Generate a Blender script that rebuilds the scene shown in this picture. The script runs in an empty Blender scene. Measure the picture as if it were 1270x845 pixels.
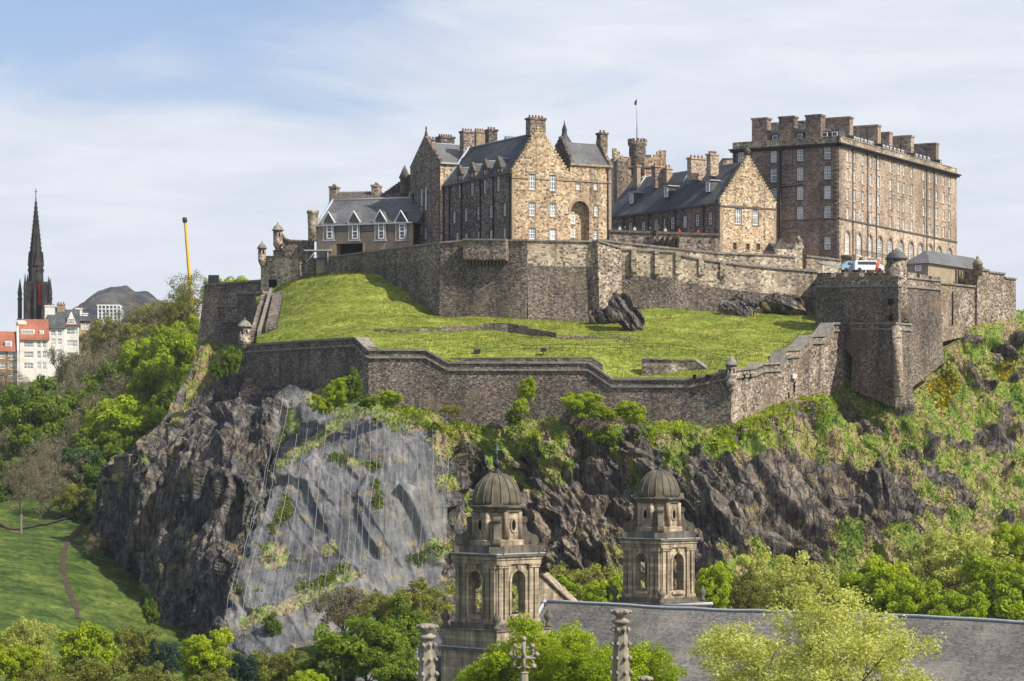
import bpy, math, random
import numpy as np
from mathutils import Vector
SC = bpy.context.scene
HAZE = 0.00006
COL = SC.collection
PI = math.pi
# ---------------------------------------------------------------- camera, world, sun
F, CX, HY, HZ = 3200.0, 635.0, 560.0, 95.0      # focal length (photo pixels), centre column, horizon row, camera height
cam_d = bpy.data.cameras.new("camera"); cam = bpy.data.objects.new("camera", cam_d); COL.objects.link(cam)
cam.location = (0, 0, HZ); cam.rotation_euler = (PI/2, 0, 0)
cam_d.sensor_width = 36; cam_d.lens = F/1270*36; cam_d.shift_y = (HY-422.5)/1270
cam_d.clip_start = 1; cam_d.clip_end = 20000
SC.camera = cam
SC.view_settings.view_transform = 'Standard'; SC.view_settings.look = 'None'
SC.view_settings.exposure = 0.28; SC.view_settings.gamma = 1
SC.cycles.use_denoising = True
SC.cycles.max_bounces = 6; SC.cycles.transparent_max_bounces = 8
SC.cycles.volume_bounces = 0
SUN = Vector((0.84, -0.54, 0.98)).normalized()
sun_el = math.asin(SUN.z); sun_az = math.atan2(SUN.x, SUN.y)
sd = bpy.data.lights.new("sun", 'SUN'); sd.energy = 5.0; sd.angle = math.radians(0.55); sd.color = (1.0, 0.945, 0.86)
so = bpy.data.objects.new("sun", sd); COL.objects.link(so); so.location = (200, 0, 400)
so.rotation_euler = SUN.to_track_quat('Z', 'Y').to_euler()
W = bpy.data.worlds.new("World"); SC.world = W; W.use_nodes = True
def world():
    nt = W.node_tree; N = nt.nodes; L = nt.links; N.clear()
    out = N.new('ShaderNodeOutputWorld'); bg = N.new('ShaderNodeBackground'); bg.inputs['Strength'].default_value = 0.1
    sky = N.new('ShaderNodeTexSky'); sky.sky_type = 'NISHITA'; sky.sun_disc = False
    sky.sun_elevation = sun_el; sky.sun_rotation = sun_az; sky.altitude = 100; sky.air_density = 1.0; sky.dust_density = 1.0; sky.ozone_density = 1.5
    tc = N.new('ShaderNodeTexCoord')
    def mapped(scale, loc, rot=(0, 0, 0)):
        m = N.new('ShaderNodeMapping'); m.inputs['Scale'].default_value = scale; m.inputs['Location'].default_value = loc
        m.inputs['Rotation'].default_value = rot; L.new(tc.outputs['Generated'], m.inputs['Vector']); return m
    def noise(m, sc, det, rough, dist=0.0):
        n = N.new('ShaderNodeTexNoise'); n.inputs['Scale'].default_value = sc; n.inputs['Detail'].default_value = det
        n.inputs['Roughness'].default_value = rough; n.inputs['Distortion'].default_value = dist
        L.new(m.outputs['Vector'], n.inputs['Vector']); return n
    n1 = noise(mapped((1, 1, 3.0), (0.3, 0.1, 0.42), (0, math.radians(14), 0)), 7, 7, 0.52, 0.5)
    n2 = noise(mapped((1, 1, 5.0), (4.0, 2.0, 1.1), (0, math.radians(-10), 0)), 16, 6, 0.6, 0.4)
    sep = N.new('ShaderNodeSeparateXYZ'); L.new(tc.outputs['Generated'], sep.inputs[0])
    def math_(op, a, b=None, c=None):
        m = N.new('ShaderNodeMath'); m.operation = op
        for i, v in enumerate((a, b, c)):
            if v is None: continue
            if isinstance(v, (int, float)): m.inputs[i].default_value = v
            else: L.new(v, m.inputs[i])
        return m.outputs[0]
    # cloud cover thins towards the upper left of the view
    hi = math_('MULTIPLY_ADD', sep.outputs['Z'], 22.0, -2.45); hi.node.use_clamp = True
    lf = math_('MULTIPLY_ADD', sep.outputs['X'], -5.5, 0.02); lf.node.use_clamp = True
    thin = math_('MULTIPLY', math_('MULTIPLY', lf, hi), 0.54)
    v = math_('SUBTRACT', n1.outputs['Fac'], thin)
    mr = N.new('ShaderNodeMapRange'); mr.interpolation_type = 'SMOOTHSTEP'
    L.new(v, mr.inputs['Value']); mr.inputs['From Min'].default_value = 0.10; mr.inputs['From Max'].default_value = 0.42
    mr.inputs['To Min'].default_value = 0.12; mr.inputs['To Max'].default_value = 1.0
    cr = N.new('ShaderNodeValToRGB'); L.new(n2.outputs['Fac'], cr.inputs['Fac'])
    e = cr.color_ramp.elements; e[0].position = 0.36; e[0].color = (6.15, 6.6, 7.4, 1); e[1].position = 0.62; e[1].color = (6.95, 7.25, 7.85, 1)
    mx = N.new('ShaderNodeMix'); mx.data_type = 'RGBA'
    L.new(mr.outputs['Result'], mx.inputs['Factor']); tint = N.new('ShaderNodeMix'); tint.data_type = 'RGBA'; tint.blend_type = 'MULTIPLY'; tint.inputs['Factor'].default_value = 1; L.new(sky.outputs['Color'], tint.inputs['A']); tint.inputs['B'].default_value = (0.98, 1.0, 1.16, 1); L.new(tint.outputs['Result'], mx.inputs['A']); L.new(cr.outputs['Color'], mx.inputs['B'])
    L.new(mx.outputs['Result'], bg.inputs['Color']); L.new(bg.outputs['Background'], out.inputs['Surface'])
world()

# ---------------------------------------------------------------- helpers
def P(px, py, Y): return Vector(((px-CX)/F*Y, Y, HZ+(HY-py)/F*Y))
def XYp(px, Y): return ((px-CX)/F*Y, Y)
def Zp(py, Y): return HZ+(HY-py)/F*Y

def tag(o, label=None, cat=None, group=None, kind=None):
    if label: o['label'] = label
    if cat: o['category'] = cat
    if group: o['group'] = group
    if kind: o['kind'] = kind
    return o
def thing(name, loc, label, cat, group=None):
    o = bpy.data.objects.new(name, None); COL.objects.link(o); o.location = loc; o.empty_display_size = 0.5
    return tag(o, label, cat, group)
def copy_tree(o, parent=None):
    c = o.copy(); COL.objects.link(c); c.parent = parent
    for ch in [x for x in bpy.data.objects if x.parent == o]: copy_tree(ch, c)
    return c
def origin(o):
    v = Vector((0, 0, 0))
    while o is not None: v += o.location; o = o.parent
    return v

class MB:
    def __init__(s): s.v = []; s.f = []; s.sm = []
    def quad(s, a, b, c, d): n = len(s.v); s.v += [tuple(a), tuple(b), tuple(c), tuple(d)]; s.f.append((n, n+1, n+2, n+3)); s.sm.append(False)
    def poly(s, pts): n = len(s.v); s.v += [tuple(p) for p in pts]; s.f.append(tuple(range(n, n+len(pts)))); s.sm.append(False)
    def hexa(s, b, t):      # bottom ring, top ring (same length)
        k = len(b); n = len(s.v); s.v += [tuple(p) for p in b]+[tuple(p) for p in t]
        for i in range(k): j = (i+1) % k; s.f.append((n+i, n+j, n+k+j, n+k+i)); s.sm.append(False)
        s.f.append(tuple(n+i for i in reversed(range(k)))); s.f.append(tuple(n+k+i for i in range(k))); s.sm += [False, False]
    def box(s, m, x0, x1, y0, y1, z0, z1):    # m maps local xyz to world
        s.hexa([m(x0, y0, z0), m(x1, y0, z0), m(x1, y1, z0), m(x0, y1, z0)], [m(x0, y0, z1), m(x1, y0, z1), m(x1, y1, z1), m(x0, y1, z1)])
    def lathe(s, c, prof, n=16, a0=0.0, smooth=True, cap=True, sq=1.0):
        c = Vector(c); b = len(s.v)
        for r, z in prof:
            for i in range(n):
                a = a0+2*PI*i/n; s.v.append((c.x+r*math.cos(a), c.y+r*math.sin(a)*sq, c.z+z))
        for k in range(len(prof)-1):
            for i in range(n):
                j = (i+1) % n; s.f.append((b+k*n+i, b+k*n+j, b+(k+1)*n+j, b+(k+1)*n+i)); s.sm.append(smooth)
        if cap:
            s.f.append(tuple(b+i for i in reversed(range(n)))); s.f.append(tuple(b+(len(prof)-1)*n+i for i in range(n))); s.sm += [False, False]
    def tube(s, pts, rads, n=6):
        if not hasattr(rads, '__len__'): rads = [rads]*len(pts)
        pts = [Vector(p) for p in pts]; b = len(s.v)
        for k, p in enumerate(pts):
            d = (pts[min(k+1, len(pts)-1)]-pts[max(k-1, 0)]).normalized()
            u = d.cross(Vector((0.13, 1, 0.07)) if abs(d.y) < 0.9 else Vector((1, 0, 0.1))).normalized(); w = d.cross(u)
            for i in range(n):
                a = 2*PI*i/n; s.v.append(tuple(p+(u*math.cos(a)+w*math.sin(a))*rads[k]))
        for k in range(len(pts)-1):
            for i in range(n):
                j = (i+1) % n; s.f.append((b+k*n+i, b+k*n+j, b+(k+1)*n+j, b+(k+1)*n+i)); s.sm.append(n > 4)
        s.f.append(tuple(b+i for i in reversed(range(n)))); s.f.append(tuple(b+(len(pts)-1)*n+i for i in range(n))); s.sm += [False, False]
    def build(s, name, mat, parent=None, label=None):
        me = bpy.data.meshes.new(name); o0 = origin(parent) if parent is not None else Vector((0, 0, 0))
        me.from_pydata([(x-o0.x, y-o0.y, z-o0.z) for x, y, z in s.v], [], s.f)
        me.polygons.foreach_set('use_smooth', s.sm); me.materials.append(mat)
        o = bpy.data.objects.new(name, me); COL.objects.link(o)
        if parent is not None: o.parent = parent
        if label: o['label'] = label
        return o

def np_mesh(name, V, Q, mat, parent=None, smooth=False, attrs=None):
    """V (n,3) float, Q (m,4) int quads"""
    me = bpy.data.meshes.new(name); V = np.asarray(V, dtype=np.float32); Q = np.asarray(Q, dtype=np.int32)
    k = Q.shape[1]
    me.vertices.add(len(V)); me.vertices.foreach_set('co', V.ravel())
    me.loops.add(Q.size); me.loops.foreach_set('vertex_index', Q.ravel())
    me.polygons.add(len(Q)); me.polygons.foreach_set('loop_start', np.arange(0, Q.size, k, dtype=np.int32))
    me.polygons.foreach_set('use_smooth', np.full(len(Q), smooth))
    for an, (dom, arr) in (attrs or {}).items():
        arr = np.asarray(arr, dtype=np.float32)
        if arr.ndim == 1: a = me.attributes.new(an, 'FLOAT', dom); a.data.foreach_set('value', arr)
        else: a = me.attributes.new(an, 'FLOAT_COLOR', dom); a.data.foreach_set('color', arr.ravel())
    me.materials.append(mat); me.update(); me.validate()
    o = bpy.data.objects.new(name, me); COL.objects.link(o)
    if parent is not None: o.parent = parent
    return o
def grid_quads(nr, nc, keep=None):
    i = np.arange(nr-1)[:, None]*nc+np.arange(nc-1)[None, :]
    q = np.stack([i, i+nc, i+nc+1, i+1], -1).reshape(-1, 4)
    return q if keep is None else q[keep.reshape(-1)]

# numpy noise
def _h(ix, iy, iz, seed):
    M = 0xFFFFFFFF
    h = ((ix.astype(np.int64)*374761393) ^ (iy.astype(np.int64)*668265263) ^ (iz.astype(np.int64)*2147483647) ^ (seed*1274126177)) & M
    h = ((h ^ (h >> 13))*1274126177) & M
    h = ((h ^ (h >> 16))*2246822519) & M
    return ((h ^ (h >> 15)) & M)/4294967296.0
def vnoise(p, seed=0):
    i = np.floor(p).astype(np.int64); f = p-i; f = f*f*(3-2*f); r = 0
    for dx in (0, 1):
        for dy in (0, 1):
            for dz in (0, 1):
                w = (f[:, 0] if dx else 1-f[:, 0])*(f[:, 1] if dy else 1-f[:, 1])*(f[:, 2] if dz else 1-f[:, 2])
                r = r+w*_h(i[:, 0]+dx, i[:, 1]+dy, i[:, 2]+dz, seed)
    return r
def fbm(p, octv=5, seed=0, gain=0.5, lac=2.03):
    a = 1.0; s = 0; t = 0
    for k in range(octv): s = s+a*vnoise(p*lac**k+k*17.3, seed+k); t += a; a *= gain
    return s/t
def voro(p, seed=0):
    i = np.floor(p).astype(np.int64); best = np.full(len(p), 1e9); dl = np.zeros_like(p); rn = np.zeros((len(p), 4))
    for dx in (-1, 0, 1):
        for dy in (-1, 0, 1):
            for dz in (-1, 0, 1):
                c = i+np.array([dx, dy, dz]); hx = _h(c[:, 0], c[:, 1], c[:, 2], seed); hy = _h(c[:, 0], c[:, 1], c[:, 2], seed+11); hz = _h(c[:, 0], c[:, 1], c[:, 2], seed+23)
                d = p-(c+np.stack([hx, hy, hz], 1)); dd = (d*d).sum(1); m = dd < best
                best[m] = dd[m]; dl[m] = d[m]
                rn[m] = np.stack([_h(c[:, 0], c[:, 1], c[:, 2], seed+37), hx, hy, hz], 1)[m]
    return np.sqrt(best), dl, rn
class TPS:
    def __init__(s, pts, vals, scale=1.0, reg=0.0):
        s.s = scale; s.p = np.array(pts, float)/scale; n = len(pts)
        K = s.k(s.p, s.p)+reg*np.eye(n); Pm = np.hstack([np.ones((n, 1)), s.p])
        A = np.block([[K, Pm], [Pm.T, np.zeros((3, 3))]]); s.w = np.linalg.solve(A, np.concatenate([np.array(vals, float), np.zeros(3)]))
    @staticmethod
    def k(a, b):
        d2 = ((a[:, None, :]-b[None, :, :])**2).sum(-1); return np.where(d2 > 0, 0.5*d2*np.log(d2+1e-12), 0)
    def __call__(s, q):
        q = np.atleast_2d(np.array(q, float))/s.s; out = np.empty(len(q)); n = len(s.p)
        for a in range(0, len(q), 20000):
            c = q[a:a+20000]; out[a:a+20000] = s.k(c, s.p) @ s.w[:n]+s.w[n]+c @ s.w[n+1:]
        return out

# ---------------------------------------------------------------- materials
class NT:
    def __init__(s, name, rough=0.9, spec=0.2):
        s.m = bpy.data.materials.new(name); s.m.use_nodes = True; s.N = s.m.node_tree.nodes; s.L = s.m.node_tree.links
        s.b = s.N['Principled BSDF']; s.b.inputs['Roughness'].default_value = rough; s.b.inputs['Specular IOR Level'].default_value = spec
        s.out = s.N['Material Output']
        g = s.N.new('ShaderNodeNewGeometry'); s.pos = g.outputs['Position']; s.geo = g
    def link(s, a, b): s.L.new(a, b)
    def map(s, scale=(1, 1, 1), rot=(0, 0, 0), loc=(0, 0, 0), src=None):
        m = s.N.new('ShaderNodeMapping'); m.inputs['Scale'].default_value = scale; m.inputs['Rotation'].default_value = rot; m.inputs['Location'].default_value = loc
        s.link(src or s.pos, m.inputs['Vector']); return m.outputs['Vector']
    def noise(s, vec, scale, detail=4, rough=0.55, dist=0.0):
        n = s.N.new('ShaderNodeTexNoise'); n.inputs['Scale'].default_value = scale; n.inputs['Detail'].default_value = detail
        n.inputs['Roughness'].default_value = rough; n.inputs['Distortion'].default_value = dist; s.link(vec, n.inputs['Vector']); return n.outputs['Fac']
    def voro(s, vec, scale, feature='F1', rnd=1.0):
        n = s.N.new('ShaderNodeTexVoronoi'); n.feature = feature; n.inputs['Scale'].default_value = scale; n.inputs['Randomness'].default_value = rnd
        s.link(vec, n.inputs['Vector']); return n
    def ramp(s, fac, stops, interp='LINEAR'):
        r = s.N.new('ShaderNodeValToRGB'); r.color_ramp.interpolation = interp; e = r.color_ramp.elements
        while len(e) < len(stops): e.new(0.5)
        for k, (p, c) in enumerate(stops):
            e[k].position = p; c = c if hasattr(c, '__len__') else (c, c, c); e[k].color = (c[0], c[1], c[2], 1)
        s.link(fac, r.inputs['Fac']); return r.outputs['Color']
    def mix(s, fac, a, b, mode='MIX'):
        m = s.N.new('ShaderNodeMix'); m.data_type = 'RGBA'; m.blend_type = mode; m.clamp_factor = True
        for k, v in (('Factor', fac), ('A', a), ('B', b)):
            if isinstance(v, (int, float)) and k == 'Factor': m.inputs[k].default_value = v
            elif hasattr(v, '__len__'): m.inputs[k].default_value = (v[0], v[1], v[2], 1)
            else: s.link(v, m.inputs[k])
        return m.outputs['Result']
    def math(s, op, a, b=0.0, c=None, clamp=False):
        m = s.N.new('ShaderNodeMath'); m.operation = op; m.use_clamp = clamp
        for i, v in enumerate((a, b, c)):
            if v is None: continue
            if isinstance(v, (int, float)): m.inputs[i].default_value = v
            else: s.link(v, m.inputs[i])
        return m.outputs[0]
    def attr(s, name):
        a = s.N.new('ShaderNodeAttribute'); a.attribute_name = name; return a
    def bump(s, h, strength=0.5, dist=0.1):
        b = s.N.new('ShaderNodeBump'); b.inputs['Strength'].default_value = strength; b.inputs['Distance'].default_value = dist
        s.link(h, b.inputs['Height']); s.link(b.outputs['Normal'], s.b.inputs['Normal'])
    def color(s, c):
        if hasattr(c, '__len__'): s.b.inputs['Base Color'].default_value = (c[0], c[1], c[2], 1)
        else: s.link(c, s.b.inputs['Base Color'])

def rubble(name, stones, size=0.55, mortar=(0.24, 0.2, 0.155), stain=0.5, zs=1.55, streak=0.35):
    """random rubble masonry; stones = list of colours, one per share of stones"""
    t = NT(name, 0.92, 0.15)
    wob = t.N.new('ShaderNodeTexNoise'); wob.inputs['Scale'].default_value = 1.1; wob.inputs['Detail'].default_value = 3; t.link(t.pos, wob.inputs['Vector'])
    vm = t.N.new('ShaderNodeVectorMath'); vm.operation = 'MULTIPLY_ADD'; t.link(wob.outputs['Color'], vm.inputs[0]); vm.inputs[1].default_value = (0.5, 0.5, 0.3); t.link(t.pos, vm.inputs[2])
    vec = t.map((1, 1, zs), src=vm.outputs[0])
    v = t.voro(vec, 1/size); sp = t.N.new('ShaderNodeSeparateColor'); t.link(v.outputs['Color'], sp.inputs[0])
    n = len(stones); col = t.ramp(sp.outputs[0], [(i/n, c) for i, c in enumerate(stones)], 'CONSTANT')
    fine = t.noise(t.pos, 3.5, 4, 0.65); col = t.mix(0.55, col, t.ramp(fine, [(0.25, 0.30), (0.75, 0.78)]), 'OVERLAY')
    e = t.voro(vec, 1/size, 'DISTANCE_TO_EDGE')
    mo = t.ramp(e.outputs['Distance'], [(0.03, 1.0), (0.12, 0.0)]); col = t.mix(t.math('MULTIPLY', mo, 0.55), col, mortar)
    big = t.noise(t.map((0.16, 0.16, 0.1)), 1.0, 6, 0.6); col = t.mix(stain, col, t.ramp(big, [(0.36, 0.22), (0.62, 0.78)]), 'OVERLAY')
    pat = t.noise(t.map((0.09, 0.09, 0.14), loc=(7, 3, 1)), 1.0, 7, 0.7); col = t.mix(t.math('MULTIPLY', t.ramp(pat, [(0.53, 0.0), (0.62, 1.0)]), 0.4), col, (0.24, 0.17, 0.10))
    wet = t.noise(t.map((0.55, 0.55, 0.025), loc=(1, 9, 4)), 1.0, 5, 0.65); col = t.mix(t.math('MULTIPLY', t.ramp(wet, [(0.56, 0.0), (0.66, 1.0)]), 0.55), col, (0.045, 0.04, 0.035))
    st = t.noise(t.map((0.7, 0.7, 0.06)), 1.0, 4, 0.6); col = t.mix(streak, col, t.ramp(st, [(0.38, 0.35), (0.6, 0.62)]), 'OVERLAY')
    t.color(col); t.bump(t.math('ADD', e.outputs['Distance'], t.math('MULTIPLY', fine, 0.4)), 0.7, 0.12)
    return t.m
def ashlar(name, base, dark, bw=0.9, bh=0.35, var=0.5, stain=0.5, rotz=0.0):
    t = NT(name, 0.88, 0.2)
    # courses run horizontally round any wall: use distance along the wall = x rotated, z up
    sp = t.N.new('ShaderNodeSeparateXYZ'); t.link(t.map((1, 1, 1), rot=(0, 0, rotz)), sp.inputs[0])
    cb = t.N.new('ShaderNodeCombineXYZ'); t.link(t.math('ADD', sp.outputs[0], sp.outputs[1]), cb.inputs[0]); t.link(sp.outputs[2], cb.inputs[1])
    br = t.N.new('ShaderNodeTexBrick'); t.link(cb.outputs[0], br.inputs['Vector']); br.inputs['Scale'].default_value = 1
    br.inputs['Brick Width'].default_value = bw; br.inputs['Row Height'].default_value = bh; br.inputs['Mortar Size'].default_value = 0.022
    br.inputs['Color1'].default_value = (*base, 1); br.inputs['Color2'].default_value = (*dark, 1); br.inputs['Mortar'].default_value = (*[c*0.9 for c in dark], 1)
    br.inputs['Bias'].default_value = -0.1
    n1 = t.noise(t.pos, 0.9, 6, 0.62); col = t.mix(var, br.outputs['Color'], t.ramp(n1, [(0.3, 0.28), (0.7, 0.72)]), 'OVERLAY')
    st = t.noise(t.map((1.3, 1.3, 0.12)), 1.0, 5, 0.6); col = t.mix(stain, col, t.ramp(st, [(0.4, 0.25), (0.62, 0.6)]), 'OVERLAY')
    t.color(col); t.bump(t.math('ADD', t.math('MULTIPLY', br.outputs['Fac'], -1.0), t.noise(t.pos, 6, 3)), 0.4, 0.04)
    return t.m
def plain(name, c, rough=0.7, spec=0.3, var=0.25, sc=2.0, metal=0.0, streak=0.0):
    t = NT(name, rough, spec); n = t.noise(t.pos, sc, 5, 0.6)
    col = t.mix(1.0, c, t.ramp(n, [(0.25, 1-var), (0.75, 1+var*0.6)]), 'MULTIPLY')
    if streak: col = t.mix(streak, col, t.ramp(t.noise(t.map((2.0, 2.0, 0.15)), 1, 4), [(0.4, 0.3), (0.6, 0.65)]), 'OVERLAY')
    t.color(col); t.b.inputs['Metallic'].default_value = metal; t.bump(n, 0.2, 0.03); return t.m
def slate(name, c, rough=0.6, lichen=(0.14, 0.13, 0.10)):
    t = NT(name, rough, 0.35)
    v = t.voro(t.map((1.6, 1.6, 3.6)), 2.6, 'F1', 0.6); sp = t.N.new('ShaderNodeSeparateColor'); t.link(v.outputs['Color'], sp.inputs[0])
    col = t.mix(1.0, c, t.ramp(sp.outputs[0], [(0, 0.62), (1, 1.5)]), 'MULTIPLY')
    n = t.noise(t.map((0.5, 0.5, 0.3)), 1.0, 7, 0.7); col = t.mix(t.math('MULTIPLY', t.ramp(n, [(0.46, 0.0), (0.66, 1.0)]), 0.7), col, lichen)
    big = t.noise(t.map((0.09, 0.09, 0.16), loc=(3, 1, 8)), 1.0, 6, 0.65); col = t.mix(0.6, col, t.ramp(big, [(0.38, 0.25), (0.62, 0.75)]), 'OVERLAY')
    wv = t.noise(t.map((0.1, 0.1, 6.0)), 1.0, 3, 0.6); col = t.mix(0.5, col, t.ramp(wv, [(0.35, 0.38), (0.65, 0.62)]), 'OVERLAY')
    t.color(col); t.bump(sp.outputs[0], 0.35, 0.04); return t.m

M = {}
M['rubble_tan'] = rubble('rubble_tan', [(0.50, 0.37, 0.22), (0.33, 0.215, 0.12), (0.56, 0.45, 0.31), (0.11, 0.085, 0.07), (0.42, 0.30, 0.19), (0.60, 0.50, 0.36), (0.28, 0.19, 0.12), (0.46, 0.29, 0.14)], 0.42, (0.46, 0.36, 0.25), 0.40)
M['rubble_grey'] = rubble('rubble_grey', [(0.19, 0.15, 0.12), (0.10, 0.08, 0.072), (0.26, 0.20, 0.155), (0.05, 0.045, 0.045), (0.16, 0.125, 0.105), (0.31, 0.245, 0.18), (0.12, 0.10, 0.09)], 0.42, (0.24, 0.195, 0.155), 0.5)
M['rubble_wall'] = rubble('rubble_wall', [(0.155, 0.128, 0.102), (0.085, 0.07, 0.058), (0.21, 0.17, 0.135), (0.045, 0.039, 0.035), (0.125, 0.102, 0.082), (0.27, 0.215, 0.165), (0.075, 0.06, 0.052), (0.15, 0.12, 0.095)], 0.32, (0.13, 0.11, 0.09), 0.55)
M['rubble_parapet'] = rubble('rubble_parapet', [(0.42, 0.34, 0.24), (0.25, 0.195, 0.14), (0.52, 0.43, 0.32), (0.12, 0.10, 0.08), (0.38, 0.30, 0.21), (0.31, 0.26, 0.19)], 0.5, (0.32, 0.27, 0.2), 0.65, streak=0.7)
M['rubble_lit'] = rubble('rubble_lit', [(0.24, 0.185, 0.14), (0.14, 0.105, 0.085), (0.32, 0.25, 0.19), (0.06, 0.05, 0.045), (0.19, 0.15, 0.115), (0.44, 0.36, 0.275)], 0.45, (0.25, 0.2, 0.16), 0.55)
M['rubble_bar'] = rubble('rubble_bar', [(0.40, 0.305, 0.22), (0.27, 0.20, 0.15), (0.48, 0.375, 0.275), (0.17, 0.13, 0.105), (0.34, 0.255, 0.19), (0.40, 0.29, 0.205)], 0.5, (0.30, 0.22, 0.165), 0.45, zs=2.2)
M['rubble_bar_shade'] = rubble('rubble_bar_shade', [(0.25, 0.185, 0.145), (0.16, 0.12, 0.10), (0.31, 0.235, 0.185), (0.12, 0.095, 0.082), (0.22, 0.165, 0.135), (0.27, 0.195, 0.15)], 0.5, (0.17, 0.13, 0.11), 0.5, zs=2.2)  # darker copy of the barracks stone; the side's shade is in its colour
M['trim'] = plain('trim_stone', (0.36, 0.27, 0.18), 0.9, 0.2, 0.4, 1.5, streak=0.5)
M['trim_dark'] = plain('trim_dark_stone', (0.13, 0.11, 0.09), 0.9, 0.2, 0.45, 1.5, streak=0.4)
M['coping'] = plain('coping_stone', (0.24, 0.215, 0.18), 0.9, 0.2, 0.45, 1.2, streak=0.5)
M['slate'] = slate('slate', (0.052, 0.054, 0.062))
M['slate_grey'] = slate('slate_grey', (0.10, 0.10, 0.105))
M['slate_church'] = slate('slate_church', (0.15, 0.14, 0.125), 0.75, (0.24, 0.205, 0.16))
M['tile_red'] = slate('tile_red', (0.30, 0.105, 0.06), 0.8, (0.3, 0.12, 0.07))
M['lead'] = plain('lead', (0.40, 0.43, 0.46), 0.5, 0.4, 0.25)
M['harling'] = plain('white_harling', (0.74, 0.71, 0.65), 0.9, 0.2, 0.18, 0.6, streak=0.3)
M['harling_brown'] = plain('ochre_harling', (0.36, 0.2, 0.09), 0.9, 0.2, 0.2, 0.6, streak=0.3)
M['white'] = plain('white_paint', (0.82, 0.82, 0.80), 0.5, 0.4, 0.12)
M['tan_plain'] = plain('tan_ashlar', (0.36, 0.28, 0.19), 0.9, 0.2, 0.3, 0.7, streak=0.2)
def glassmat():  # pale tones put reflected sky, and curtains, into the pane colour
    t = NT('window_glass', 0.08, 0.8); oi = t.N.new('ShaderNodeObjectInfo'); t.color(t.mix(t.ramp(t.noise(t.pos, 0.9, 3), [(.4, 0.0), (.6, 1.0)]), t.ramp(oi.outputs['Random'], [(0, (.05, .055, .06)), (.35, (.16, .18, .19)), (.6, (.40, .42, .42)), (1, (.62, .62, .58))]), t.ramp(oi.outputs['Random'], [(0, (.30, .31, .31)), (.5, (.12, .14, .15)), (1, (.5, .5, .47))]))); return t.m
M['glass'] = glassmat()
M['glass_dark'] = plain('dark_glass', (0.04, 0.055, 0.075), 0.1, 0.8, 0.5, 1.0)
M['iron'] = plain('black_iron', (0.02, 0.02, 0.02), 0.6, 0.4, 0.2)
M['dark'] = plain('dark_opening', (0.012, 0.011, 0.011), 0.95, 0.05, 0.2)
M['cornice'] = plain('dark_cornice', (0.05, 0.045, 0.04), 0.9, 0.2, 0.4, 1.0)  # near-black stone with random tone, for the cornice
M['rubble_base'] = rubble('rubble_base', [(0.50, 0.385, 0.285), (0.36, 0.27, 0.20), (0.58, 0.46, 0.35), (0.26, 0.20, 0.15), (0.44, 0.33, 0.25)], 0.5, (0.36, 0.28, 0.21), 0.45, zs=2.0)
M['pot'] = plain('clay_pot', (0.40, 0.20, 0.11), 0.85, 0.2, 0.3)
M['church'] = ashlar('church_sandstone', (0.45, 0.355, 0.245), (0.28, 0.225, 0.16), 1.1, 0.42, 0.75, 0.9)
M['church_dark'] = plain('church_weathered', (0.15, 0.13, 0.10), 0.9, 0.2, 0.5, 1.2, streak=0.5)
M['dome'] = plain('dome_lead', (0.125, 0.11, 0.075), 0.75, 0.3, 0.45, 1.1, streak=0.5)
M['gothic'] = plain('gothic_stone', (0.30, 0.26, 0.20), 0.9, 0.2, 0.55, 3.0, streak=0.4)
M['black_stone'] = plain('sooty_stone', (0.05, 0.043, 0.038), 0.9, 0.2, 0.9, 0.45, streak=0.5)
M['bronze'] = plain('verdigris', (0.10, 0.16, 0.13), 0.6, 0.4, 0.3)
M['yellow'] = plain('yellow_paint', (0.62, 0.40, 0.03), 0.4, 0.5, 0.12)
M['red'] = plain('red_cloth', (0.6, 0.03, 0.025), 0.8, 0.2, 0.12)
M['orange'] = plain('orange_paint', (0.75, 0.13, 0.04), 0.6, 0.3, 0.1)
M['bark'] = plain('bark', (0.10, 0.075, 0.055), 0.95, 0.1, 0.4, 3.0)
M['bark_grey'] = plain('bark_grey', (0.17, 0.14, 0.11), 0.95, 0.1, 0.4, 3.0)
M['path'] = plain('earth_path', (0.085, 0.062, 0.045), 0.95, 0.1, 0.3, 0.6)
M['gravel'] = plain('courtyard', (0.2, 0.185, 0.165), 0.95, 0.1, 0.3, 0.6)

def leafmat(name, cols, transl=0.45):
    """cols: dark -> light leaf colours picked by each leaf's own tone"""
    t = NT(name, 0.62, 0.25); a = t.attr('tone')
    oi = t.N.new('ShaderNodeObjectInfo')
    f = t.math('ADD', a.outputs['Fac'], t.math('MULTIPLY_ADD', oi.outputs['Random'], 0.24, -0.12), clamp=True)
    col = t.ramp(f, [(i/(len(cols)-1), c) for i, c in enumerate(cols)])
    t.color(col); tr = t.N.new('ShaderNodeBsdfTranslucent'); t.link(t.mix(1.0, col, (1.35, 1.3, 0.6), 'MULTIPLY'), tr.inputs['Color'])
    ms = t.N.new('ShaderNodeMixShader'); ms.inputs[0].default_value = transl; t.link(t.b.outputs[0], ms.inputs[1]); t.link(tr.outputs[0], ms.inputs[2]); t.link(ms.outputs[0], t.out.inputs['Surface'])
    return t.m
M['leaf_lime'] = leafmat('leaf_lime', [(0.11, 0.165, 0.010), (0.24, 0.32, 0.012), (0.38, 0.46, 0.018), (0.52, 0.58, 0.03)])
M['leaf_green'] = leafmat('leaf_green', [(0.04, 0.075, 0.010), (0.10, 0.16, 0.014), (0.18, 0.26, 0.02), (0.27, 0.35, 0.03)])
M['leaf_dark'] = leafmat('leaf_dark', [(0.02, 0.04, 0.016), (0.04, 0.075, 0.025), (0.07, 0.12, 0.04), (0.10, 0.16, 0.05)], 0.2)
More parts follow.
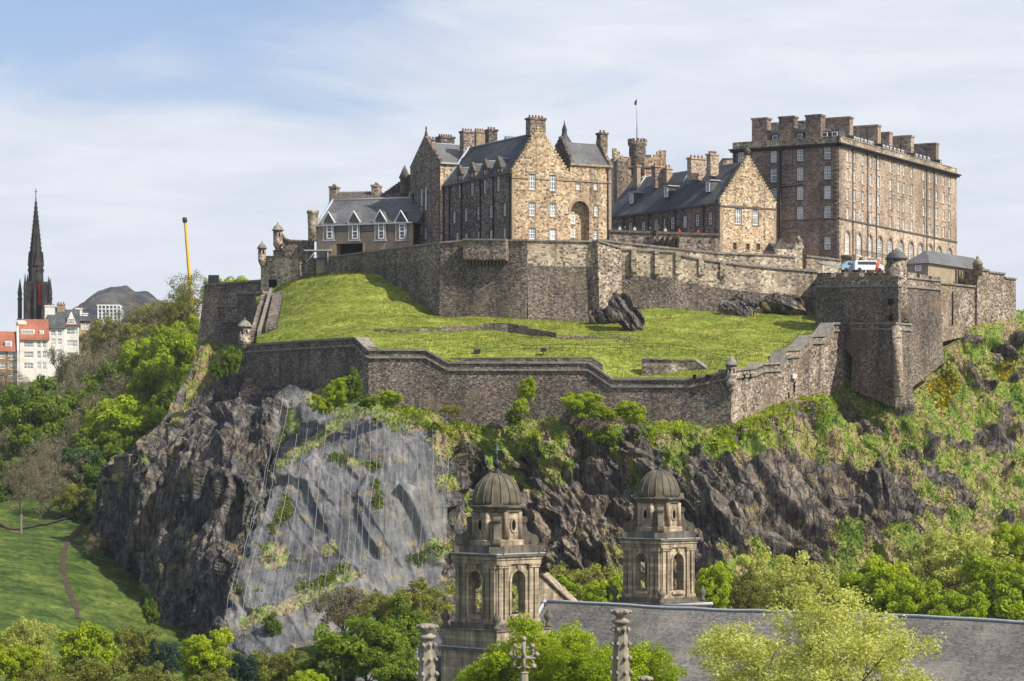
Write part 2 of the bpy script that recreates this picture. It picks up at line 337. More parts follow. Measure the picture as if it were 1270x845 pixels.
M['leaf_olive'] = leafmat('leaf_olive', [(0.08, 0.09, 0.022), (0.165, 0.18, 0.035), (0.27, 0.28, 0.05), (0.38, 0.38, 0.09)])
M['leaf_pale'] = leafmat('leaf_pale', [(0.22, 0.24, 0.06), (0.36, 0.39, 0.09), (0.50, 0.52, 0.15), (0.64, 0.64, 0.26)])
M['leaf_bud'] = leafmat('leaf_bud', [(0.09, 0.075, 0.045), (0.15, 0.12, 0.07), (0.19, 0.17, 0.08), (0.24, 0.24, 0.09)], 0.2)
M['leaf_gorse'] = leafmat('leaf_gorse', [(0.12, 0.16, 0.03), (0.35, 0.33, 0.03), (0.62, 0.48, 0.02), (0.75, 0.58, 0.03)], 0.2)
M['tuft'] = leafmat('tuft', [(0.10, 0.135, 0.025), (0.18, 0.225, 0.04), (0.26, 0.27, 0.06), (0.36, 0.29, 0.14)], 0.25)
M['leaf_twig'] = leafmat('leaf_twig', [(0.10, 0.08, 0.055), (0.16, 0.13, 0.09), (0.21, 0.18, 0.11), (0.26, 0.25, 0.12)], 0.15)
M['needle'] = leafmat('needle', [(0.012, 0.022, 0.016), (0.02, 0.04, 0.028), (0.03, 0.06, 0.035), (0.05, 0.09, 0.05)], 0.1)

def grassmat(name, cols, sc=1.0, fine=0.5):
    t = NT(name, 0.9, 0.1)
    big = t.noise(t.map((0.11, 0.2, 0.4)), 1.0*sc, 7, 0.66, 0.5)
    col = t.ramp(big, [(0.34, cols[0]), (0.48, cols[1]), (0.6, cols[2]), (0.72, cols[3])])
    f = t.noise(t.map((1, 1, 1.5)), 1.1, 6, 0.75); col = t.mix(fine, col, t.ramp(f, [(0.34, 0.12), (0.66, 0.85)]), 'OVERLAY')
    t.color(col); t.bump(f, 0.6, 0.25); return t.m
M['lawn'] = grassmat('lawn_grass', [(0.115, 0.15, 0.020), (0.17, 0.205, 0.028), (0.23, 0.255, 0.042), (0.37, 0.34, 0.13)], 1.5, 0.6)
M['park'] = grassmat('park_grass', [(0.03, 0.05, 0.012), (0.058, 0.092, 0.018), (0.105, 0.14, 0.028), (0.19, 0.18, 0.08)], 1.0, 0.7)
# ================================================================ TERRAIN
def rockmat():
    t = NT('rock', 0.85, 0.25); a = t.attr('mask'); sp = t.N.new('ShaderNodeSeparateColor'); t.link(a.outputs['Color'], sp.inputs[0])
    n1 = t.noise(t.map((0.5, 0.5, 0.5)), 1.0, 7, 0.65)
    # strata: rotate about Y so that the long axis dips to the right
    sd_ = t.noise(t.map((1.4, 0.6, 0.16), rot=(0, math.radians(35), 0)), 1.0, 6, 0.62, 0.4)
    vert = t.noise(t.map((1.5, 0.7, 0.10), rot=(0, math.radians(-5), 0)), 1.0, 6, 0.62, 0.4)
    st = t.mix(sp.outputs[2], vert, sd_)
    dark = t.ramp(n1, [(0.3, (0.038, 0.037, 0.035)), (0.5, (0.082, 0.078, 0.071)), (0.62, (0.15, 0.138, 0.12)), (0.75, (0.25, 0.21, 0.155))])
    brown = t.ramp(n1, [(0.3, (0.065, 0.052, 0.044)), (0.5, (0.16, 0.125, 0.098)), (0.7, (0.28, 0.215, 0.145))])
    br = t.ramp(t.noise(t.map((0.06, 0.06, 0.06)), 1.0, 5, 0.6), [(0.48, 0.0), (0.6, 1.0)])
    rock = t.mix(t.math('MULTIPLY_ADD', br, 0.5, t.math('MULTIPLY', sp.outputs[2], 0.38)), dark, brown)
    rock = t.mix(0.8, rock, t.ramp(st, [(0.36, 0.12), (0.62, 0.85)]), 'OVERLAY')
    n2 = t.noise(t.map((0.10, 0.10, 0.05), rot=(0, math.radians(25), 0)), 1.0, 7, 0.65); slab = t.ramp(n2, [(0.36, (0.038, 0.039, 0.042)), (0.48, (0.088, 0.09, 0.094)), (0.56, (0.14, 0.14, 0.138)), (0.66, (0.205, 0.195, 0.175))])
    slab = t.mix(0.45, slab, t.ramp(sd_, [(0.36, 0.15), (0.64, 0.85)]), 'OVERLAY'); slab = t.mix(0.5, slab, t.ramp(n1, [(0.36, 0.2), (0.64, 0.8)]), 'OVERLAY')
    rock = t.mix(sp.outputs[1], rock, slab)
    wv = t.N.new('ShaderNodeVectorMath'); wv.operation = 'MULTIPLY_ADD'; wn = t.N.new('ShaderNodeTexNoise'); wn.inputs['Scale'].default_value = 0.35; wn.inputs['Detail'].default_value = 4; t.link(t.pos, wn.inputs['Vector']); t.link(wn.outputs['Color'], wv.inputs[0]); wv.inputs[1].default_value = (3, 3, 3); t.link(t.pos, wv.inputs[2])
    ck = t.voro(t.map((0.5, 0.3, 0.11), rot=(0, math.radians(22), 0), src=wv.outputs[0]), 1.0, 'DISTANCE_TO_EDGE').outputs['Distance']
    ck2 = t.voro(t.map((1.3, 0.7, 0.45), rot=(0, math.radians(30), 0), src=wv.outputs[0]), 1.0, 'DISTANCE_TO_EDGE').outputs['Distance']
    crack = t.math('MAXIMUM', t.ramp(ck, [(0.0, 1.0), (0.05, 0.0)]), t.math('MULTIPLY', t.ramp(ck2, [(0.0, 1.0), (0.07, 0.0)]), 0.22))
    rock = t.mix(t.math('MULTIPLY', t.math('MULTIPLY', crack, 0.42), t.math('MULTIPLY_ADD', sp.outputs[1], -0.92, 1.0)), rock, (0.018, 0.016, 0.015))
    och = t.ramp(t.noise(t.map((0.35, 0.35, 0.5)), 1.0, 6, 0.7), [(0.55, 0.0), (0.66, 0.8)])
    rock = t.mix(och, rock, (0.30, 0.22, 0.09))
    # grass with dry patches
    g1 = t.noise(t.map((0.34, 0.2, 0.10), rot=(0, math.radians(35), 0)), 1.0, 7, 0.7, 0.6)
    gr = t.ramp(g1, [(0.34, (0.085, 0.15, 0.018)), (0.45, (0.15, 0.22, 0.025)), (0.51, (0.23, 0.25, 0.045)), (0.56, (0.31, 0.24, 0.12)), (0.66, (0.22, 0.155, 0.10)), (0.75, (0.13, 0.11, 0.09))])
    f = t.noise(t.map((1, 1, 1)), 1.6, 5, 0.75); gr = t.mix(0.65, gr, t.ramp(f, [(0.3, 0.15), (0.7, 0.85)]), 'OVERLAY')
    edge = t.noise(t.map((1, 1, 1)), 0.9, 6, 0.75)
    k = t.math('ADD', sp.outputs[0], t.math('MULTIPLY_ADD', edge, 0.9, -0.45))
    gm = t.ramp(k, [(0.46, 0.0), (0.54, 1.0)])
    t.color(t.mix(gm, rock, gr))
    h0 = t.math('MULTIPLY', t.math('MULTIPLY', crack, -0.7), t.math('MULTIPLY_ADD', sp.outputs[1], -0.95, 1.0))
    h = t.mix(sp.outputs[1], t.math('ADD', t.math('MULTIPLY', st, 1.0), t.math('MULTIPLY', n1, 0.7)), t.math('MULTIPLY', n1, 0.8))
    t.bump(t.math('ADD', h, h0), 0.9, 0.7); return t.m
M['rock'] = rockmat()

# rock face: depth as a smooth function of the direction, then broken up
RK = [(303,478,443),(345,470,436),(400,488,418),(450,497,411),(540,505,411.5),(650,512,409.5),(760,518,407.5),(850,520,405.5),(908,528,402),(953,507,411),(980,493,419),(1027,487,429),(1060,467,436),(1115,498,427),(1130,491,431),(1173,438,444),(1218,398,456),(1262,402,462),(1300,405,468),(1345,408,474),(1500,430,492),(1640,470,500),(1500,560,450),(1640,600,460),(1500,720,410),(1640,720,425),(1500,830,385),(1640,830,400),
 (303,460,450),(345,455,444),(400,470,426),(450,480,418),(540,490,419),(650,495,417),(760,500,415),(850,505,413),(908,512,410),(953,493,419),(980,478,427),(1027,470,437),(1060,448,444),(1115,482,436),(1130,474,440),(1173,420,452),(1218,382,464),(1262,388,470),
 (118,760,438),(122,680,436),(127,600,435),(143,568,433),(185,540,436),(165,650,421),(160,760,417),(197,532,444),(240,450,478),(250,430,498),(290,405,503),(270,470,470),(320,440,470),
 (230,560,420),(260,640,401),(240,750,396),(290,520,416),(300,600,396),(285,700,383),(276,780,374),(200,700,409),(215,620,413),
 (310,480,441),(338,478,433),(320,560,407),(345,520,413),(325,530,412),
 (352,500,414),(372,490,416),(420,510,411),(370,580,399),(450,560,397),(540,560,399),(558,600,398),(330,680,387),(430,680,385),(530,680,389),(300,760,377),(400,760,377),(500,760,380),
 (580,600,405),(585,680,397),(600,560,405),(700,560,401),(700,640,391),(700,720,383),(760,580,401),(775,560,402),(800,560,396),(830,620,390),(850,700,379),(900,560,395),(900,640,385),(900,700,377),(1000,540,411),(1000,620,396),(1000,700,384),(1060,510,424),(1100,550,417),(1100,620,402),(1100,700,389),(1170,490,438),(1170,560,419),(1170,640,402),(1270,470,453),(1270,560,430),(1270,650,407),(1270,720,391),(1345,480,458),(1345,600,425),(1345,720,396),
 (120,840,396),(300,840,366),(500,840,370),(700,820,372),(900,820,364),(1100,820,372),(1345,820,376)]
rock_tps = TPS([(a, b) for a, b, c in RK], [c for a, b, c in RK], 100.0, 1e-4)
top_x = [108,114,116,118,122,127,143,160,185,197,215,239,243,250,303,345,400,450,540,650,760,850,908,953,980,1027,1060,1115,1130,1173,1218,1262,1345,1500,1640]
top_y = [790,780,745,690,640,598,566,560,537,529,495,455,436,420,430,440,460,474,485,492,498,500,508,490,475,468,445,480,470,418,378,385,392,425,470]
def clip01(a): return np.clip(a, 0, 1)
def blob(px, py, lst):
    r = np.zeros_like(px)
    for (x, y, rx, ry, rot, w) in lst:
        c, s_ = math.cos(math.radians(rot)), math.sin(math.radians(rot))
        dx, dy = px-x, py-y; u = (dx*c+dy*s_)/rx; v = (-dx*s_+dy*c)/ry
        r = np.maximum(r, w*clip01(1.6-np.sqrt(u*u+v*v)*1.1)) if w > 0 else r*(1-(-w)*clip01(1.6-np.sqrt(u*u+v*v)*1.1))
    return clip01(r)
def slab_mask(px, py):
    # netted slab outline (polygon) by signed half-planes left / right
    left = np.interp(py, [470,490,520,580,640,700,760,820], [352,350,345,338,320,300,283,276])
    right = np.interp(py, [470,490,510,540,580,620,680,740,820], [400,430,500,540,565,566,558,552,545])
    return clip01((px-left)/5)*clip01((right-px)/7)*clip01((py-478)/8)
ROCK_BLOBS = [ # dark bare rock right of the slab (px, py, rx, ry, rotation, weight)
 (602,585,20,12,50,1),(612,600,24,10,45,1),(598,610,14,26,10,1),(640,565,5,16,60,.8),(590,565,10,5,60,1),(662,560,5,4,50,.9),(700,585,7,4,60,.9),(630,620,34,20,40,1),(655,650,40,30,0,1),(600,650,20,40,0,1),
 (700,640,36,36,0,1),(690,608,12,12,50,.9),(742,560,18,52,-22,1),(735,600,34,30,0,1),(720,560,10,26,-30,1),(752,640,40,40,0,1),(790,550,12,40,-25,1),(812,590,16,60,-24,1),(840,630,22,50,-20,1),(862,650,24,50,-14,1),
 (880,612,22,46,-20,1),(905,640,34,46,-10,1),(938,620,34,50,-15,1),(965,605,36,44,-25,1),(985,640,44,40,-30,1),(905,580,14,18,-40,.9),(945,570,16,12,-30,.9),(1000,600,36,26,-40,1),(1040,610,44,34,-40,1),(1020,585,24,16,20,.8),(1075,610,36,26,-50,1),(1110,615,34,20,-50,1),
 (1130,630,20,14,-60,1),(1000,680,40,20,0,.8),(1085,660,24,14,50,.75),(1150,555,14,8,50,.7),(1180,600,26,12,55,1),(1165,580,14,8,40,.9),(1190,612,20,12,50,1),(1160,632,14,7,30,.9),(1236,560,16,14,50,.95),(1244,585,10,14,-20,.9),(1225,545,16,6,40,.8),(1215,470,26,8,50,.8),
 (1195,420,16,8,40,.85),(1235,445,14,18,-30,.8),(1258,425,14,16,0,1),(1262,470,8,8,0,.9),(1250,510,14,6,30,.8),(1070,520,18,26,-20,.75),(1050,500,18,10,40,.7),(1000,497,22,14,40,.75),(1010,520,16,10,40,.6),(965,500,10,5,10,.8),(938,530,20,5,8,.7),(1120,520,14,10,60,.5),(1090,530,20,10,50,.5),(1165,520,10,12,20,.6),
 (660,590,34,14,60,.8),(675,545,6,4,40,.7),(560,640,6,30,0,.6),(575,700,20,40,0,.9),(700,700,60,30,0,1),(830,700,60,20,0,1),(1200,655,20,7,30,.4),(1380,560,40,30,40,1),(1470,620,50,30,40,1),(1420,480,30,20,30,.9),(1560,560,40,30,40,1)]
GRASS_LEFT = [ # green on the left part: ledges and tops
 (272,430,36,22,-60,1),(250,470,30,16,-50,1),(225,510,26,9,-55,1),(300,425,20,30,0,.9),(165,572,24,6,-10,.8),(150,590,16,6,-40,.7),(185,745,14,26,0,.8),
 (392,545,66,8,-34,1),(425,515,22,8,-40,1),(440,500,26,22,0,1),(375,745,50,9,-27,.95),(320,765,28,8,-20,1),(425,715,26,7,-15,1),(340,690,20,20,0,.7),(350,640,10,20,0,.45),
 (415,480,40,12,-25,.9),(362,520,10,26,-10,.65),(455,505,26,10,10,.8),(500,520,60,14,10,.55),(550,550,20,30,-30,.6),(555,600,14,20,0,.55),(540,680,26,16,-10,.7),(440,575,14,6,0,.6),(408,680,18,10,0,.6),(300,455,14,14,0,.5),(338,462,12,8,0,.6),(255,555,20,5,-30,.35),(320,545,16,8,20,.3)]
def rock_masks(px, py, p):
    jit = (fbm(p/4.0, 4, 71)-0.5)*40; jit2 = (fbm(p/4.0, 4, 83)-0.5)*30
    x, y = px+jit, py+jit2
    jj = (fbm(p/1.5, 4, 73)-.5)*26; slab = slab_mask(px+jit*0.35+jj, py+jit2*0.3)
    bare = blob(x, y, ROCK_BLOBS)
    right = clip01((px-np.interp(py, [440,480,500,540,580,700,800], [440,452,500,548,572,568,560]))/8)
    q = p.copy(); a_ = math.radians(35); q[:, 0], q[:, 2] = p[:, 0]*math.cos(a_)+p[:, 2]*math.sin(a_), -p[:, 0]*math.sin(a_)+p[:, 2]*math.cos(a_)
    spots = clip01((fbm(q/np.array([3.5, 6, 11]), 5, 97)-.55)*9)*(0.45+0.4*clip01((py-480)/60))
    g_right = 1-np.maximum(bare*1.15, spots)
    g_left = blob(px+jit*0.35, py+jit2*0.35, GRASS_LEFT)
    g = right*g_right+(1-right)*g_left
    return clip01(g), slab*(1-right*0.9), clip01((px-560)/60)
def build_rock():
    xs = np.concatenate([np.arange(108, 130, 0.4), np.arange(130, 320, 0.75), np.arange(320, 1345, 1.1), np.arange(1345, 1640, 3.0)]); nv = 430
    v = np.linspace(0, 1, nv)[:, None]; tpy = np.interp(xs, top_x, top_y)[None, :]
    PY = tpy+(840-tpy)*v; PX = np.repeat(xs[None, :], nv, 0)
    px, py = PX.ravel(), PY.ravel()
    # coarse evaluation of the thin-plate spline then bilinear
    gx = np.linspace(100, 1650, 220); gy = np.linspace(370, 845, 90); GX, GY = np.meshgrid(gx, gy)
    Z = rock_tps(np.stack([GX.ravel(), GY.ravel()], 1)).reshape(GX.shape)
    fx = (px-gx[0])/(gx[1]-gx[0]); fy = (py-gy[0])/(gy[1]-gy[0]); ix = np.clip(fx.astype(int), 0, len(gx)-2); iy = np.clip(fy.astype(int), 0, len(gy)-2); fx -= ix; fy -= iy
    Y = Z[iy, ix]*(1-fx)*(1-fy)+Z[iy, ix+1]*fx*(1-fy)+Z[iy+1, ix]*(1-fx)*fy+Z[iy+1, ix+1]*fx*fy
    p = np.stack([(px-CX)/F*Y, Y, HZ+(HY-py)/F*Y], 1)
    g3 = p.reshape(nv, len(xs), 3); du = np.gradient(g3, axis=1); dv = np.gradient(g3, axis=0)
    n = np.cross(du, dv); n /= np.linalg.norm(n, axis=2, keepdims=True)+1e-9; n *= np.where(n[..., 1:2] > 0, -1, 1); n = n.reshape(-1, 3)
    grass, slab, rgt = rock_masks(px, py, p)
    def rot(p, deg):   # rotate in XZ so that new z axis runs along the strata
        a = math.radians(deg); c, s_ = math.cos(a), math.sin(a); return np.stack([p[:, 0]*c+p[:, 2]*s_, p[:, 1], -p[:, 0]*s_+p[:, 2]*c], 1)
    def facets(q, sc, h, tilt, seed):
        qq = q/np.array(sc); wq = (fbm(qq*0.8, 3, seed+5)-.5)[:, None]*0.7; F1, dl, rn = voro(qq+wq, seed)
        return h*(rn[:, 0]-0.5)+tilt*((rn[:, 1:4]-0.5)*dl*2).sum(1)
    qd = rot(p, 35); qv = rot(p, -6)
    dD = facets(qd, (3.0, 5, 15), 3.6, 2.4, 3)+facets(qd, (1.3, 3, 8), 1.1, 0.9, 9)+facets(qd, (0.6, 1.6, 3.2), 0.34, .3, 15)
    dV = facets(qv, (4.2, 8, 22), 4.0, 2.2, 21)+facets(qv, (1.7, 5, 9.0), 1.1, 0.8, 27)+facets(qv, (0.8, 2.5, 3.2), 0.34, .3, 33)+(fbm(p/2.5, 4, 35)-.5)*1.2
    dS = facets(rot(p, 22), (7, 10, 34), 1.3, 1.3, 41)+facets(rot(p, 28), (2.4, 5, 16), 0.5, .35, 47)+facets(rot(p, 12), (0.8, 3, 8), 0.13, .1, 49)+(fbm(p/3.0, 4, 3)-.5)*0.5
    dG = (fbm(p/6.0, 4, 51)-.5)*3.0+(fbm(p/0.9, 3, 57)-.5)*0.9
    dR = dV*(1-rgt)+dD*rgt
    dR = dR*(1-slab)+dS*slab
    B_ = dR.reshape(nv, len(xs))
    for _ in range(2): B_[1:-1, 1:-1] = (B_[1:-1, 1:-1]*2+B_[:-2, 1:-1]+B_[2:, 1:-1]+B_[1:-1, :-2]+B_[1:-1, 2:])/6
    dR = B_.ravel()+(fbm(p/0.8, 3, 36)-.5)*.45*(1-slab*.8)
    gm = clip01((grass-0.35)/0.35)
    disp = dR*(1-gm)+(dG*0.8+dR*0.4)*gm
    # keep the strip right under the walls quiet
    wall = np.interp(px, [303,345,400,450,540,908,953,980,1027,1060,1115,1130,1173,1218,1262], [470,470,488,497,505,528,507,493,487,467,498,491,438,398,402])
    q = clip01((py-wall)/25)*(px > 303)+clip01((py-np.interp(px, top_x, top_y))/10)*(px <= 303)
    disp = disp*(0.12+0.88*clip01(q))
    p = p+n*disp[:, None]
    p[:, 0] += 0.35*(fbm(p/3, 3, 61)-.5)*(1-gm)
    att = np.stack([grass, slab, rgt, np.ones_like(grass)], 1)
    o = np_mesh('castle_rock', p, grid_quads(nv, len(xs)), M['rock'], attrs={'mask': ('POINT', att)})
    tag(o, kind='structure')
    return p.reshape(nv, len(xs), 3), PX, PY, grass.reshape(nv, len(xs)), slab.reshape(nv, len(xs)), n.reshape(nv, len(xs), 3), xs
RP, RPX, RPY, RG, RSL, RNM, RXS = build_rock()
def rock_at(px, py):
    j = int(np.clip(np.searchsorted(RXS, px), 0, len(RXS)-1)); i = int(np.argmin(abs(RPY[:, j]-py))); return RP[i, j]

# ---- castle lawn as a height field z(x, y)
LW = [(300, 424, 441), (453, 426, 409.5), (540, 433, 409), (650, 449, 408), (760, 455, 406), (850, 459, 404), (907, 455, 401.5), (936, 455, 406), (1000, 428, 422), (1058, 395, 436)]
LP = [(325,408,452),(340,412,444),(440,419,417),(460,430,414),(530,431,414),(556,444,412),(730,446,411),(760,460,410),(850,459,409),(905,452,407),(945,452,412),(965,446,418),(1000,424,430),(1040,398,440),(1020,392,446),
      (770,386,447),(900,386,451),(1013,387,456),(735,398,444),(654,395.5,441.5),(545,391,446.5),(520,376,452),(490,354,459),(457,338,467),(426,335,475),(395,338,483),(372,345,484),(340,360,484),(333,385,468),(640,413,431),(480,412,425),(400,380,450),(600,420,424),(850,420,428),(950,415,434),(318,428,441),(345,427,434),(400,423,423.5),(441,421,415),(500,436,411.5),(650,451,410.5),(745,461,408.5),(760,471,407.5),(850,471,405.5),(907,462,404),(936,459,409.5),(968,453,416.5),(991,436,421.5),(1015,419,427),(1045,404,435)]
lawn_tps = TPS([XYp(a, c) for a, b, c in LP], [Zp(b, c) for a, b, c in LP], 20.0, 1e-3)
UPW = [(320,486),(372,485),(390,484.5),(480,461.5),(545,446.5),(654,442),(735,444.5),(770,447),(900,451),(1013,457)]
def lawn_z(x, y): return float(lawn_tps([(x, y)])[0])
def lawn_hit(px, py):
    for Y in np.arange(400, 490, 0.5):
        x, _ = XYp(px, Y)
        if Zp(py, Y) <= lawn_z(x, Y): return Vector((x, Y, lawn_z(x, Y)))
    return P(px, py, 430)
def build_lawn():
    us = np.linspace(318, 1056, 560); nr = 110
    lo = np.interp(us, [300,453,650,907,936,1000,1058], [446,411,409.5,402.8,408,424,438]); hi = np.interp(us, [a for a, b in UPW]+[1056], [b for a, b in UPW]+[456])+1.2
    v = np.linspace(0, 1, nr)[:, None]; Y = lo[None, :]+(hi-lo)[None, :]*v; X = (us[None, :]-CX)/F*Y
    pts = np.stack([X.ravel(), Y.ravel()], 1); z = lawn_tps(pts)
    q = np.stack([pts[:, 0], pts[:, 1], z], 1); z = z+(fbm(q/5, 4, 5)-.5)*0.9+(fbm(q/0.8, 3, 6)-.5)*0.22; z = z+0.28*np.sin(z*2.1)*clip01((z-113)/2)*clip01((-5-pts[:, 0])/15)
    q[:, 2] = z; o = np_mesh('lawn', q, grid_quads(nr, len(us)), M['lawn'], smooth=True); tag(o, kind='structure')
    rs = np.random.RandomState(31); n = 60000; i = rs.randint(0, len(q), n); p = q[i]+rs.normal(size=(n, 3))*np.array([.25, .25, 0]); d = rs.normal(size=(n, 3))*.6+np.array([0, -.2, 1.1]); d /= np.linalg.norm(d, axis=1, keepdims=True); a = np.cross(d, rs.normal(size=(n, 3))); a /= np.linalg.norm(a, axis=1, keepdims=True)
    s = (.10+.16*rs.rand(n)*clip01(fbm(p/3, 3, 44)*2.2-.5))[:, None]; V = np.stack([p-a*s*.4, p+a*s*.4, p+a*s*.25+d*s, p-a*s*.25+d*s*.9], 1).reshape(-1, 3); tone = np.clip(fbm(p/4, 4, 45)*1.5-.35+rs.normal(size=n)*.12, 0, 1)
    tag(np_mesh('lawn_grass', V, np.arange(4*n).reshape(n, 4), M['lawn_blade'], attrs={'tone': ('FACE', tone)}), kind='stuff')
M['lawn_blade'] = leafmat('lawn_blade', [(0.11, 0.13, 0.02), (0.18, 0.20, 0.03), (0.26, 0.26, 0.05), (0.36, 0.32, 0.12)], 0.3)
build_lawn()

# ---- hillside and park behind / left of the rock
HL = [(-80,830,330),(100,830,350),(-80,700,405),(100,700,420),(0,640,455),(120,640,462),(0,560,540),(100,560,545),(0,500,640),(100,505,640),(0,455,740),(150,440,700),(250,430,640),(340,425,620),(160,560,530),(250,560,500),(250,700,440),(300,800,380),(-80,560,540),(-80,450,750),(340,500,560),(200,500,600)]
hill_tps = TPS([(a, b) for a, b, c in HL], [c for a, b, c in HL], 100.0, 1e-3)
def hill_P(px, py): return P(px, py, float(hill_tps([(px, py)])[0]))
def build_hill():
    xs = np.arange(-140, 420, 2.5); ys = np.arange(432, 850, 2.0); GX, GY = np.meshgrid(xs, ys); Y = hill_tps(np.stack([GX.ravel(), GY.ravel()], 1))
    p = np.stack([(GX.ravel()-CX)/F*Y, Y, HZ+(HY-GY.ravel())/F*Y], 1)
    p[:, 2] += (fbm(p/14, 4, 7)-.5)*3+(fbm(p/1.5, 3, 8)-.5)*0.5
    o = np_mesh('park_slope', p, grid_quads(len(ys), len(xs)), M['park'], smooth=True); tag(o, kind='structure')
    def hp(x, y, up=.12):
        v = hill_P(x, y); q = np.array([[v.x, v.y, v.z]]); v.z += float(((fbm(q/14, 4, 7)-.5)*3+(fbm(q/1.5, 3, 8)-.5)*0.5)[0])+up; return v
    def dense(l, k=12):
        out = []
        for (a, b), (c, d) in zip(l, l[1:]): out += [(a+(c-a)*i/k, b+(d-b)*i/k) for i in range(k)]
        return out+[l[-1]]
    pts = [hp(x, y) for x, y in dense( [(-20,648),(20,652),(60,648),(95,642),(125,638)])]
    def strip(name, pts, w):
        mb = MB()
        for a, b in zip(pts, pts[1:]):
            mb.quad(a+Vector((0, -w, 0)), b+Vector((0, -w, 0)), b+Vector((0, w, w*0.3)), a+Vector((0, w, w*0.3)))
        o = mb.build(name, M['path']); tag(o, kind='structure')
    strip('path', pts, .8)
    mb = MB(); q = [hp(x, y) for x, y in dense([(110,644),(101,653),(92,664),(85,675),(80,688),(78,702),(80,716),(84,730),(90,744),(94,755),(95,766)], 6)]
    for a, b in zip(q, q[1:]):
        mb.quad(a+Vector((-0.45, 0, 0)), b+Vector((-0.45, 0, 0)), b+Vector((0.45, 0, 0.05)), a+Vector((0.45, 0, 0.05)))
    o = mb.build('path', M['path']); tag(o, kind='structure')
build_hill()
# ---- base ground to the horizon and the plateau inside the walls
mb = MB(); mb.quad((-4000, -200, 60), (4000, -200, 60), (4000, 9000, 60), (-4000, 9000, 60)); tag(mb.build('ground', M['park']), kind='structure')
def plateau():
    pts = [P(388, 325, 486.5), P(480, 325, 463.5), P(546, 325, 448.5), P(654, 325, 444), P(735, 325, 446.5), P(772, 325, 450), P(1012, 325, 459)]
    top = [Vector((p.x, p.y, 127.5)) for p in pts]+[Vector((54, 470, 127.5)), Vector((54, 640, 127.5)), Vector((-50, 640, 127.5)), Vector((-42, 520, 127.5))]
    bot = [Vector((p.x, p.y, 105)) for p in top]; m = MB(); m.hexa(bot, top); tag(m.build('castle_ground', M['gravel']), kind='structure')
    pts = [P(1018, 325, 442), P(1112, 325, 431), P(1160, 325, 446), P(1212, 325, 461), P(1246, 325, 469)]; top = [Vector((p.x, p.y, 121.5)) for p in pts]+[Vector((100, 600, 121.5)), Vector((54.1, 600, 121.5))]
    m = MB(); m.hexa([Vector((p.x, p.y, 114)) for p in top], top); tag(m.build('castle_ground', M['gravel']), kind='structure')
    q = [(53.9, 449.5), (66, 449.5), (74, 468), (62, 474), (53.9, 470)]; m = MB(); m.hexa([Vector((a, b, 120)) for a, b in q], [Vector((a, b, 125.75)) for a, b in q]); tag(m.build('castle_ground', M['gravel']), kind='structure')
plateau()
# ---- distant hill
def far_hill():
    Y0 = 2800; prof = [(60,402),(85,394),(103,382.5),(112,377),(122,372),(131,365),(139,360.5),(150,356.5),(158,354.5),(165,354.8),(172,353.8),(180,357.5),(190,361.5),(200,366),(212,373),(240,388),(290,405),(340,420)]
    xs = np.linspace(40, 360, 170); zt = HZ+(HY-np.interp(xs, [a for a, b in prof], [b for a, b in prof]))/F*Y0; rows = np.linspace(-1, 1, 81)
    V = []
    for r in rows:
        V.append(np.stack([(xs-CX)/F*Y0, np.full_like(xs, Y0+r*700), 60+(zt-60)*np.cos(r*PI/2)**1.15], 1))
    V = np.concatenate(V); V[:, 2] += -9+(fbm(V/90, 6, 12)-.5)*44*(1-np.abs(np.repeat(rows, len(xs)))*0.2)
    t = NT('moor', 0.95, 0.1); n = t.noise(t.map((.01, .01, .02)), 1, 7, .65); n = t.noise(t.map((.022, .022, .05)), 1, 8, .7); t.color(t.ramp(n, [(.40, (.035, .034, .038)), (.5, (.085, .078, .075)), (.6, (.16, .145, .12))])); t.bump(n, 1.0, 30)
    tag(np_mesh('distant_hill', V, grid_quads(81, len(xs)), t.m, smooth=False), kind='structure')
far_hill()
# ================================================================ ARCHITECTURE HELPERS
class Frame:
    """local x = right-going wall, local y = left/back-going wall, origin at the near corner"""
    def __init__(s, px, Y, deg, x=None):
        s.o = Vector(((px-CX)/F*Y if x is None else x, Y, 0)); a = math.radians(deg)
        s.u = Vector((math.cos(a), math.sin(a), 0)); s.w_ = Vector((-math.sin(a), math.cos(a), 0))
    def w(s, x, y, z): return s.o+s.u*x+s.w_*y+Vector((0, 0, z))
    def _hit(s, px, py, base, d, n):
        rx = (px-CX)/F; r = Vector((rx, 1, 0)); t = base.dot(n)/r.dot(n); q = r*t
        return (q-base).dot(d), HZ+(HY-py)/F*t
    def front(s, px, py, yc=0.0): return s._hit(px, py, s.o+s.w_*yc, s.u, s.w_)
    def left(s, px, py, xc=0.0): return s._hit(px, py, s.o+s.u*xc, s.w_, s.u)
    def mf(s, yc=0.0): return lambda a, z, d: s.w(a, yc-d, z)      # front wall: along, height, outward
    def ml(s, xc=0.0): return lambda a, z, d: s.w(xc-d, a, z)      # left wall
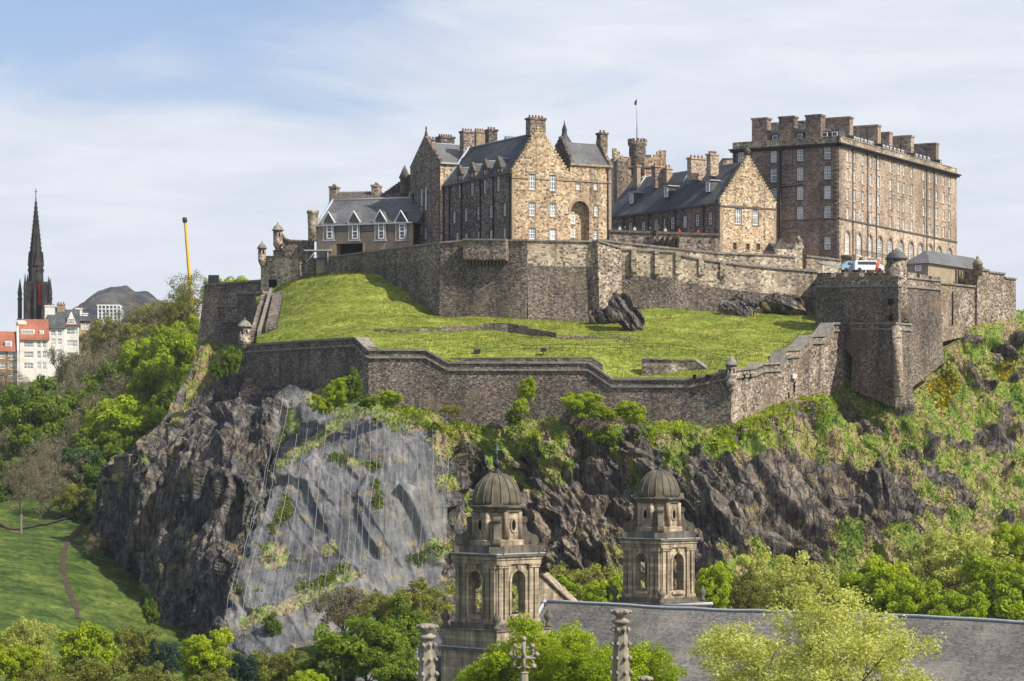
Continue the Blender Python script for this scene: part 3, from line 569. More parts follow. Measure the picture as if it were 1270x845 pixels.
def wall_holes(mb, m, s0, s1, z0, z1, holes, reveal=0.3):
    ss = sorted(set([s0, s1]+[min(max(v, s0), s1) for h in holes for v in (h[0]-h[2]/2, h[0]+h[2]/2)]))
    zs = sorted(set([z0, z1]+[min(max(v, z0), z1) for h in holes for v in (h[1]-h[3]/2, h[1]+h[3]/2)]))
    for a, b in zip(ss, ss[1:]):
        if b-a < 1e-4: continue
        run = None
        for c, d in zip(zs, zs[1:]):
            if d-c < 1e-4: continue
            x, z = (a+b)/2, (c+d)/2
            solid = not any(abs(x-h[0]) < h[2]/2 and abs(z-h[1]) < h[3]/2 for h in holes)
            if solid: mb.quad(m(a, c, 0), m(b, c, 0), m(b, d, 0), m(a, d, 0))
    for h in holes:
        a, b, c, d = h[0]-h[2]/2, h[0]+h[2]/2, max(h[1]-h[3]/2, z0), min(h[1]+h[3]/2, z1)
        if d <= c: continue
        mb.quad(m(a, c, 0), m(a, d, 0), m(a, d, -reveal), m(a, c, -reveal)); mb.quad(m(b, c, 0), m(b, d, 0), m(b, d, -reveal), m(b, c, -reveal))
        mb.quad(m(a, d, 0), m(b, d, 0), m(b, d, -reveal), m(a, d, -reveal)); mb.quad(m(a, c, 0), m(b, c, 0), m(b, c, -reveal), m(a, c, -reveal))
def mbox(mb, m, a0, a1, z0, z1, d0, d1):
    mb.hexa([m(a0, z0, d0), m(a1, z0, d0), m(a1, z0, d1), m(a0, z0, d1)], [m(a0, z1, d0), m(a1, z1, d0), m(a1, z1, d1), m(a0, z1, d1)])
def window(m, s, z, w, h, parent, reveal=0.3, bars=(2, 4), surround=None, frame=None, glass=None, fw=0.15, sw=0.16, fmat='white', gmat='glass'):
    mb = MB(); d0, d1 = -reveal+0.02, -reveal+0.14
    a0, a1, z0, z1 = s-w/2, s+w/2, z-h/2, z+h/2
    mbox(mb, m, a0, a0+fw, z0, z1, d0, d1); mbox(mb, m, a1-fw, a1, z0, z1, d0, d1)
    mbox(mb, m, a0+fw, a1-fw, z0, z0+fw*1.2, d0, d1); mbox(mb, m, a0+fw, a1-fw, z1-fw, z1, d0, d1)
    mbox(mb, m, a0+fw, a1-fw, z-fw*.5, z+fw*.5, d0, d1)
    for i in range(1, bars[0]):
        x = a0+w*i/bars[0]; mbox(mb, m, x-.045, x+.045, z0+fw, z-fw*.5, d0, d1-.04); mbox(mb, m, x-.045, x+.045, z+fw*.5, z1-fw, d0, d1-.04)
    for j in range(1, bars[1]):
        y = z0+h*j/bars[1]
        if abs(y-z) > .1: mbox(mb, m, a0+fw, a1-fw, y-.03, y+.03, d0, d1-.05)
    f = mb.build('window', M[fmat], parent)
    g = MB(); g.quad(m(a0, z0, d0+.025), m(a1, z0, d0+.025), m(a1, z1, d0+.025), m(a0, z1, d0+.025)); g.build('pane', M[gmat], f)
    if surround:
        q = MB(); e = 0.035
        mbox(q, m, a0-sw, a0, z0-.1, z1+sw*1.2, -.1, e); mbox(q, m, a1, a1+sw, z0-.1, z1+sw*1.2, -.1, e)
        mbox(q, m, a0, a1, z1, z1+sw*1.2, -.1, e); mbox(q, m, a0-sw-.05, a1+sw+.05, z0-.24, z0-.1, -.1, e+.06); mbox(q, m, a0, a1, z0-.1, z0, -.1, e+.03)
        q.build('surround', M[surround], f)
    return f
def pipe(m, s, z0, z1, parent, r=0.11):
    mb = MB(); mb.tube([m(s, z0, .16), m(s, z1-.4, .16)], r, 6); mbox(mb, m, s-.28, s+.28, z1-.55, z1-.05, .02, .42); return mb.build('drainpipe', M['iron'], parent)
def gable(mb, m, s0, s1, z0, apex, thick=0.5, steps=9, sa=None, cap=0.35):
    """crow-stepped gable standing on the wall s0..s1 at height z0"""
    sa = (s0+s1)/2 if sa is None else sa
    for i in range(steps):
        f0, f1 = i/steps, (i+1)/steps
        a = s0+(sa-s0)*f0; b = s1+(sa-s1)*f0; za, zb = z0+(apex-z0)*f0, z0+(apex-z0)*f1
        mbox(mb, m, a, b, za, zb, -thick, 0.0)
        a2 = s0+(sa-s0)*f1; b2 = s1+(sa-s1)*f1
        mbox(mb, m, a-.05, a2-.01, zb+.004, zb+cap, -thick-.05, 0.06); mbox(mb, m, b2+.01, b+.05, zb+.004, zb+cap, -thick-.05, 0.06)
def ridge_roof(mb, fr, x0, x1, y0, y1, ze, zr, axis='y', over=0.25, xr=None):
    """closed roof prism; ridge along local y (axis='y') or local x"""
    w = fr.w
    if axis == 'y':
        xm = (x0+x1)/2 if xr is None else xr
        mb.hexa([w(x0-over, y0, ze), w(x1+over, y0, ze), w(x1+over, y1, ze), w(x0-over, y1, ze)], [w(xm-.02, y0, zr), w(xm+.02, y0, zr), w(xm+.02, y1, zr), w(xm-.02, y1, zr)])
    else:
        ym = (y0+y1)/2 if xr is None else xr
        mb.hexa([w(x0, y0-over, ze), w(x1, y0-over, ze), w(x1, y1+over, ze), w(x0, y1+over, ze)], [w(x0, ym-.02, zr), w(x1, ym-.02, zr), w(x1, ym+.02, zr), w(x0, ym+.02, zr)])
def chimney(fr, x, y, lx, ly, z0, z1, parent, mat='rubble_bar', pots=4, along='x'):
    mb = MB(); w = fr.w
    mb.box(w, x-lx/2, x+lx/2, y-ly/2, y+ly/2, z0, z1-.35); mb.box(w, x-lx/2-.15, x+lx/2+.15, y-ly/2-.15, y+ly/2+.15, z1-.35, z1)
    c = mb.build('chimney', M[mat], parent)
    for i in range(pots):
        t = (i+.5)/pots-.5; q = MB(); q.lathe(w(x+(lx*t if along == 'x' else 0), y+(ly*t if along == 'y' else 0), z1), [(.19, 0), (.15, .45), (.19, .5)], 8); q.build('chimney_pot', M['pot'], c)
    return c
def arch_fill(mb, m, s, w, zs, zt, d0, d1, n=10):
    """solid between the rectangle top and a round arch springing at zs (radius w/2), plus soffit"""
    r = w/2; pts = [(s-r*math.cos(PI*i/n), zs+r*math.sin(PI*i/n)) for i in range(n+1)]
    for (a, b), (c, d) in zip(pts, pts[1:]):
        mb.quad(m(a, b, d0), m(c, d, d0), m(c, zt, d0), m(a, zt, d0)); mb.quad(m(a, b, d1), m(c, d, d1), m(c, zt, d1), m(a, zt, d1)); mb.quad(m(a, b, d0), m(c, d, d0), m(c, d, d1), m(a, b, d1))
def arch_ring(mb, m, s, w, zs, t, d0, d1, n=12, foot=0.0):
    r = w/2; q = [(s-(r)*math.cos(PI*i/n), zs+r*math.sin(PI*i/n), s-(r+t)*math.cos(PI*i/n), zs+(r+t)*math.sin(PI*i/n)) for i in range(n+1)]
    if foot: q = [(s-r, zs-foot, s-r-t, zs-foot)]+q+[(s+r, zs-foot, s+r+t, zs-foot)]
    for A, B in zip(q, q[1:]):
        mb.hexa([m(A[0], A[1], d0), m(B[0], B[1], d0), m(B[2], B[3], d0), m(A[2], A[3], d0)], [m(A[0], A[1], d1), m(B[0], B[1], d1), m(B[2], B[3], d1), m(A[2], A[3], d1)])
def rampart(pts, thick, parent, mat, cop='coping', cap=0.35, proud=0.25, name='wall', string=None, batter=0.0, parapet=None, close=True):
    """pts: (px, y_top, y_bottom, Y) along the face; parapet=(drop_m, mat) splits the upper band off as its own part"""
    top = [P(a, b, d) for a, b, c, d in pts]; bot = [Vector((t.x, t.y, Zp(c, d))) for t, (a, b, c, d) in zip(top, pts)]
    nrm = []
    for i in range(len(top)):
        a, b = top[max(i-1, 0)], top[min(i+1, len(top)-1)]; d = Vector((b.x-a.x, b.y-a.y, 0)).normalized(); nrm.append(Vector((-d.y, d.x, 0)))   # inward (away from camera)
    nrm = [n if n.y > 0 or abs(n.y) < .01 else n for n in nrm]
    def run(mb, za, zb, d0, d1):      # za, zb functions of index -> z ; extrude between offsets d0 (front) and d1 (back)
        for i in range(len(top)-1):
            j = i+1
            def q(k, zf, d): return Vector((top[k].x, top[k].y, 0))+nrm[k]*d+Vector((0, 0, zf(k)))
            mb.hexa([q(i, za, d0), q(j, za, d0), q(j, za, d1), q(i, za, d1)], [q(i, zb, d0), q(j, zb, d0), q(j, zb, d1), q(i, zb, d1)])
    zt = lambda k: top[k].z; zb = lambda k: bot[k].z
    drop = parapet[0] if parapet else 0
    mb = MB()
    for i in range(len(top)-1):
        j = i+1
        def q(k, z, d): return Vector((top[k].x, top[k].y, z))+nrm[k]*d
        h = lambda k: max(zt(k)-drop-cap-zb(k), 0)*batter
        mb.hexa([q(i, zb(i), -h(i)), q(j, zb(j), -h(j)), q(j, zb(j), thick), q(i, zb(i), thick)], [q(i, zt(i)-drop-cap, 0), q(j, zt(j)-drop-cap, 0), q(j, zt(j)-drop-cap, thick), q(i, zt(i)-drop-cap, thick)])
    mb.build(name, M[mat], parent)
    if parapet:
        m2 = MB(); run(m2, lambda k: zt(k)-drop-cap, lambda k: zt(k)-cap, 0.06, thick-.06); m2.build('parapet', M[parapet[1]], parent)
    m3 = MB(); run(m3, lambda k: zt(k)-cap, zt, -proud, thick+proud*.5); m3.build('coping', M[cop], parent)
    if string:
        m4 = MB(); run(m4, lambda k: zt(k)-string-.16, lambda k: zt(k)-string+.16, -.3, .1); m4.build('string_course', M[cop], parent)
    return top
def bartizan(px, ytop, ybot, Y, wpx, label, cap=True):
    """round corner turret with a domed stone cap on a corbel"""
    sc = Y/F; r = wpx*sc/2; z1 = Zp(ytop, Y); z0 = Zp(ybot, Y); x = (px-CX)/F*Y; H = z1-z0; hc = H*0.30
    t = thing('bartizan', (x, Y, z0), label, 'turret', 'round turrets on the castle walls')
    mb = MB(); mb.lathe((x, Y, z0), [(r*.3, 0), (r*.55, H*.08), (r*.6, H*.12), (r*.85, H*.2), (r*.9, H*.24), (r*.88, H*.25), (r*.88, H-hc)], 20); mb.build('turret_wall', M['rubble_lit'], t)
    q = MB(); q.lathe((x, Y, z1-hc), [(r*1.12, 0), (r*1.15, .15), (r*.98, .3), (r*.8, hc*.42), (r*.5, hc*.62), (r*.2, hc*.74), (r*.12, hc*.78), (r*.16, hc*.84), (r*.06, hc)], 20); q.build('turret_cap', M['coping'], t)
    for a in (-1.9, -1.1, -2.6):
        s_ = MB(); d = Vector((math.cos(a), math.sin(a), 0)); c = Vector((x, Y, z0+H*.5))+d*(r*.88)
        sd_ = Vector((-d.y, d.x, 0)); s_.hexa([c-sd_*.12-d*.1, c+sd_*.12-d*.1, c+sd_*.12+d*.03, c-sd_*.12+d*.03], [c-sd_*.12-d*.1+Vector((0, 0, .7)), c+sd_*.12-d*.1+Vector((0, 0, .7)), c+sd_*.12+d*.03+Vector((0, 0, .7)), c-sd_*.12+d*.03+Vector((0, 0, .7))]); s_.build('loophole', M['dark'], t)
    return t
# ================================================================ CASTLE WALLS
def z2(x, y): return (230+x/4.224, 220+y/4.224)
def z3(x, y): return (480+x/4.2267, 130+y/4.2267)
def z4(x, y): return (740+x/3.8407, 110+y/3.8407)
def z5(x, y): return (900+x/3.2486, 120+y/3.2486)

t = thing('rampart', P(640, 400, 446), 'tall grey upper rampart under the gabled stone building, above the lawn', 'wall')
rampart([(390,320.5,352,484.5),(480,308.6,366,461.5),(546,300,396,446.5)], 3, t, 'rubble_wall', parapet=(2.6, 'rubble_grey'), batter=.02, cap=.3)
rampart([(546,300,402,446.5),(575,297.5,402,445.5),(654,297,405,442)], 3, t, 'rubble_wall', parapet=(2.2, 'rubble_grey'), batter=.06, cap=.3)
rampart([(654,297,405,442),(736,298.5,408,444.5)], 3, t, 'rubble_wall', parapet=(4.2, 'rubble_parapet'), batter=.06, cap=.3)
rampart([(741,298,390,443),(770,306.5,392,446)], 4, t, 'rubble_lit', cap=.3, name='buttress', batter=.05)
rampart([(770,308,395,447),(841,311.5,395,449),(842,315,395,449),(861,319,395,449.6),(894,324,395,451),(925,328,396,452.5),(954,331,396,454),(1014,336,398,457)], 3, t, 'rubble_wall', parapet=(4.4, 'rubble_parapet'), batter=.03, cap=.3)
for (a, y0, y1) in ((786,311,338),(815,313,340),(840.5,314,340),(869,322,341),(896,326,343)):     # shallow pilasters
    Y = 447+(a-770)/243*9; mb = MB(); p0, p1 = P(a-3.2, y0, Y), P(a+3.2, y1, Y)
    mb.hexa([(p0.x, Y-1.1, p1.z), (p1.x, Y-1.1, p1.z), (p1.x, Y+.5, p1.z), (p0.x, Y+.5, p1.z)], [(p0.x, Y-1.1, p0.z), (p1.x, Y-1.1, p0.z), (p1.x, Y+.5, p0.z), (p0.x, Y+.5, p0.z)]); mb.build('pilaster', M['rubble_parapet'], t)
# boxed-out projection with corbels
rampart([(574.5,296,322,443.8),(627.5,296.5,323,441.6)], 1.6, t, 'rubble_grey', name='projection', cap=.3)
for k in range(12):
    a = 577+k*4.3; Y = 443.7-(a-574)/53*2.2; p0, p1 = P(a, 322, Y), P(a+2.0, 327, Y); mb = MB()
    mb.hexa([(p0.x, Y+.6, p1.z-.3), (p1.x, Y+.6, p1.z-.3), (p1.x, Y+1.6, p1.z-.3), (p0.x, Y+1.6, p1.z-.3)], [(p0.x, Y-.1, p0.z+.1), (p1.x, Y-.1, p0.z+.1), (p1.x, Y+1.6, p0.z+.1), (p0.x, Y+1.6, p0.z+.1)]); mb.build('corbel', M['trim_dark'], t)

t = thing('inner_wall', P(820, 320, 452), 'long pale inner wall stepping down just behind the upper rampart', 'wall')
rampart([(741,296.5,330,448.2),(815,305,330,450.8),(893,313,335,453.6),(960,315.5,345,456.5),(986,318,345,458)], 1.2, t, 'rubble_parapet', cap=.3)
rampart([(1000,316.5,345,460),(1043,321.6,345,462)], 1.2, t, 'rubble_parapet', cap=.3)
t = thing('terrace_wall', P(820, 300, 451), 'dark terrace wall with people leaning on it in front of the long slate-roofed building', 'wall')
rampart([(756,285,308,452.5),(893,290,318,455.5)], 1.0, t, 'rubble_grey', 'trim_dark', cap=.4, parapet=(1.2, 'rubble_grey'))
for k in range(9):
    a = 772+k*13.5; Y = 452.9+(a-756)/137*3-.2; p0 = P(a, 297.5, Y); p1 = P(a+3.5, 300.5, Y); mb = MB()
    mb.hexa([(p0.x, Y-.35, p1.z), (p1.x, Y-.35, p1.z), (p1.x, Y+.3, p1.z), (p0.x, Y+.3, p1.z)], [(p0.x, Y-.35, p0.z), (p1.x, Y-.35, p0.z), (p1.x, Y+.3, p0.z), (p0.x, Y+.3, p0.z)]); mb.build('corbel', M['trim_dark'], t)
mb = MB()
for a in (816, 822.5, 829, 836, 841):
    p0, p1 = P(a-1.3, 294, 452.4), P(a+1.3, 308, 452.4); mb.hexa([(p0.x, 453.4, p1.z), (p1.x, 453.4, p1.z), (p1.x, 454.4, p1.z), (p0.x, 454.4, p1.z)], [(p0.x, 452.2, p0.z), (p1.x, 452.2, p0.z), (p1.x, 454.4, p0.z), (p0.x, 454.4, p0.z)])
p0, p1 = P(813, 279, 452.3), P(817, 300, 452.3); mb.hexa([(p0.x, 452.3, p1.z), (p1.x, 452.3, p1.z), (p1.x, 453.3, p1.z), (p0.x, 453.3, p1.z)], [(p0.x+.25, 452.3, p0.z), (p1.x-.05, 452.3, p0.z), (p1.x-.05, 453.3, p0.z), (p0.x+.25, 453.3, p0.z)])
mb.build('bracket', M['trim_dark'], t)

t = thing('rampart', P(650, 500, 408), 'long lower rampart with stepped pale coping along the foot of the lawn', 'wall')
rampart([(303,427,484,441),(345,424.3,484,432.6),(441,418,505,413.2),(453,430,508,410.4),(457,432.8,508,410)], 2.2, t, 'rubble_wall', string=1.35, cap=.35)
rampart([(457,432.8,510,410),(527.6,432.8,522,409.5),(556,448.5,526,409.2),(729,448.5,535,407),(759,469,535,406),(856,469,535,403.8),(880,464,535,403),(907,458,540,402)], 2.2, t, 'rubble_wall', string=1.35, cap=.35)
rampart([(907,458,540,402),(936,455,524,408),(946,450,520,410.2),(968,449,512,415),(975,433,510,416.7),(991,432,506,420.2),(1007,415.5,503,423.8),(1022,415,500,427.2),(1033,400,497,429.7),(1060,400,480,435.8)], 2.2, t, 'rubble_lit', string=1.35, cap=.35)
for (a, b, w, h, Y) in ((861.5,467.5,3.5,5,402.6),(878,467.5,4,6,402.3),(923.5,467,1.8,6,404.6),(931,467,1.8,6,406.2),(985.5,480,1.6,12,418.6),(978.6,490,1.4,7,417.2)):
    mb = MB(); p0, p1 = P(a-w/2, b-h/2, Y), P(a+w/2, b+h/2, Y); mb.hexa([(p0.x, Y-.1, p1.z), (p1.x, Y-.1, p1.z), (p1.x, Y+1, p1.z), (p0.x, Y+1, p1.z)], [(p0.x, Y-.1, p0.z), (p1.x, Y-.1, p0.z), (p1.x, Y+1, p0.z), (p0.x, Y+1, p0.z)]); mb.build('loophole', M['dark'], t)
mb = MB(); p0, p1 = P(983, 464, 418), P(988.5, 469.5, 418); mb.hexa([(p0.x, 417.8, p1.z), (p1.x, 417.8, p1.z), (p1.x, 418.8, p1.z), (p0.x, 418.8, p1.z)], [(p0.x, 417.8, p0.z), (p1.x, 417.8, p0.z), (p1.x, 418.8, p0.z), (p0.x, 418.8, p0.z)]); mb.build('plaque', M['white'], t)
bartizan(907, 440, 486, 401.6, 15, 'round turret at the right corner of the lower rampart', True)
bartizan(303.5, 394, 434, 440.4, 17, 'round turret at the left end of the lower rampart beside the steps')
bartizan(325, 299, 331, 486.5, 11, 'small dark turret on the corner of the gate block, farthest left')
bartizan(344.6, 275.5, 312, 486, 13, 'slim turret with a pointed cap above the gate block')

t = thing('retaining_wall', P(600, 415, 425), 'low dark stone step running across the middle of the lawn', 'wall')
pts = [(464,412.5),(500,413),(545,412.5),(600,410.5),(630,411),(655,415),(690,420.5),(740,422),(782,421)]
for i, ((a, b), (c, d)) in enumerate(zip(pts, pts[1:])):
    A, B = lawn_hit(a, b), lawn_hit(c, d); hh = [.5, .6, .9, 1.3, 1.3, 1.0, .6, .4][i]; mb = MB()
    mb.hexa([A+Vector((0, -.2, -.6)), B+Vector((0, -.2, -.6)), B+Vector((0, .9, -.6)), A+Vector((0, .9, -.6))], [A+Vector((0, 0, hh)), B+Vector((0, 0, hh)), B+Vector((0, .9, hh)), A+Vector((0, .9, hh))]); mb.build('wall', M['rubble_wall'], t)
t = thing('retaining_wall', P(830, 455, 408), 'sunken stone platform wall inside the lower rampart by the corner turret', 'wall')
rampart([(796,444,470,409.5),(850,446,470,409),(862,446,470,408.5),(884,462,474,406)], .9, t, 'rubble_parapet', cap=.2)
t = thing('retaining_wall', P(650, 443, 411), 'low stone ledge just inside the lower rampart left of the platform', 'wall')
rampart([(556,443.5,456,411.6),(734,443,456,409.4),(748,452,468,409)], .8, t, 'rubble_parapet', cap=.15)

# bastion
t = thing('bastion', P(1114, 480, 425), 'massive angular bastion with a lit right face below the helicopter-like white vans', 'bastion')
t['label'] = 'massive angular corner bastion with a dark left face, right of the lawn'
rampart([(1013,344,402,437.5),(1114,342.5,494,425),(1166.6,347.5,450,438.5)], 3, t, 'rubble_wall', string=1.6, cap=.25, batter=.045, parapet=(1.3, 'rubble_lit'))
for i, (a, b) in enumerate(((1013,1031),(1037,1047),(1052,1066),(1072,1085),(1089,1099))):
    Ya, Yb = 437.5-(a-1013)/101*12.5, 437.5-(b-1013)/101*12.5; mb = MB(); p, q = P(a, 338.5, Ya), P(b, 338.5, Yb); zb = p.z-1.0
    mb.hexa([(p.x, p.y, zb), (q.x, q.y, zb), (q.x+.8, q.y+1, zb), (p.x+.8, p.y+1, zb)], [(p.x, p.y, p.z), (q.x, q.y, q.z), (q.x+.8, q.y+1, q.z), (p.x+.8, p.y+1, p.z)]); mb.build('merlon', M['rubble_grey'], t)
for (a, b, y) in ((1126,1137,338),(1141,1152,340.5),(1155,1166.5,342.5)):
    Ya, Yb = 425+(a-1114)/52.6*13.5, 425+(b-1114)/52.6*13.5; mb = MB(); p, q = P(a, y, Ya), P(b, y+1, Yb); zb = p.z-1.5
    mb.hexa([(p.x, p.y, zb), (q.x, q.y, zb), (q.x-.8, q.y+.7, zb), (p.x-.8, p.y+.7, zb)], [(p.x, p.y, p.z), (q.x, q.y, q.z), (q.x-.8, q.y+.7, q.z), (p.x-.8, p.y+.7, p.z)]); mb.build('merlon', M['rubble_lit'], t)
m2 = MB()
rampart([(1057.5,400,484,431.5),(1112,400,506,422.6),(1129.5,401.5,506,426.6)], 2, t, 'rubble_wall', string=1.1, cap=.3, batter=.035, name='lower_wall', parapet=(.9, 'rubble_grey'))
q = MB(); q.tube([P(1111.3, 405, 422.3), P(1114.8, 492, 420.4)], .85, 5); q.build('corner_quoins', M['rubble_parapet'], t)
for (a, b) in ((1104.5,374),(1105,394)):
    mb = MB(); p = P(a, b, 425.4); mb.hexa([p+Vector((-.3, .3, -.5)), p+Vector((.3, -.1, -.5)), p+Vector((.3, 1.2, -.5)), p+Vector((-.3, 1.4, -.5))], [p+Vector((-.3, .3, .45)), p+Vector((.3, -.1, .45)), p+Vector((.3, 1.2, .45)), p+Vector((-.3, 1.4, .45))]); mb.build('opening', M['dark'], t)
t = thing('corner_turret', P(1112, 400, 427.3), 'stout round turret with a dark conical roof on the bastion corner', 'turret')
c = P(1112, 400, 427.6); hz = Zp(322, 427.6)-c.z; mb = MB(); mb.lathe(c, [(2.1, 0), (2.0, hz*.35), (1.75, hz*.55), (1.65, hz)], 24); mb.build('turret_wall', M['rubble_lit'], t)
mb = MB(); mb.lathe(c, [(1.95, hz), (1.9, hz+.2), (1.3, hz+1.0), (.7, hz+1.45), (.15, hz+1.75), (.1, hz+1.9)], 24); mb.build('roof', M['slate'], t)

t = thing('rampart', P(1190, 380, 450), 'set-back sunlit rampart between the bastion and the far right tower', 'wall')
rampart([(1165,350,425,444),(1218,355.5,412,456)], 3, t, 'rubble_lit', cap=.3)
mb = MB(); mb.tube([P(1182, 362, 447.4), P(1181.6, 403, 447.4)], .12, 6); mb.build('drainpipe', M['iron'], t)
t = thing('wall_tower', P(1240, 380, 458), 'rough square wall tower closing the castle at the far right', 'tower')
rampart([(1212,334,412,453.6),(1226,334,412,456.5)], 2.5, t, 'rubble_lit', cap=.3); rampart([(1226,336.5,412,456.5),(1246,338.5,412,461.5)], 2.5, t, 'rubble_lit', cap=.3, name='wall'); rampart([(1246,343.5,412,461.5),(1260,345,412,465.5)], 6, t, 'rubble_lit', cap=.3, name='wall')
mb = MB(); p = P(1212.5, 342, 453); mb.lathe(p, [(.9, 0), (.8, 1.9), (1.0, 2.0), (.7, 2.5), (.25, 2.9), (.3, 3.2), (.05, 3.5)], 12); mb.build('pinnacle', M['rubble_parapet'], t)

# left end: gate block, walls, steps
t = thing('gate_block', P(345, 345, 484), 'square gate block with a small black doorway above the steps', 'gatehouse')
rampart([(323.5,317.5,362,488),(371.5,317.8,352,484)], 5, t, 'rubble_parapet', cap=.3)
rampart([(371.6,316.5,352,483.6),(377,309.5,352,484),(391,321,352,484.2)], 3, t, 'rubble_grey', cap=.3, name='wall')
rampart([(350,289,318,487),(353,295,318,487),(360,297.3,318,486.7),(388,298.5,318,486)], 1.2, t, 'rubble_grey', cap=.3, name='parapet_wall')
rampart([(339,311,322,489),(356,306,322,488),(371,309.5,322,487)], 2, t, 'rubble_parapet', cap=.2, name='wall')
mb = MB(); p0, p1 = P(333, 346.5, 486.4), P(343, 359, 485.6); mb.hexa([(p0.x, 487.0, p1.z), (p1.x, 486.1, p1.z), (p1.x, 488, p1.z), (p0.x, 488, p1.z)], [(p0.x, 487.0, p0.z), (p1.x, 486.1, p0.z), (p1.x, 488, p0.z), (p0.x, 488, p0.z)]); mb.build('doorway', M['dark'], t)
t = thing('curtain_wall', P(270, 420, 500), 'dark battered curtain wall at the left end above the cliff', 'wall')
mb = MB(); A, B, C_, D = P(253.7,355,503), P(323,349,494), P(323,440,491), P(239,468,499); k = Vector((3, 5, 0))
mb.hexa([D, C_, C_+k, D+k], [A, B, B+k, A+k]); mb.build('wall', M['rubble_wall'], t)
mb = MB(); e = Vector((0, -.25, 0)); u_ = Vector((0, 0, .35)); mb.hexa([A+e, B+e, B+k, A+k], [A+e+u_, B+e+u_, B+k+u_, A+k+u_]); mb.build('coping', M['coping'], t)
mb = MB(); mb.box(lambda x, y, z: P(264.5, 354, 503)+Vector((x, y, z)), -1, 1, 0, 1.5, -.5, 2.0); mb.build('chimney', M['iron'], t)
rampart([(270,379,400,495),(294,379,400,493)], 1, t, 'rubble_grey', cap=.3, name='buttress')
t = thing('stair_wall', P(310, 390, 484), 'dark block with a pale flat coping left of the long steps', 'wall')
rampart([(294,362.5,445,489),(327,361,432,484)], 3, t, 'rubble_wall', cap=.45)
t = thing('staircase', P(330, 400, 465), 'long straight stone steps with parapets climbing to the gate block', 'stairs')
def slope_slab(name, mat, a, b, h, w):
    A0, A1, B0, B1 = a[0], a[1], b[0], b[1]; up = Vector((0, 0, h)); dn = Vector((0, 0, -6)); mb = MB()
    mb.hexa([A0+dn, A1+dn, B1+dn, B0+dn], [A0+up, A1+up, B1+up, B0+up]); return mb.build(name, mat, t)
slope_slab('parapet', M['coping'], (P(334.5,361,482), P(338,361,482)), (P(319,415,446), P(323.5,415,446)), .6, 1)
slope_slab('parapet', M['rubble_grey'], (P(324,372,480), P(328,371,480)), (P(311,416,446), P(315,416,446)), .9, 1)
slope_slab('retaining_slab', M['rubble_wall'], (P(339,370,477), P(351,369,477)), (P(329,414,446.5), P(343,414,446.5)), 1.1, 1)
mb = MB()
for i in range(34):
    f0, f1 = i/34, (i+1)/34; Y0, Y1 = 481-34*f0, 481-34*f1; x0, x1 = (324-12*f0, 335-15*f0); zz = Zp(366+49*f0, Y0)
    a, b = XYp(x0, Y0)[0], XYp(x1, Y0)[0]; mb.hexa([(a, Y1, zz-2), (b, Y1, zz-2), (b, Y0, zz-2), (a, Y0, zz-2)], [(a, Y1, zz), (b, Y1, zz), (b, Y0, zz), (a, Y0, zz)])
mb.build('steps', M['rubble_grey'], t)
# crag steps below the left turret
t = thing('buttress', P(312, 480, 438), 'stepped grey masonry buttress patching the crag below the left turret', 'buttress')
for i in range(7):
    y0 = 468+i*6.2; mb = MB(); a, b = 303-i*2.2, 333-i*2.6; Y = 438.5-i*.9
    p0, p1 = P(a, y0, Y), P(b, y0+8, Y); mb.hexa([(p0.x, Y, p1.z), (p1.x, Y, p1.z), (p1.x, Y+8, p1.z), (p0.x, Y+8, p1.z)], [(p0.x, Y+.3, p0.z), (p1.x, Y+.3, p0.z), (p1.x, Y+8, p0.z), (p0.x, Y+8, p0.z)]); mb.build('course', M['rubble_grey'], t)
t = thing('retaining_wall', P(165, 572, 430), 'small dark retaining wall with a grassy top on the left shoulder of the cliff', 'wall')
rampart([(141,567,592,429.5),(160,563.5,596,427),(184,563.5,585,429)], 2.5, t, 'rubble_wall', cap=.2)

# ================================================================ CASTLE BUILDINGS
def win_list(fr_hit, m, lst, parent, width, zf, sur='trim', **kw):
    """lst: (x, y0, y1) in enlarged-view pixels -> holes + windows"""
    holes = []
    for it in lst:
        x, y0, y1 = it[:3]; w = it[3] if len(it) > 3 else width
        s, za = fr_hit(*zf(x, y0)); _, zb = fr_hit(*zf(x, y1)); h = abs(za-zb); z = (za+zb)/2
        holes.append((s, z, w, h)); window(m, s, z, w, h, parent, surround=sur, **kw)
    return holes
# ---- main gabled building
H = Frame(635, 448, 28)
t = thing('gabled_building', H.w(9, 10, 128), 'tall crow-stepped stone building with a sunlit golden gable at the centre of the castle', 'building')
mF, mL = H.mf(), H.ml(); ze = 143.4; x_r = H.front(707, 215)[0]; x_e = H.front(758, 215)[0]; y_e = 26.4; zr = H.front(668, 160)[1]; za_right = H.front(735, 206)[1]
holes = win_list(H.front, mF, [(761,355,445),(870,358,450),(761,510,582),(870,515,586),(761,645,706),(870,650,708)], t, 1.3, z3, bars=(3, 4))
holes += win_list(H.front, mF, [(1095,393,445),(1097,525,583),(1095,655,705),(1003,412,445)], t, .85, z3)
sa, zt_ = H.front(*z3(1012, 505)); _, zb_ = H.front(*z3(1012, 712)); aw = 3.7
holes.append((sa, (zt_+zb_)/2, aw, zt_-zb_))
mb = MB(); wall_holes(mb, mF, 0, x_e, 128, ze, holes, .35); wall_holes(mb, mF, x_r, x_e, ze, za_right, [], .3)
gable(mb, mF, 0, x_r, ze, zr, .6, 16, sa=H.front(668, 200)[0])
arch_fill(mb, mF, sa, aw, zt_-aw/2, zt_, 0, -.35, 12)
mb.quad(mF(sa-aw/2, zb_, -1.5), mF(sa+aw/2, zb_, -1.5), mF(sa+aw/2, zt_, -1.5), mF(sa-aw/2, zt_, -1.5))
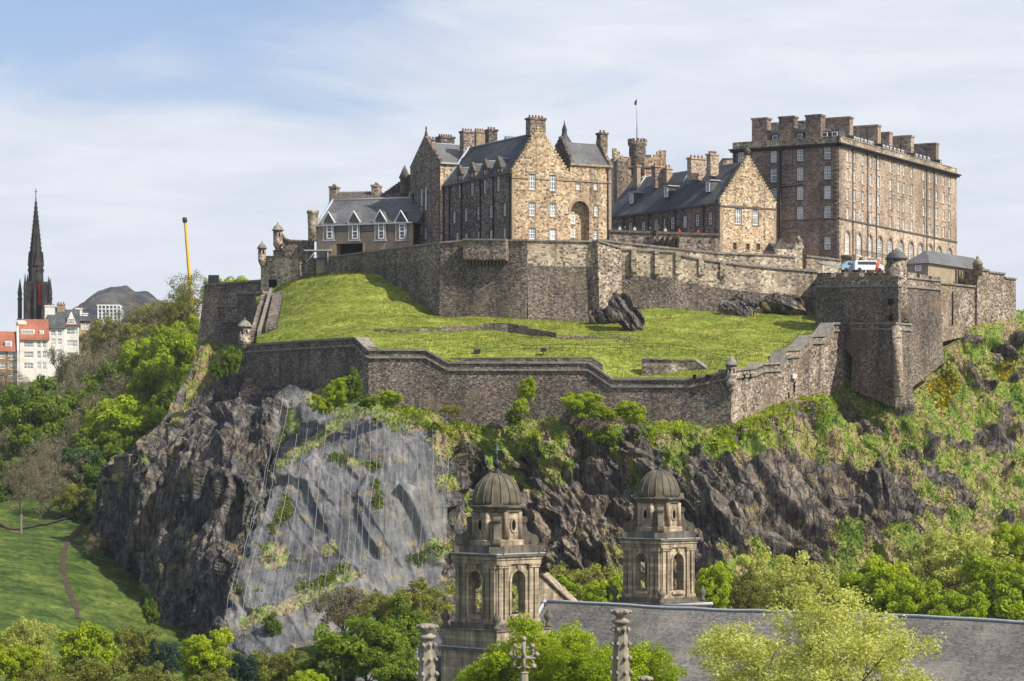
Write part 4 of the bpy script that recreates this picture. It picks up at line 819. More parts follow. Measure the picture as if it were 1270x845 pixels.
for s_ in (-1, 1): mb.quad(mF(sa+s_*aw/2, zb_, 0), mF(sa+s_*aw/2, zb_, -1.5), mF(sa+s_*aw/2, zt_, -1.5), mF(sa+s_*aw/2, zt_, 0))
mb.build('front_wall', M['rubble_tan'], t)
mb = MB(); arch_ring(mb, mF, sa, aw, zt_-aw/2, .5, -.2, .08, 14, foot=0); mb.build('arch', M['trim'], t)
window(H.mf(1.5), sa-.7, (zt_+zb_)/2+.3, .9, 1.6, t, reveal=-.02, surround='trim'); window(H.mf(1.5), sa-.7, zb_+1.3, .9, 1.4, t, reveal=-.02, surround='trim')
# left wall with dormers that break the eaves
hl = win_list(H.left, mL, [(352,560,622),(413,543,612),(479,535,603),(545,528,592),(616,518,583),(368,672,712),(414,675,712),(480,665,712),(545,657,710),(616,647,708)], t, 1.15, z3, sur='trim_dark')
dorm = []
for (x, y0, y1, yt) in ((380,375,487,318),(446,360,477,300),(513,345,467,282),(583,340,454,268)):
    s_, za_ = H.left(*z3(x, y0)); _, zb2 = H.left(*z3(x, y1)); _, ztp = H.left(*z3(x, yt)); dorm.append((s_, za_, zb2, ztp)); hl.append((s_, (za_+zb2)/2, 1.15, za_-zb2)); window(mL, s_, (za_+zb2)/2, 1.15, za_-zb2, t, surround='trim_dark', bars=(2, 6))
mb = MB(); wall_holes(mb, mL, 0, y_e, 128, ze, hl, .35)
mb.quad(H.w(0, y_e, 128), H.w(x_e, y_e, 128), H.w(x_e, y_e, ze), H.w(0, y_e, ze)); mb.quad(H.w(x_e, 0, 128), H.w(x_e, y_e, 128), H.w(x_e, y_e, ze), H.w(x_e, 0, ze))
for (s_, za_, zb2, ztp) in dorm: wall_holes(mb, mL, s_-1.05, s_+1.05, ze, za_+.3, [(s_, (za_+zb2)/2, 1.15, za_-zb2)], .35)
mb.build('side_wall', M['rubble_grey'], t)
for (s_, za_, zb2, ztp) in dorm:
    mb = MB(); e = za_+.3; w = H.w
    mb.hexa([mL(s_-1.25, e, .15), mL(s_+1.25, e, .15), mL(s_+1.25, e, -.4), mL(s_-1.25, e, -.4)], [mL(s_-.06, ztp, .15), mL(s_+.06, ztp, .15), mL(s_+.06, ztp, -.4), mL(s_-.06, ztp, -.4)])
    g = mb.build('dormer', M['trim_dark'], t)
    mb = MB(); mb.hexa([mL(s_-1.1, e, -.4), mL(s_+1.1, e, -.4), mL(s_+1.1, e, -4.6), mL(s_-1.1, e, -4.6)], [mL(s_-.03, ztp-.4, -.4), mL(s_+.03, ztp-.4, -.4), mL(s_+.03, ztp-.4, -4.6), mL(s_-.03, ztp-.4, -4.6)]); mb.build('roof', M['slate'], g)
    mb = MB(); mb.tube([mL(s_, ztp-.36, -.4), mL(s_, ztp-.36, -4.2)], .09, 5); mb.build('ridge', M['lead'], g)
    mb = MB(); 
    for q_ in (-1, 1): mb.quad(mL(s_+q_*1.05, ze, 0), mL(s_+q_*1.05, ze, -3), mL(s_+q_*1.05, e, -3), mL(s_+q_*1.05, e, 0))
    mb.build('cheek', M['rubble_grey'], g)
mb = MB(); ridge_roof(mb, H, 0, x_r, .55, y_e, ze, zr-.6, 'y', .3, xr=H.front(668, 200)[0]); mb.build('roof', M['slate'], t)
mb = MB(); xa = H.front(668, 200)[0]; mb.tube([H.w(-.3, y_e+.1, ze+.15), H.w(xa, y_e+.1, zr-.4)], .22, 5); mb.tube([H.w(xa, .6, zr-.55), H.w(xa, y_e, zr-.55)], .12, 5); mb.build('skew', M['lead'], t)
mb = MB(); [mbox(mb, mF, a_, b_, H.front(*z3(700,386))[1], H.front(*z3(700,379))[1]+.05, -.1, .16) for a_, b_ in ((-.1, H.front(*z3(741,380))[0]), (H.front(*z3(781,380))[0], H.front(*z3(850,380))[0]), (H.front(*z3(890,380))[0], x_e+.1))]; mbox(mb, mF, x_r, x_e+.2, za_right-.1, za_right+.25, -.3, .3); mb.build('string_course', M['trim'], t)
mb = MB(); mbox(mb, mL, 0, y_e, ze-.15, ze+.12, -.2, .32); mb.build('eaves', M['trim_dark'], t)
for x in (300, 330, 393, 492, 560, 648): 
    s_ = H.left(*z3(x, 600))[0]; pipe(mL, s_, 128, ze, t, .13)
pipe(mF, H.front(*z3(1157, 500))[0], 128, za_right, t, .1)
for sx in ((590, 200),(612, 192),(705, 180),(505, 260)):   # small skylights on the main roof
    pass
# front chimney and fleche
chimney(H, H.front(667.5, 160)[0], .9, 3.1, 1.6, zr-1.2, H.front(667, 146)[1], t, 'rubble_grey', 5)
def chim_px(fr, px0, px1, yt, yb, Y, dep, parent, mat='rubble_bar', pots=4):
    x = ((px0+px1)/2-CX)/F*Y; w_ = (px1-px0)/F*Y/ (abs(fr.u.x)+1e-6)*.92; d = Vector((x, Y, 0))-fr.o; lx, ly = d.dot(fr.u), d.dot(fr.w_)
    return chimney(fr, lx, ly, w_, dep, Zp(yb, Y), Zp(yt, Y), parent, mat, pots)
chim_px(H, 572, 586.5, 163, 200, 475, 1.6, t, 'rubble_grey', 4); chim_px(H, 588, 600.5, 163, 192, 478, 1.6, t, 'trim', 4); chim_px(H, 603.5, 615, 161, 185, 470, 1.5, t, 'rubble_wall', 3)
chim_px(H, 543, 561.5, 170, 188, 484, 2.0, t, 'rubble_wall', 6); chim_px(H, 531, 543, 173, 185, 487, 2.0, t, 'rubble_grey', 3); chim_px(H, 742, 751.5, 165, 190, 461, 1.5, t, 'rubble_wall', 2)
# right block roof: ridge runs along the front
x_b = x_r+.2; zrr = Zp(180, 461.5); mb = MB(); ridge_roof(mb, H, x_b+.4, x_e-.1, .1, 8.0, za_right+.1, zrr, 'x', .3); mb.build('roof', M['slate_grey'], t)
mb = MB(); mX = H.ml(x_b); gable(mb, mX, 0, 8, za_right, zrr+.6, .5, 10); wall_holes(mb, mX, 0, 8, ze-1, za_right, [(3.2, 144.6, 1.5, 1.9)], .3); mb.build('side_gable', M['rubble_wall'], t)
mb = MB(); mY = H.ml(x_e); gable(mb, lambda a, z, d: H.w(x_e+d, a, z), 0, 8, za_right, zrr+.4, .5, 10); mb.quad(H.w(x_e, 0, 128), H.w(x_e, 8, 128), H.w(x_e, 8, za_right), H.w(x_e, 0, za_right)); mb.build('side_gable', M['rubble_grey'], t)
mb = MB(); mb.tube([H.w(x_e, -.1, za_right+.3), H.w(x_e, 4, zrr+.5)], .16, 5); mb.tube([H.w(x_b+.4, 4.0, zrr+.02), H.w(x_e, 4.0, zrr+.02)], .1, 5); mb.build('skew', M['lead'], t)
mb = MB(); ridge_roof(mb, H, 5.5, 13.5, 9, 17, 145, Zp(172, 466), 'x', .2); mb.build('roof', M['slate_grey'], t)
c = P(700, 190, 465); mb = MB(); mb.lathe(c, [(1.7, -2), (1.6, 1.1), (1.85, 1.2), (.95, 2.6), (.5, 3.3), (.42, 4.0), (.5, 4.1), (.12, 5.3), (.05, 6.0)], 8); mb.build('fleche', M['slate'], t)
# cross wing behind on the left
y0, y1 = 26.5, 39.0; xp = -.8; zE = 147.6; zR = Zp(178, 477); mW = H.ml(xp); wh = win_list(lambda a, b: H.left(a, b, xp), mW, [(180,440,530),(202,430,555),(180,615,680),(202,645,706),(186,295,345,.6)], t, 1.1, z3, sur='trim_dark')
mb = MB(); wall_holes(mb, mW, y0, y1, 128, zE, wh, .3); gable(mb, mW, y0, y1, zE, zR+.9, .5, 14); mb.build('rear_gable', M['rubble_grey'], t)
mb = MB(); mV = H.mf(y0-.05); wall_holes(mb, mV, xp, 9, 128, zE, [], .3); mb.build('rear_wall', M['rubble_tan'], t)
mb = MB(); ridge_roof(mb, H, xp+.5, 11.5, y0, y1, zE, zR, 'x', .3); mb.build('roof', M['slate_grey'], t)
mb = MB(); mbox(mb, mV, xp, 9, zE-.1, zE+.2, -.1, .45); mb.tube([H.w(xp, (y0+y1)/2, zR+.05), H.w(11.5, (y0+y1)/2, zR+.05)], .15, 5); mb.build('skew', M['lead'], t)
mb = MB(); mb.lathe(H.w(xp+.25, (y0+y1)/2, zR+1.2), [(.35, 0), (.3, .5), (.1, 1.3), (.2, 1.5), (.05, 2.0)], 8); mb.build('finial', M['trim_dark'], t)
# lower wing, farthest left, single crow-stepped slope
ya, yb = 39.0, 55.0; mZ = H.ml(.4); w3 = win_list(lambda a, b: H.left(a, b, .4), mZ, [(117,445,530),(121,597,660),(118,720,745)], t, 1.0, z3, sur='trim_dark')
mb = MB(); zl, zh = Zp(246, 498), Zp(214, 483); wall_holes(mb, mZ, ya, yb, 128, zl, w3, .3)
n = 14
for i in range(n):
    b = yb-(yb-ya)*i/n; mbox(mb, mZ, ya, b, zl+(zh-zl)*i/n, zl+(zh-zl)*(i+1)/n+.3, -.5, 0)
mb.build('rear_gable', M['rubble_grey'], t)
mb = MB(); mb.hexa([H.w(.8, ya, 140), H.w(.8, yb, 140), H.w(8, yb, 140), H.w(8, ya, 140)], [H.w(.8, ya, zh), H.w(.8, yb, zl), H.w(8, yb, zl), H.w(8, ya, zh)]); mb.build('roof', M['slate'], t)
c = H.w(.2, 43.5, Zp(240, 488)); mb = MB(); mb.lathe(c, [(.3, -1.8), (1.1, -.2), (1.15, 0), (.9, .1), (.85, 2.6), (1.15, 2.7), (.5, 4.2), (.05, 5.2)], 10); mb.build('turret', M['trim_dark'], t)
for x in (88, 140): pipe(mZ if x == 88 else mW, (H.left(*z3(x, 600), .4) if x == 88 else H.left(*z3(x, 600), xp))[0], 128, 143, t, .13)

# ---- long slate-roofed range on the right
L = Frame(893, 464, 31.7); t = thing('long_range', L.w(6, 15, 128), 'long slate-roofed range ending in a pale crow-stepped gable, right of the centre', 'building')
mF, mL = L.mf(), L.ml(); xw = L.front(962.6, 252)[0]; yl = 37.0; ze = L.left(893, 251)[1]; zr = L.front(926, 199)[1]
h1 = win_list(L.front, mF, [(675,560,645),(757,562,650)], t, 1.35, z4, bars=(3, 5)); h1 += win_list(L.front, mF, [(658,735,768),(720,740,768),(770,740,770)], t, .75, z4, fmat='trim_dark', gmat='dark')
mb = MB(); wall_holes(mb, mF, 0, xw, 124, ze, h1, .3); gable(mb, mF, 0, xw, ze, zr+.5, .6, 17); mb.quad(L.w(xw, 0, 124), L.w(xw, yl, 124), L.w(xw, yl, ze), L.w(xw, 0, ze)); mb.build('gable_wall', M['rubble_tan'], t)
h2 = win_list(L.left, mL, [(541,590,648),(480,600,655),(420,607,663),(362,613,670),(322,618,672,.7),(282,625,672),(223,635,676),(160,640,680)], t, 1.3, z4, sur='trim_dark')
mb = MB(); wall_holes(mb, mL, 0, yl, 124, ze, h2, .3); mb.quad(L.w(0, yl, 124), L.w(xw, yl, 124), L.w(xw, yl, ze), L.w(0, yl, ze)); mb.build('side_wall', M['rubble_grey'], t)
mb = MB(); ridge_roof(mb, L, 0, xw, .6, yl, ze, zr-.1, 'y', .35); mb.build('roof', M['slate'], t)
mb = MB(); mbox(mb, mL, -.1, yl, ze-.35, ze-.02, -.2, .4); mbox(mb, mF, -.05, xw, L.front(*z4(640,566))[1], L.front(*z4(640,558))[1], -.1, .12); mb.build('string_course', M['trim_dark'], t)
for x in (132, 182, 250, 378, 513): pipe(mL, L.left(*z4(x, 640))[0], 124, ze, t, .12)
mb = MB(); mb.lathe(L.w(xw/2, .3, zr+.9), [(.3, 0), (.3, .4), (.7, .9), (.2, 1.4), (.05, 1.5)], 8); mb.build('finial', M['trim_dark'], t)
for yy in (11.5, 17.5, 25, 32.5):        # pale skews crossing the roof
    mb = MB(); mb.tube([L.w(-.3, yy, ze+.1), L.w(xw/2, yy, zr+.1)], .17, 5); 
    if yy != 11.5 or True: mb.v = [v for v in mb.v]
    if yy in (17.5, 32.5): mb = MB(); a = L.w(xw*.33, yy, ze+(zr-ze)*.66+.1); mb.tube([a, L.w(xw/2, yy, zr+.2)], .17, 5)
    if yy in (11.5, 25): mb = MB(); a = L.w(xw*.36, yy, ze+(zr-ze)*.72+.1); mb.tube([a, L.w(xw/2, yy, zr+.2)], .17, 5)
    mb.build('skew', M['lead'], t)
for (a0, a1, yt, Y) in ((853.5,874,196,476),(878,889.5,191,472.5),(809.5,825,206,488),(787.5,792.5,205,495),(824,832,208,487)):
    chim_px(L, a0, a1, yt, yt+28, Y, 1.3, t, 'rubble_bar' if a0 != 787.5 else 'trim', 4 if a1-a0 > 9 else 2)
for (x, y0_, y1_) in ((168,484,550),(333,455,520),(532,424,495)):        # roof dormers
    s_, zb3 = L.left(*z4(x, y1_), 1.4); s2, zt3 = L.left(*z4(x, y0_), 1.4); mD = L.ml(1.4); g = MB(); sl = (zr-ze)/(xw/2)
    zt3 = zb3+2.1; g.hexa([mD(s_-.75, zb3, 0), mD(s_+.75, zb3, 0), mD(s_+.75, zb3, -3), mD(s_-.75, zb3, -3)], [mD(s_-.75, zt3, 0), mD(s_+.75, zt3, 0), mD(s_+.75, zt3+.2, -3), mD(s_-.75, zt3+.2, -3)])
    d = g.build('dormer', M['slate'], t); g = MB(); mbox(g, mD, s_-1.0, s_+1.0, zt3, zt3+.18, -2.9, .3); g.build('roof', M['lead'], d)
    window(mD, s_, (zb3+zt3)/2, 1.2, 1.9, d, reveal=-.02, fw=.16)

t = thing('small_house', P(978, 318, 459), 'tiny slate-roofed lodge with a stepped gable beside the long range gable', 'house'); SH = Frame(975, 458.6, 20)
mb = MB(); mb.box(SH.w, -2.2, 3.2, 0, 5, 124, Zp(309, 458)); gable(mb, SH.mf(), 1.4, 3.4, Zp(309, 458), Zp(299, 458), .4, 5); mb.build('wall', M['rubble_parapet'], t)
mb = MB(); gable(mb, SH.mf(.2), -2.4, .6, Zp(312, 458), Zp(298.5, 458), .4, 6); mb.build('gable', M['trim_dark'], t); mb = MB(); ridge_roof(mb, SH, -2, 3.2, .5, 5, Zp(310, 458), Zp(300, 458), 'x', .2); mb.build('roof', M['slate'], t)
mb = MB(); mb.lathe(SH.w(2.4, -.1, Zp(299, 458)), [(.25, 0), (.4, .5), (.1, 1)], 8); mb.build('finial', M['trim'], t)

# ---- barracks
B = Frame(1041, 470, 60.4); t = thing('barracks', B.w(30, 10, 128), 'huge six-storey brown stone barracks block with arched ground windows at the right', 'building')
mF, mL = B.mf(), B.ml(); xw = B.front(1186.5, 218)[0]; yl = B.left(908.6, 186)[0]; zc = Zp(179, 470); zp = Zp(169.5, 470); z0 = 120
cols = [492,518,553,585,616,665,697,718,750,798,823,850,878,902]
hf = []
for c_ in cols:
    for r0, r1 in ((235,343),(312,412),(392,480),(470,550)):
        y = r0+(r1-r0)*(c_-492)/410; s_, z_ = B.front(*z5(c_, y)); hf.append((s_, z_, 1.15, 2.15))
lo = []
for h in hf: window(mF, *h, t, reveal=.28, surround='rubble_base', bars=(2, 4), sw=.2)
arches = [490,537,580,621,662,706,747,785,823,860,902]; az = []
for c_ in arches:
    yt = 540+(608-540)*(c_-490)/412; s_, zt3 = B.front(*z5(c_, yt)); az.append((s_, zt3)); aw = 2.5; hh = 4.3; hf.append((s_, zt3-hh/2, aw, hh))
zs1 = B.left(*z5(458, 490))[1]
mb = MB(); wall_holes(mb, mF, 0, xw, z0, zs1, hf, .3)
for (s_, zt3) in az: arch_fill(mb, mF, s_, 2.5, zt3-1.25, zt3, 0, -.3, 10)
mb.build('base_storey_wall', M['rubble_base'], t)
mb = MB(); wall_holes(mb, mF, 0, xw, zs1, zc, hf, .3)
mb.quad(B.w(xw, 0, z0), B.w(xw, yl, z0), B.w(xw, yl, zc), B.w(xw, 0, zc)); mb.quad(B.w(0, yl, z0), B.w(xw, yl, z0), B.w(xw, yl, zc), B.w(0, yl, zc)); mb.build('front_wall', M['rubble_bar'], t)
for (s_, zt3) in az:
    f = window(mF, s_, zt3-2.15, 2.4, 4.2, t, reveal=.3, bars=(3, 5), fw=.14)
    q = MB(); arch_ring(q, mF, s_, 2.5, zt3-1.25, .38, -.1, .1, 12, foot=2.8); q.build('arch', M['trim'], f)
sl_, zl_ = B.front(*z5(680, 536)); 
hl = []
for x, rows in ((62,((225,268),(296,350),(372,415))),(193,((220,265),(290,345),(370,418),(450,500),(600,640))),(300,((213,260),(285,338),(362,416),(443,495),(572,612))),(410,((200,252),(280,332),(360,412),(440,490),(565,616)))):
    for (a, b) in rows:
        s_, za_ = B.left(*z5(x, a)); _, zb2 = B.left(*z5(x, b)); hl.append((s_, (za_+zb2)/2, 1.3, za_-zb2)); window(mL, s_, (za_+zb2)/2, 1.3, za_-zb2, t, reveal=.28, bars=(3, 4), surround='trim_dark')
mb = MB(); wall_holes(mb, mL, 0, yl, z0, zc, hl, .3); mb.build('side_wall', M['rubble_bar_shade'], t)
mb = MB(); zs1 = B.left(*z5(458, 490))[1]
mbox(mb, mF, -.15, xw+.1, zs1-.15, zs1+.15, -.1, .15); mbox(mb, mL, -.15, yl, zs1-.15, zs1+.15, -.1, .15); mb.build('string_course', M['trim_dark'], t)
mb = MB(); mbox(mb, mF, -.5, xw+.5, zc-.35, zc, -.4, .5); mbox(mb, mF, -.7, xw+.7, zc, zc+.25, -.4, .8); mbox(mb, mL, -.5, yl+.3, zc-.35, zc, -.4, .5); mbox(mb, mL, -.7, yl+.5, zc, zc+.25, -.4, .8); mb.build('cornice', M['cornice'], t)
mb = MB(); mbox(mb, mF, 0, xw, zc+.25, zp, -.5, 0); mbox(mb, mL, .0, yl, zc+.25, zp, -.5, 0); mbox(mb, mF, -.1, xw+.1, zp, zp+.15, -.6, .1); mbox(mb, mL, -.1, yl, zp, zp+.15, -.6, .1)
mb.box(B.w, xw-.5, xw, .5, yl, zc, zp); mb.build('parapet', M['rubble_parapet'], t)
mb = MB(); mb.hexa([B.w(1.5, 1.5, zc), B.w(xw-1.5, 1.5, zc), B.w(xw-1.5, yl-1.5, zc), B.w(1.5, yl-1.5, zc)], [B.w(3.5, 4.4, zp+2.2), B.w(xw-4, 4.4, zp+2.2), B.w(xw-4, yl-4, zp+2.2), B.w(3.5, yl-4, zp+2.2)]); mb.build('roof', M['slate'], t)
for c_ in (520,533,547,562,577,588,636,650,664,680,695,710,768,784,800,816,866):        # dormers in the front slope
    s_, z_ = B.front(*z5(c_, 200), 2.0); g = MB(); mD = B.mf(2.0); mbox(g, mD, s_-.7, s_+.7, zc+.3, zp+1.6, -3, 0); d = g.build('dormer', M['slate'], t); window(mD, s_, zp+.5, 1.0, 1.7, d, reveal=-.02, gmat='glass_dark', bars=(1, 1), fw=.13)
for c_ in (200, 300, 440, 400):
    s_, z_ = B.left(*z5(c_, 150), 2.0); g = MB(); mD = B.ml(2.0); mbox(g, mD, s_-.8, s_+.8, zc+.3, zp+1.5, -3, 0); d = g.build('dormer', M['slate'], t); window(mD, s_, zp+.4, 1.1, 1.6, d, reveal=-.02, gmat='glass_dark', bars=(1, 1), fw=.13)
def stack_slab(pxr, pxl, yt, yc, mat='rubble_bar', thick=1.6):
    x_, zt3 = B.front(pxr, yt, yc); yb_, _ = B.left(pxl, yt, x_); return chimney(B, x_-thick/2, (yc+yb_)/2, thick, abs(yb_-yc), zc, zt3, t, mat, 0, 'y')
for a in ((1058,1018,145.5,3.0,'rubble_bar'),(1092.5,1058.5,155.5,3.0,'rubble_bar'),(1107,1094,164.5,5.0,'rubble_bar'),(1133.5,1108,168.5,3.0,'rubble_bar'),(1164.3,1135,178,3.0,'rubble_bar_shade')): stack_slab(*a)
def stack_left(px0, px1, yt, xc, mat):
    y0_, zt3 = B.left(px1, yt, xc); y1_, _ = B.left(px0, yt, xc); chimney(B, xc+1.0, (y0_+y1_)/2, 2.0, abs(y1_-y0_), zc, zt3, t, mat, 0, 'y')
for a in ((932.5,951,145.5,.9,'rubble_bar_shade'),(966,984.3,143.5,.9,'rubble_bar_shade'),(999,1018,141.5,.9,'rubble_bar_shade'),(956,970,151.5,9,'rubble_parapet'),(985,999,149.5,9,'rubble_parapet')): stack_left(*a)
for x in (510,570,605,808,838): pipe(mF, B.front(*z5(x, 400))[0], z0, zc, t, .085)
pipe(mL, B.left(*z5(222, 400))[0], z0, zc, t, .2); pipe(mL, B.left(*z5(38, 250))[0], 135, zc, t, .14)
mb = MB(); a_, zz = B.left(*z5(222, 367)); b_, _ = B.left(*z5(305, 360)); mb.tube([mL(a_, zz, .2), mL(b_, zz+.3, .2)], .12, 6); mb.build('drainpipe', M['iron'], t)
# veranda at the foot of the front
mb = MB(); zv = Zp(317.5, 472); mbox(mb, mF, .5, 24, zv-.3, zv, .1, 3.0)
for k in range(6): mbox(mb, mF, .5+k*4.5, 1.3+k*4.5, z0, zv-.3, 2.2, 3.0)
for k in range(5): arch_fill(mb, mF, 3.15+k*4.5, 3.7, zv-2.2, zv-.3, 2.3, 2.9, 8)
mb.build('veranda', M['rubble_parapet'], t)
mb = MB(); mbox(mb, mF, .5, 24, zv+.9, zv+1.0, 2.8, 2.9)
for k in range(48): mbox(mb, mF, .5+k*.5, .54+k*.5, zv, zv+.9, 2.83, 2.87)
mb.build('railing', M['iron'], t)
rear = thing('rear_block', P(905, 200, 500), 'grey stack of a roof peeping out left of the barracks', 'building'); mb = MB(); q0, q1 = P(897, 196.5, 500), P(909, 230, 500)
mb.hexa([(q0.x, 500, 125), (q1.x+3, 500, 125), (q1.x+3, 512, 125), (q0.x, 512, 125)], [(q0.x, 500, q0.z), (q1.x+3, 500, q0.z), (q1.x+3, 512, q0.z), (q0.x, 512, q0.z)]); mb.build('wall', M['rubble_parapet'], rear)
mb = MB(); mb.hexa([(q0.x-.2, 499.8, q0.z), (q1.x+3, 499.8, q0.z), (q1.x+3, 512, q0.z), (q0.x-.2, 512, q0.z)], [(q0.x+.6, 501, q0.z+1), (q1.x+3, 501, q0.z+1), (q1.x+3, 511, q0.z+1), (q0.x+.6, 511, q0.z+1)]); mb.build('roof', M['lead'], rear)

def quoins(fr, x, y, sx, sy, z0, z1, parent, mat, h=.42, a=.75, b=.42):
    mb = MB(); z = z0; i = 0
    while z+h < z1:
        lx, ly = (a, b) if i % 2 else (b, a); x0, x1 = sorted((x-sx*.03, x+sx*lx)); y0, y1 = sorted((y-sy*.03, y+sy*ly)); mb.box(fr.w, x0, x1, y0, y1, z+.015, z+h-.015); z += h; i += 1
    mb.build('quoins', M[mat], parent)
H_t = [o for o in bpy.data.objects if o.name.startswith('gabled_building')][0]; L_t = bpy.data.objects['long_range']; B_t = bpy.data.objects['barracks']
quoins(H, 0, 0, 1, 1, 128, 143.0, H_t, 'trim'); quoins(H, x_e, 0, -1, 1, 128, za_right-.3, H_t, 'trim'); quoins(H, -.8, 26.5, 1, 1, 128, 147, H_t, 'trim_dark')
L_xw = L.front(962.6, 252)[0]; quoins(L, 0, 0, 1, 1, 124, L.left(893, 251)[1]-.5, L_t, 'trim'); quoins(L, L_xw, 0, -1, 1, 124, L.left(893, 251)[1]-.5, L_t, 'trim')
quoins(B, 0, 0, 1, 1, 124, zc-.5, B_t, 'rubble_base', .4); quoins(B, B.front(1186.5, 218)[0], 0, -1, 1, 124, zc-.5, B_t, 'rubble_base', .4)

# ---- palace tower with the flag
t = thing('palace_tower', P(795, 230, 520), 'sunlit tan castle tower with a round crenellated turret behind the slate roofs', 'tower'); K = Frame(762, 520, 8); xw = K.front(826, 200)[0]
mb = MB(); zt_ = K.front(795, 195)[1]; mb.box(K.w, 0, xw, 0, 9, 126, zt_)
for (a, b, y) in ((760,765,184),(765,769,188),(769,773,193),(811,816,192),(815,820,188),(818,826,186.5)): mb.box(K.w, K.front(a, y)[0], K.front(b, y)[0], 0, 1, zt_, K.front(b, y)[1])
mb.build('wall', M['rubble_tan'], t); mb = MB(); mb.box(K.w, 4, xw-3, .05, 1, zt_, zt_+.5); mb.box(K.w, 0, xw, -.25, 0, zt_-2.2, zt_-1.9); mb.build('parapet', M['trim_dark'], t)
mb = MB(); mb.box(K.w, K.front(761, 200)[0], K.front(775, 200)[0], -4, -.3, 126, K.front(768, 201)[1]); mb.build('side_tower', M['rubble_grey'], t)
c = P(790.5, 193, 521.5); R = 12.0/F*521; mb = MB(); h = Zp(172.5, 521)-c.z; mb.lathe(c, [(R*.8, -4), (R*.84, -.3), (R*.88, h*.1), (R*.86, h*.55), (R, h*.66), (R, h*.8)], 24); tw = mb.build('turret', M['rubble_grey'], t)
mb = MB()
for k in range(12):
    a = 2*PI*k/12; m_ = lambda r, s, z, a=a: c+Vector((math.cos(a)*r-math.sin(a)*s, math.sin(a)*r+math.cos(a)*s, z))
    mb.hexa([m_(R-.35, -.32, h*.8), m_(R, -.32, h*.8), m_(R, .32, h*.8), m_(R-.35, .32, h*.8)], [m_(R-.35, -.32, h), m_(R, -.32, h), m_(R, .32, h), m_(R-.35, .32, h)])
mb.build('battlement', M['rubble_grey'], tw)
t = thing('flagpole', P(790, 172, 522), 'thin pale flagpole with a small dark flag on top of the round turret', 'flagpole'); mb = MB(); mb.tube([P(790, 176, 522), P(790, 121, 522)], [.12, .07], 6); mb.build('pole', M['lead'], t)
mb = MB(); fl = [(789.7,123),(787,126),(786.6,130),(788.5,131),(789.7,129)]; mb.poly([P(a, b, 522) for a, b in fl]); mb.poly([P(a, b, 522.1)for a, b in fl]); mb.quad(P(789.7,123,522), P(787,126,522.4), P(787.2,130.5,521.8), P(789.7,129,522)); mb.build('flag', plain('flag_cloth', (.10, .03, .09), .8, .1), t)

# ---- low range on the left with gabled dormers
Wb = Frame(392.5, 482, -21); t = thing('dormer_range', Wb.w(8, 5, 128), 'low grey-roofed range with three pale gabled dormers, left of the tall gabled building', 'building'); mF = Wb.mf(); xw = 17.6; ze = Wb.front(393, 281)[1]; zr = Zp(250, 489)
hd = []; g0 = Wb.front(417, 302.5); g1 = Wb.front(450, 318); hd.append(((g0[0]+g1[0])/2, (g0[1]+g1[1])/2-1, g1[0]-g0[0], g0[1]-g1[1]+2))
mb = MB(); wall_holes(mb, mF, 0, xw+2, 126, ze, hd, 2.0); mb.quad(Wb.w(0, 0, 126), Wb.w(0, 14, 126), Wb.w(0, 14, ze), Wb.w(0, 0, ze)); mb.poly([Wb.w(0, 0, ze), Wb.w(0, 14, ze), Wb.w(0, 7, zr+.4)]); mb.build('wall', M['tan_plain'], t)
mb = MB(); h = hd[0]; mb.quad(mF(h[0]-h[2]/2, 126, -1.9), mF(h[0]+h[2]/2, 126, -1.9), mF(h[0]+h[2]/2, h[1]+h[3]/2, -1.9), mF(h[0]-h[2]/2, h[1]+h[3]/2, -1.9)); mb.build('opening', M['dark'], t)
mb = MB(); ridge_roof(mb, Wb, .2, xw+3, 0, 14, ze, zr, 'x', .5); mb.build('roof', M['slate_grey'], t)
mb = MB(); mb.tube([Wb.w(.2, 7, zr+.1), Wb.w(xw+3, 7, zr+.1)], .22, 5); mb.tube([Wb.w(.1, -.5, ze), Wb.w(.1, 7, zr+.2)], .25, 5); mbox(mb, mF, .2, xw+2, ze-.05, ze+.2, .3, .7); mb.build('skew', M['lead'], t)
for i in range(3):
    a = (413,446,479)[i]+3; s_, z_ = Wb.front(a+9.5, 284)
    window(mF, s_-.2, z_, 3.1, 1.1, t, reveal=-.03, bars=(4, 1), gmat='glass_dark', fmat='trim_dark')
mb = MB()
for cx_, yt in ((407.5,263.5),(439,262.5),(471.5,261.5),(497.5,262)):
    s_, zt3 = Wb.front(cx_, yt, -.4); _, zb3 = Wb.front(cx_, 297.5, -.4); mD = Wb.mf(-.4); g = MB(); zs_ = zt3-2.0
    mbox(g, mD, s_-.95, s_+.95, zb3, zs_, -4, -.08); d = g.build('dormer', M['tan_plain'], t)
    g = MB(); g.hexa([mD(s_-1.3, zs_, .0), mD(s_+1.3, zs_, .0), mD(s_+1.3, zs_, -5), mD(s_-1.3, zs_, -5)], [mD(s_-.05, zt3, .0), mD(s_+.05, zt3, .0), mD(s_+.05, zt3, -5), mD(s_-.05, zt3, -5)]); g.build('roof', M['slate_grey'], d)
    g = MB(); g.tube([mD(s_-1.35, zs_-.1, .1), mD(s_, zt3+.1, .1), mD(s_+1.35, zs_-.1, .1)], .17, 5); g.build('bargeboard', M['white'], d)
    g = MB(); mbox(g, mD, s_-1.15, s_-.95, zb3, zs_, -.1, .05); mbox(g, mD, s_+.95, s_+1.15, zb3, zs_, -.1, .05); mbox(g, mD, s_-1.2, s_+1.2, zb3-.25, zb3, -.3, .15); g.build('surround', M['lead'], d)
    window(mD, s_+.25, (zb3+zs_)/2-.1, 1.15, zs_-zb3-.5, d, reveal=-.03, bars=(1, 4), gmat='glass_dark')
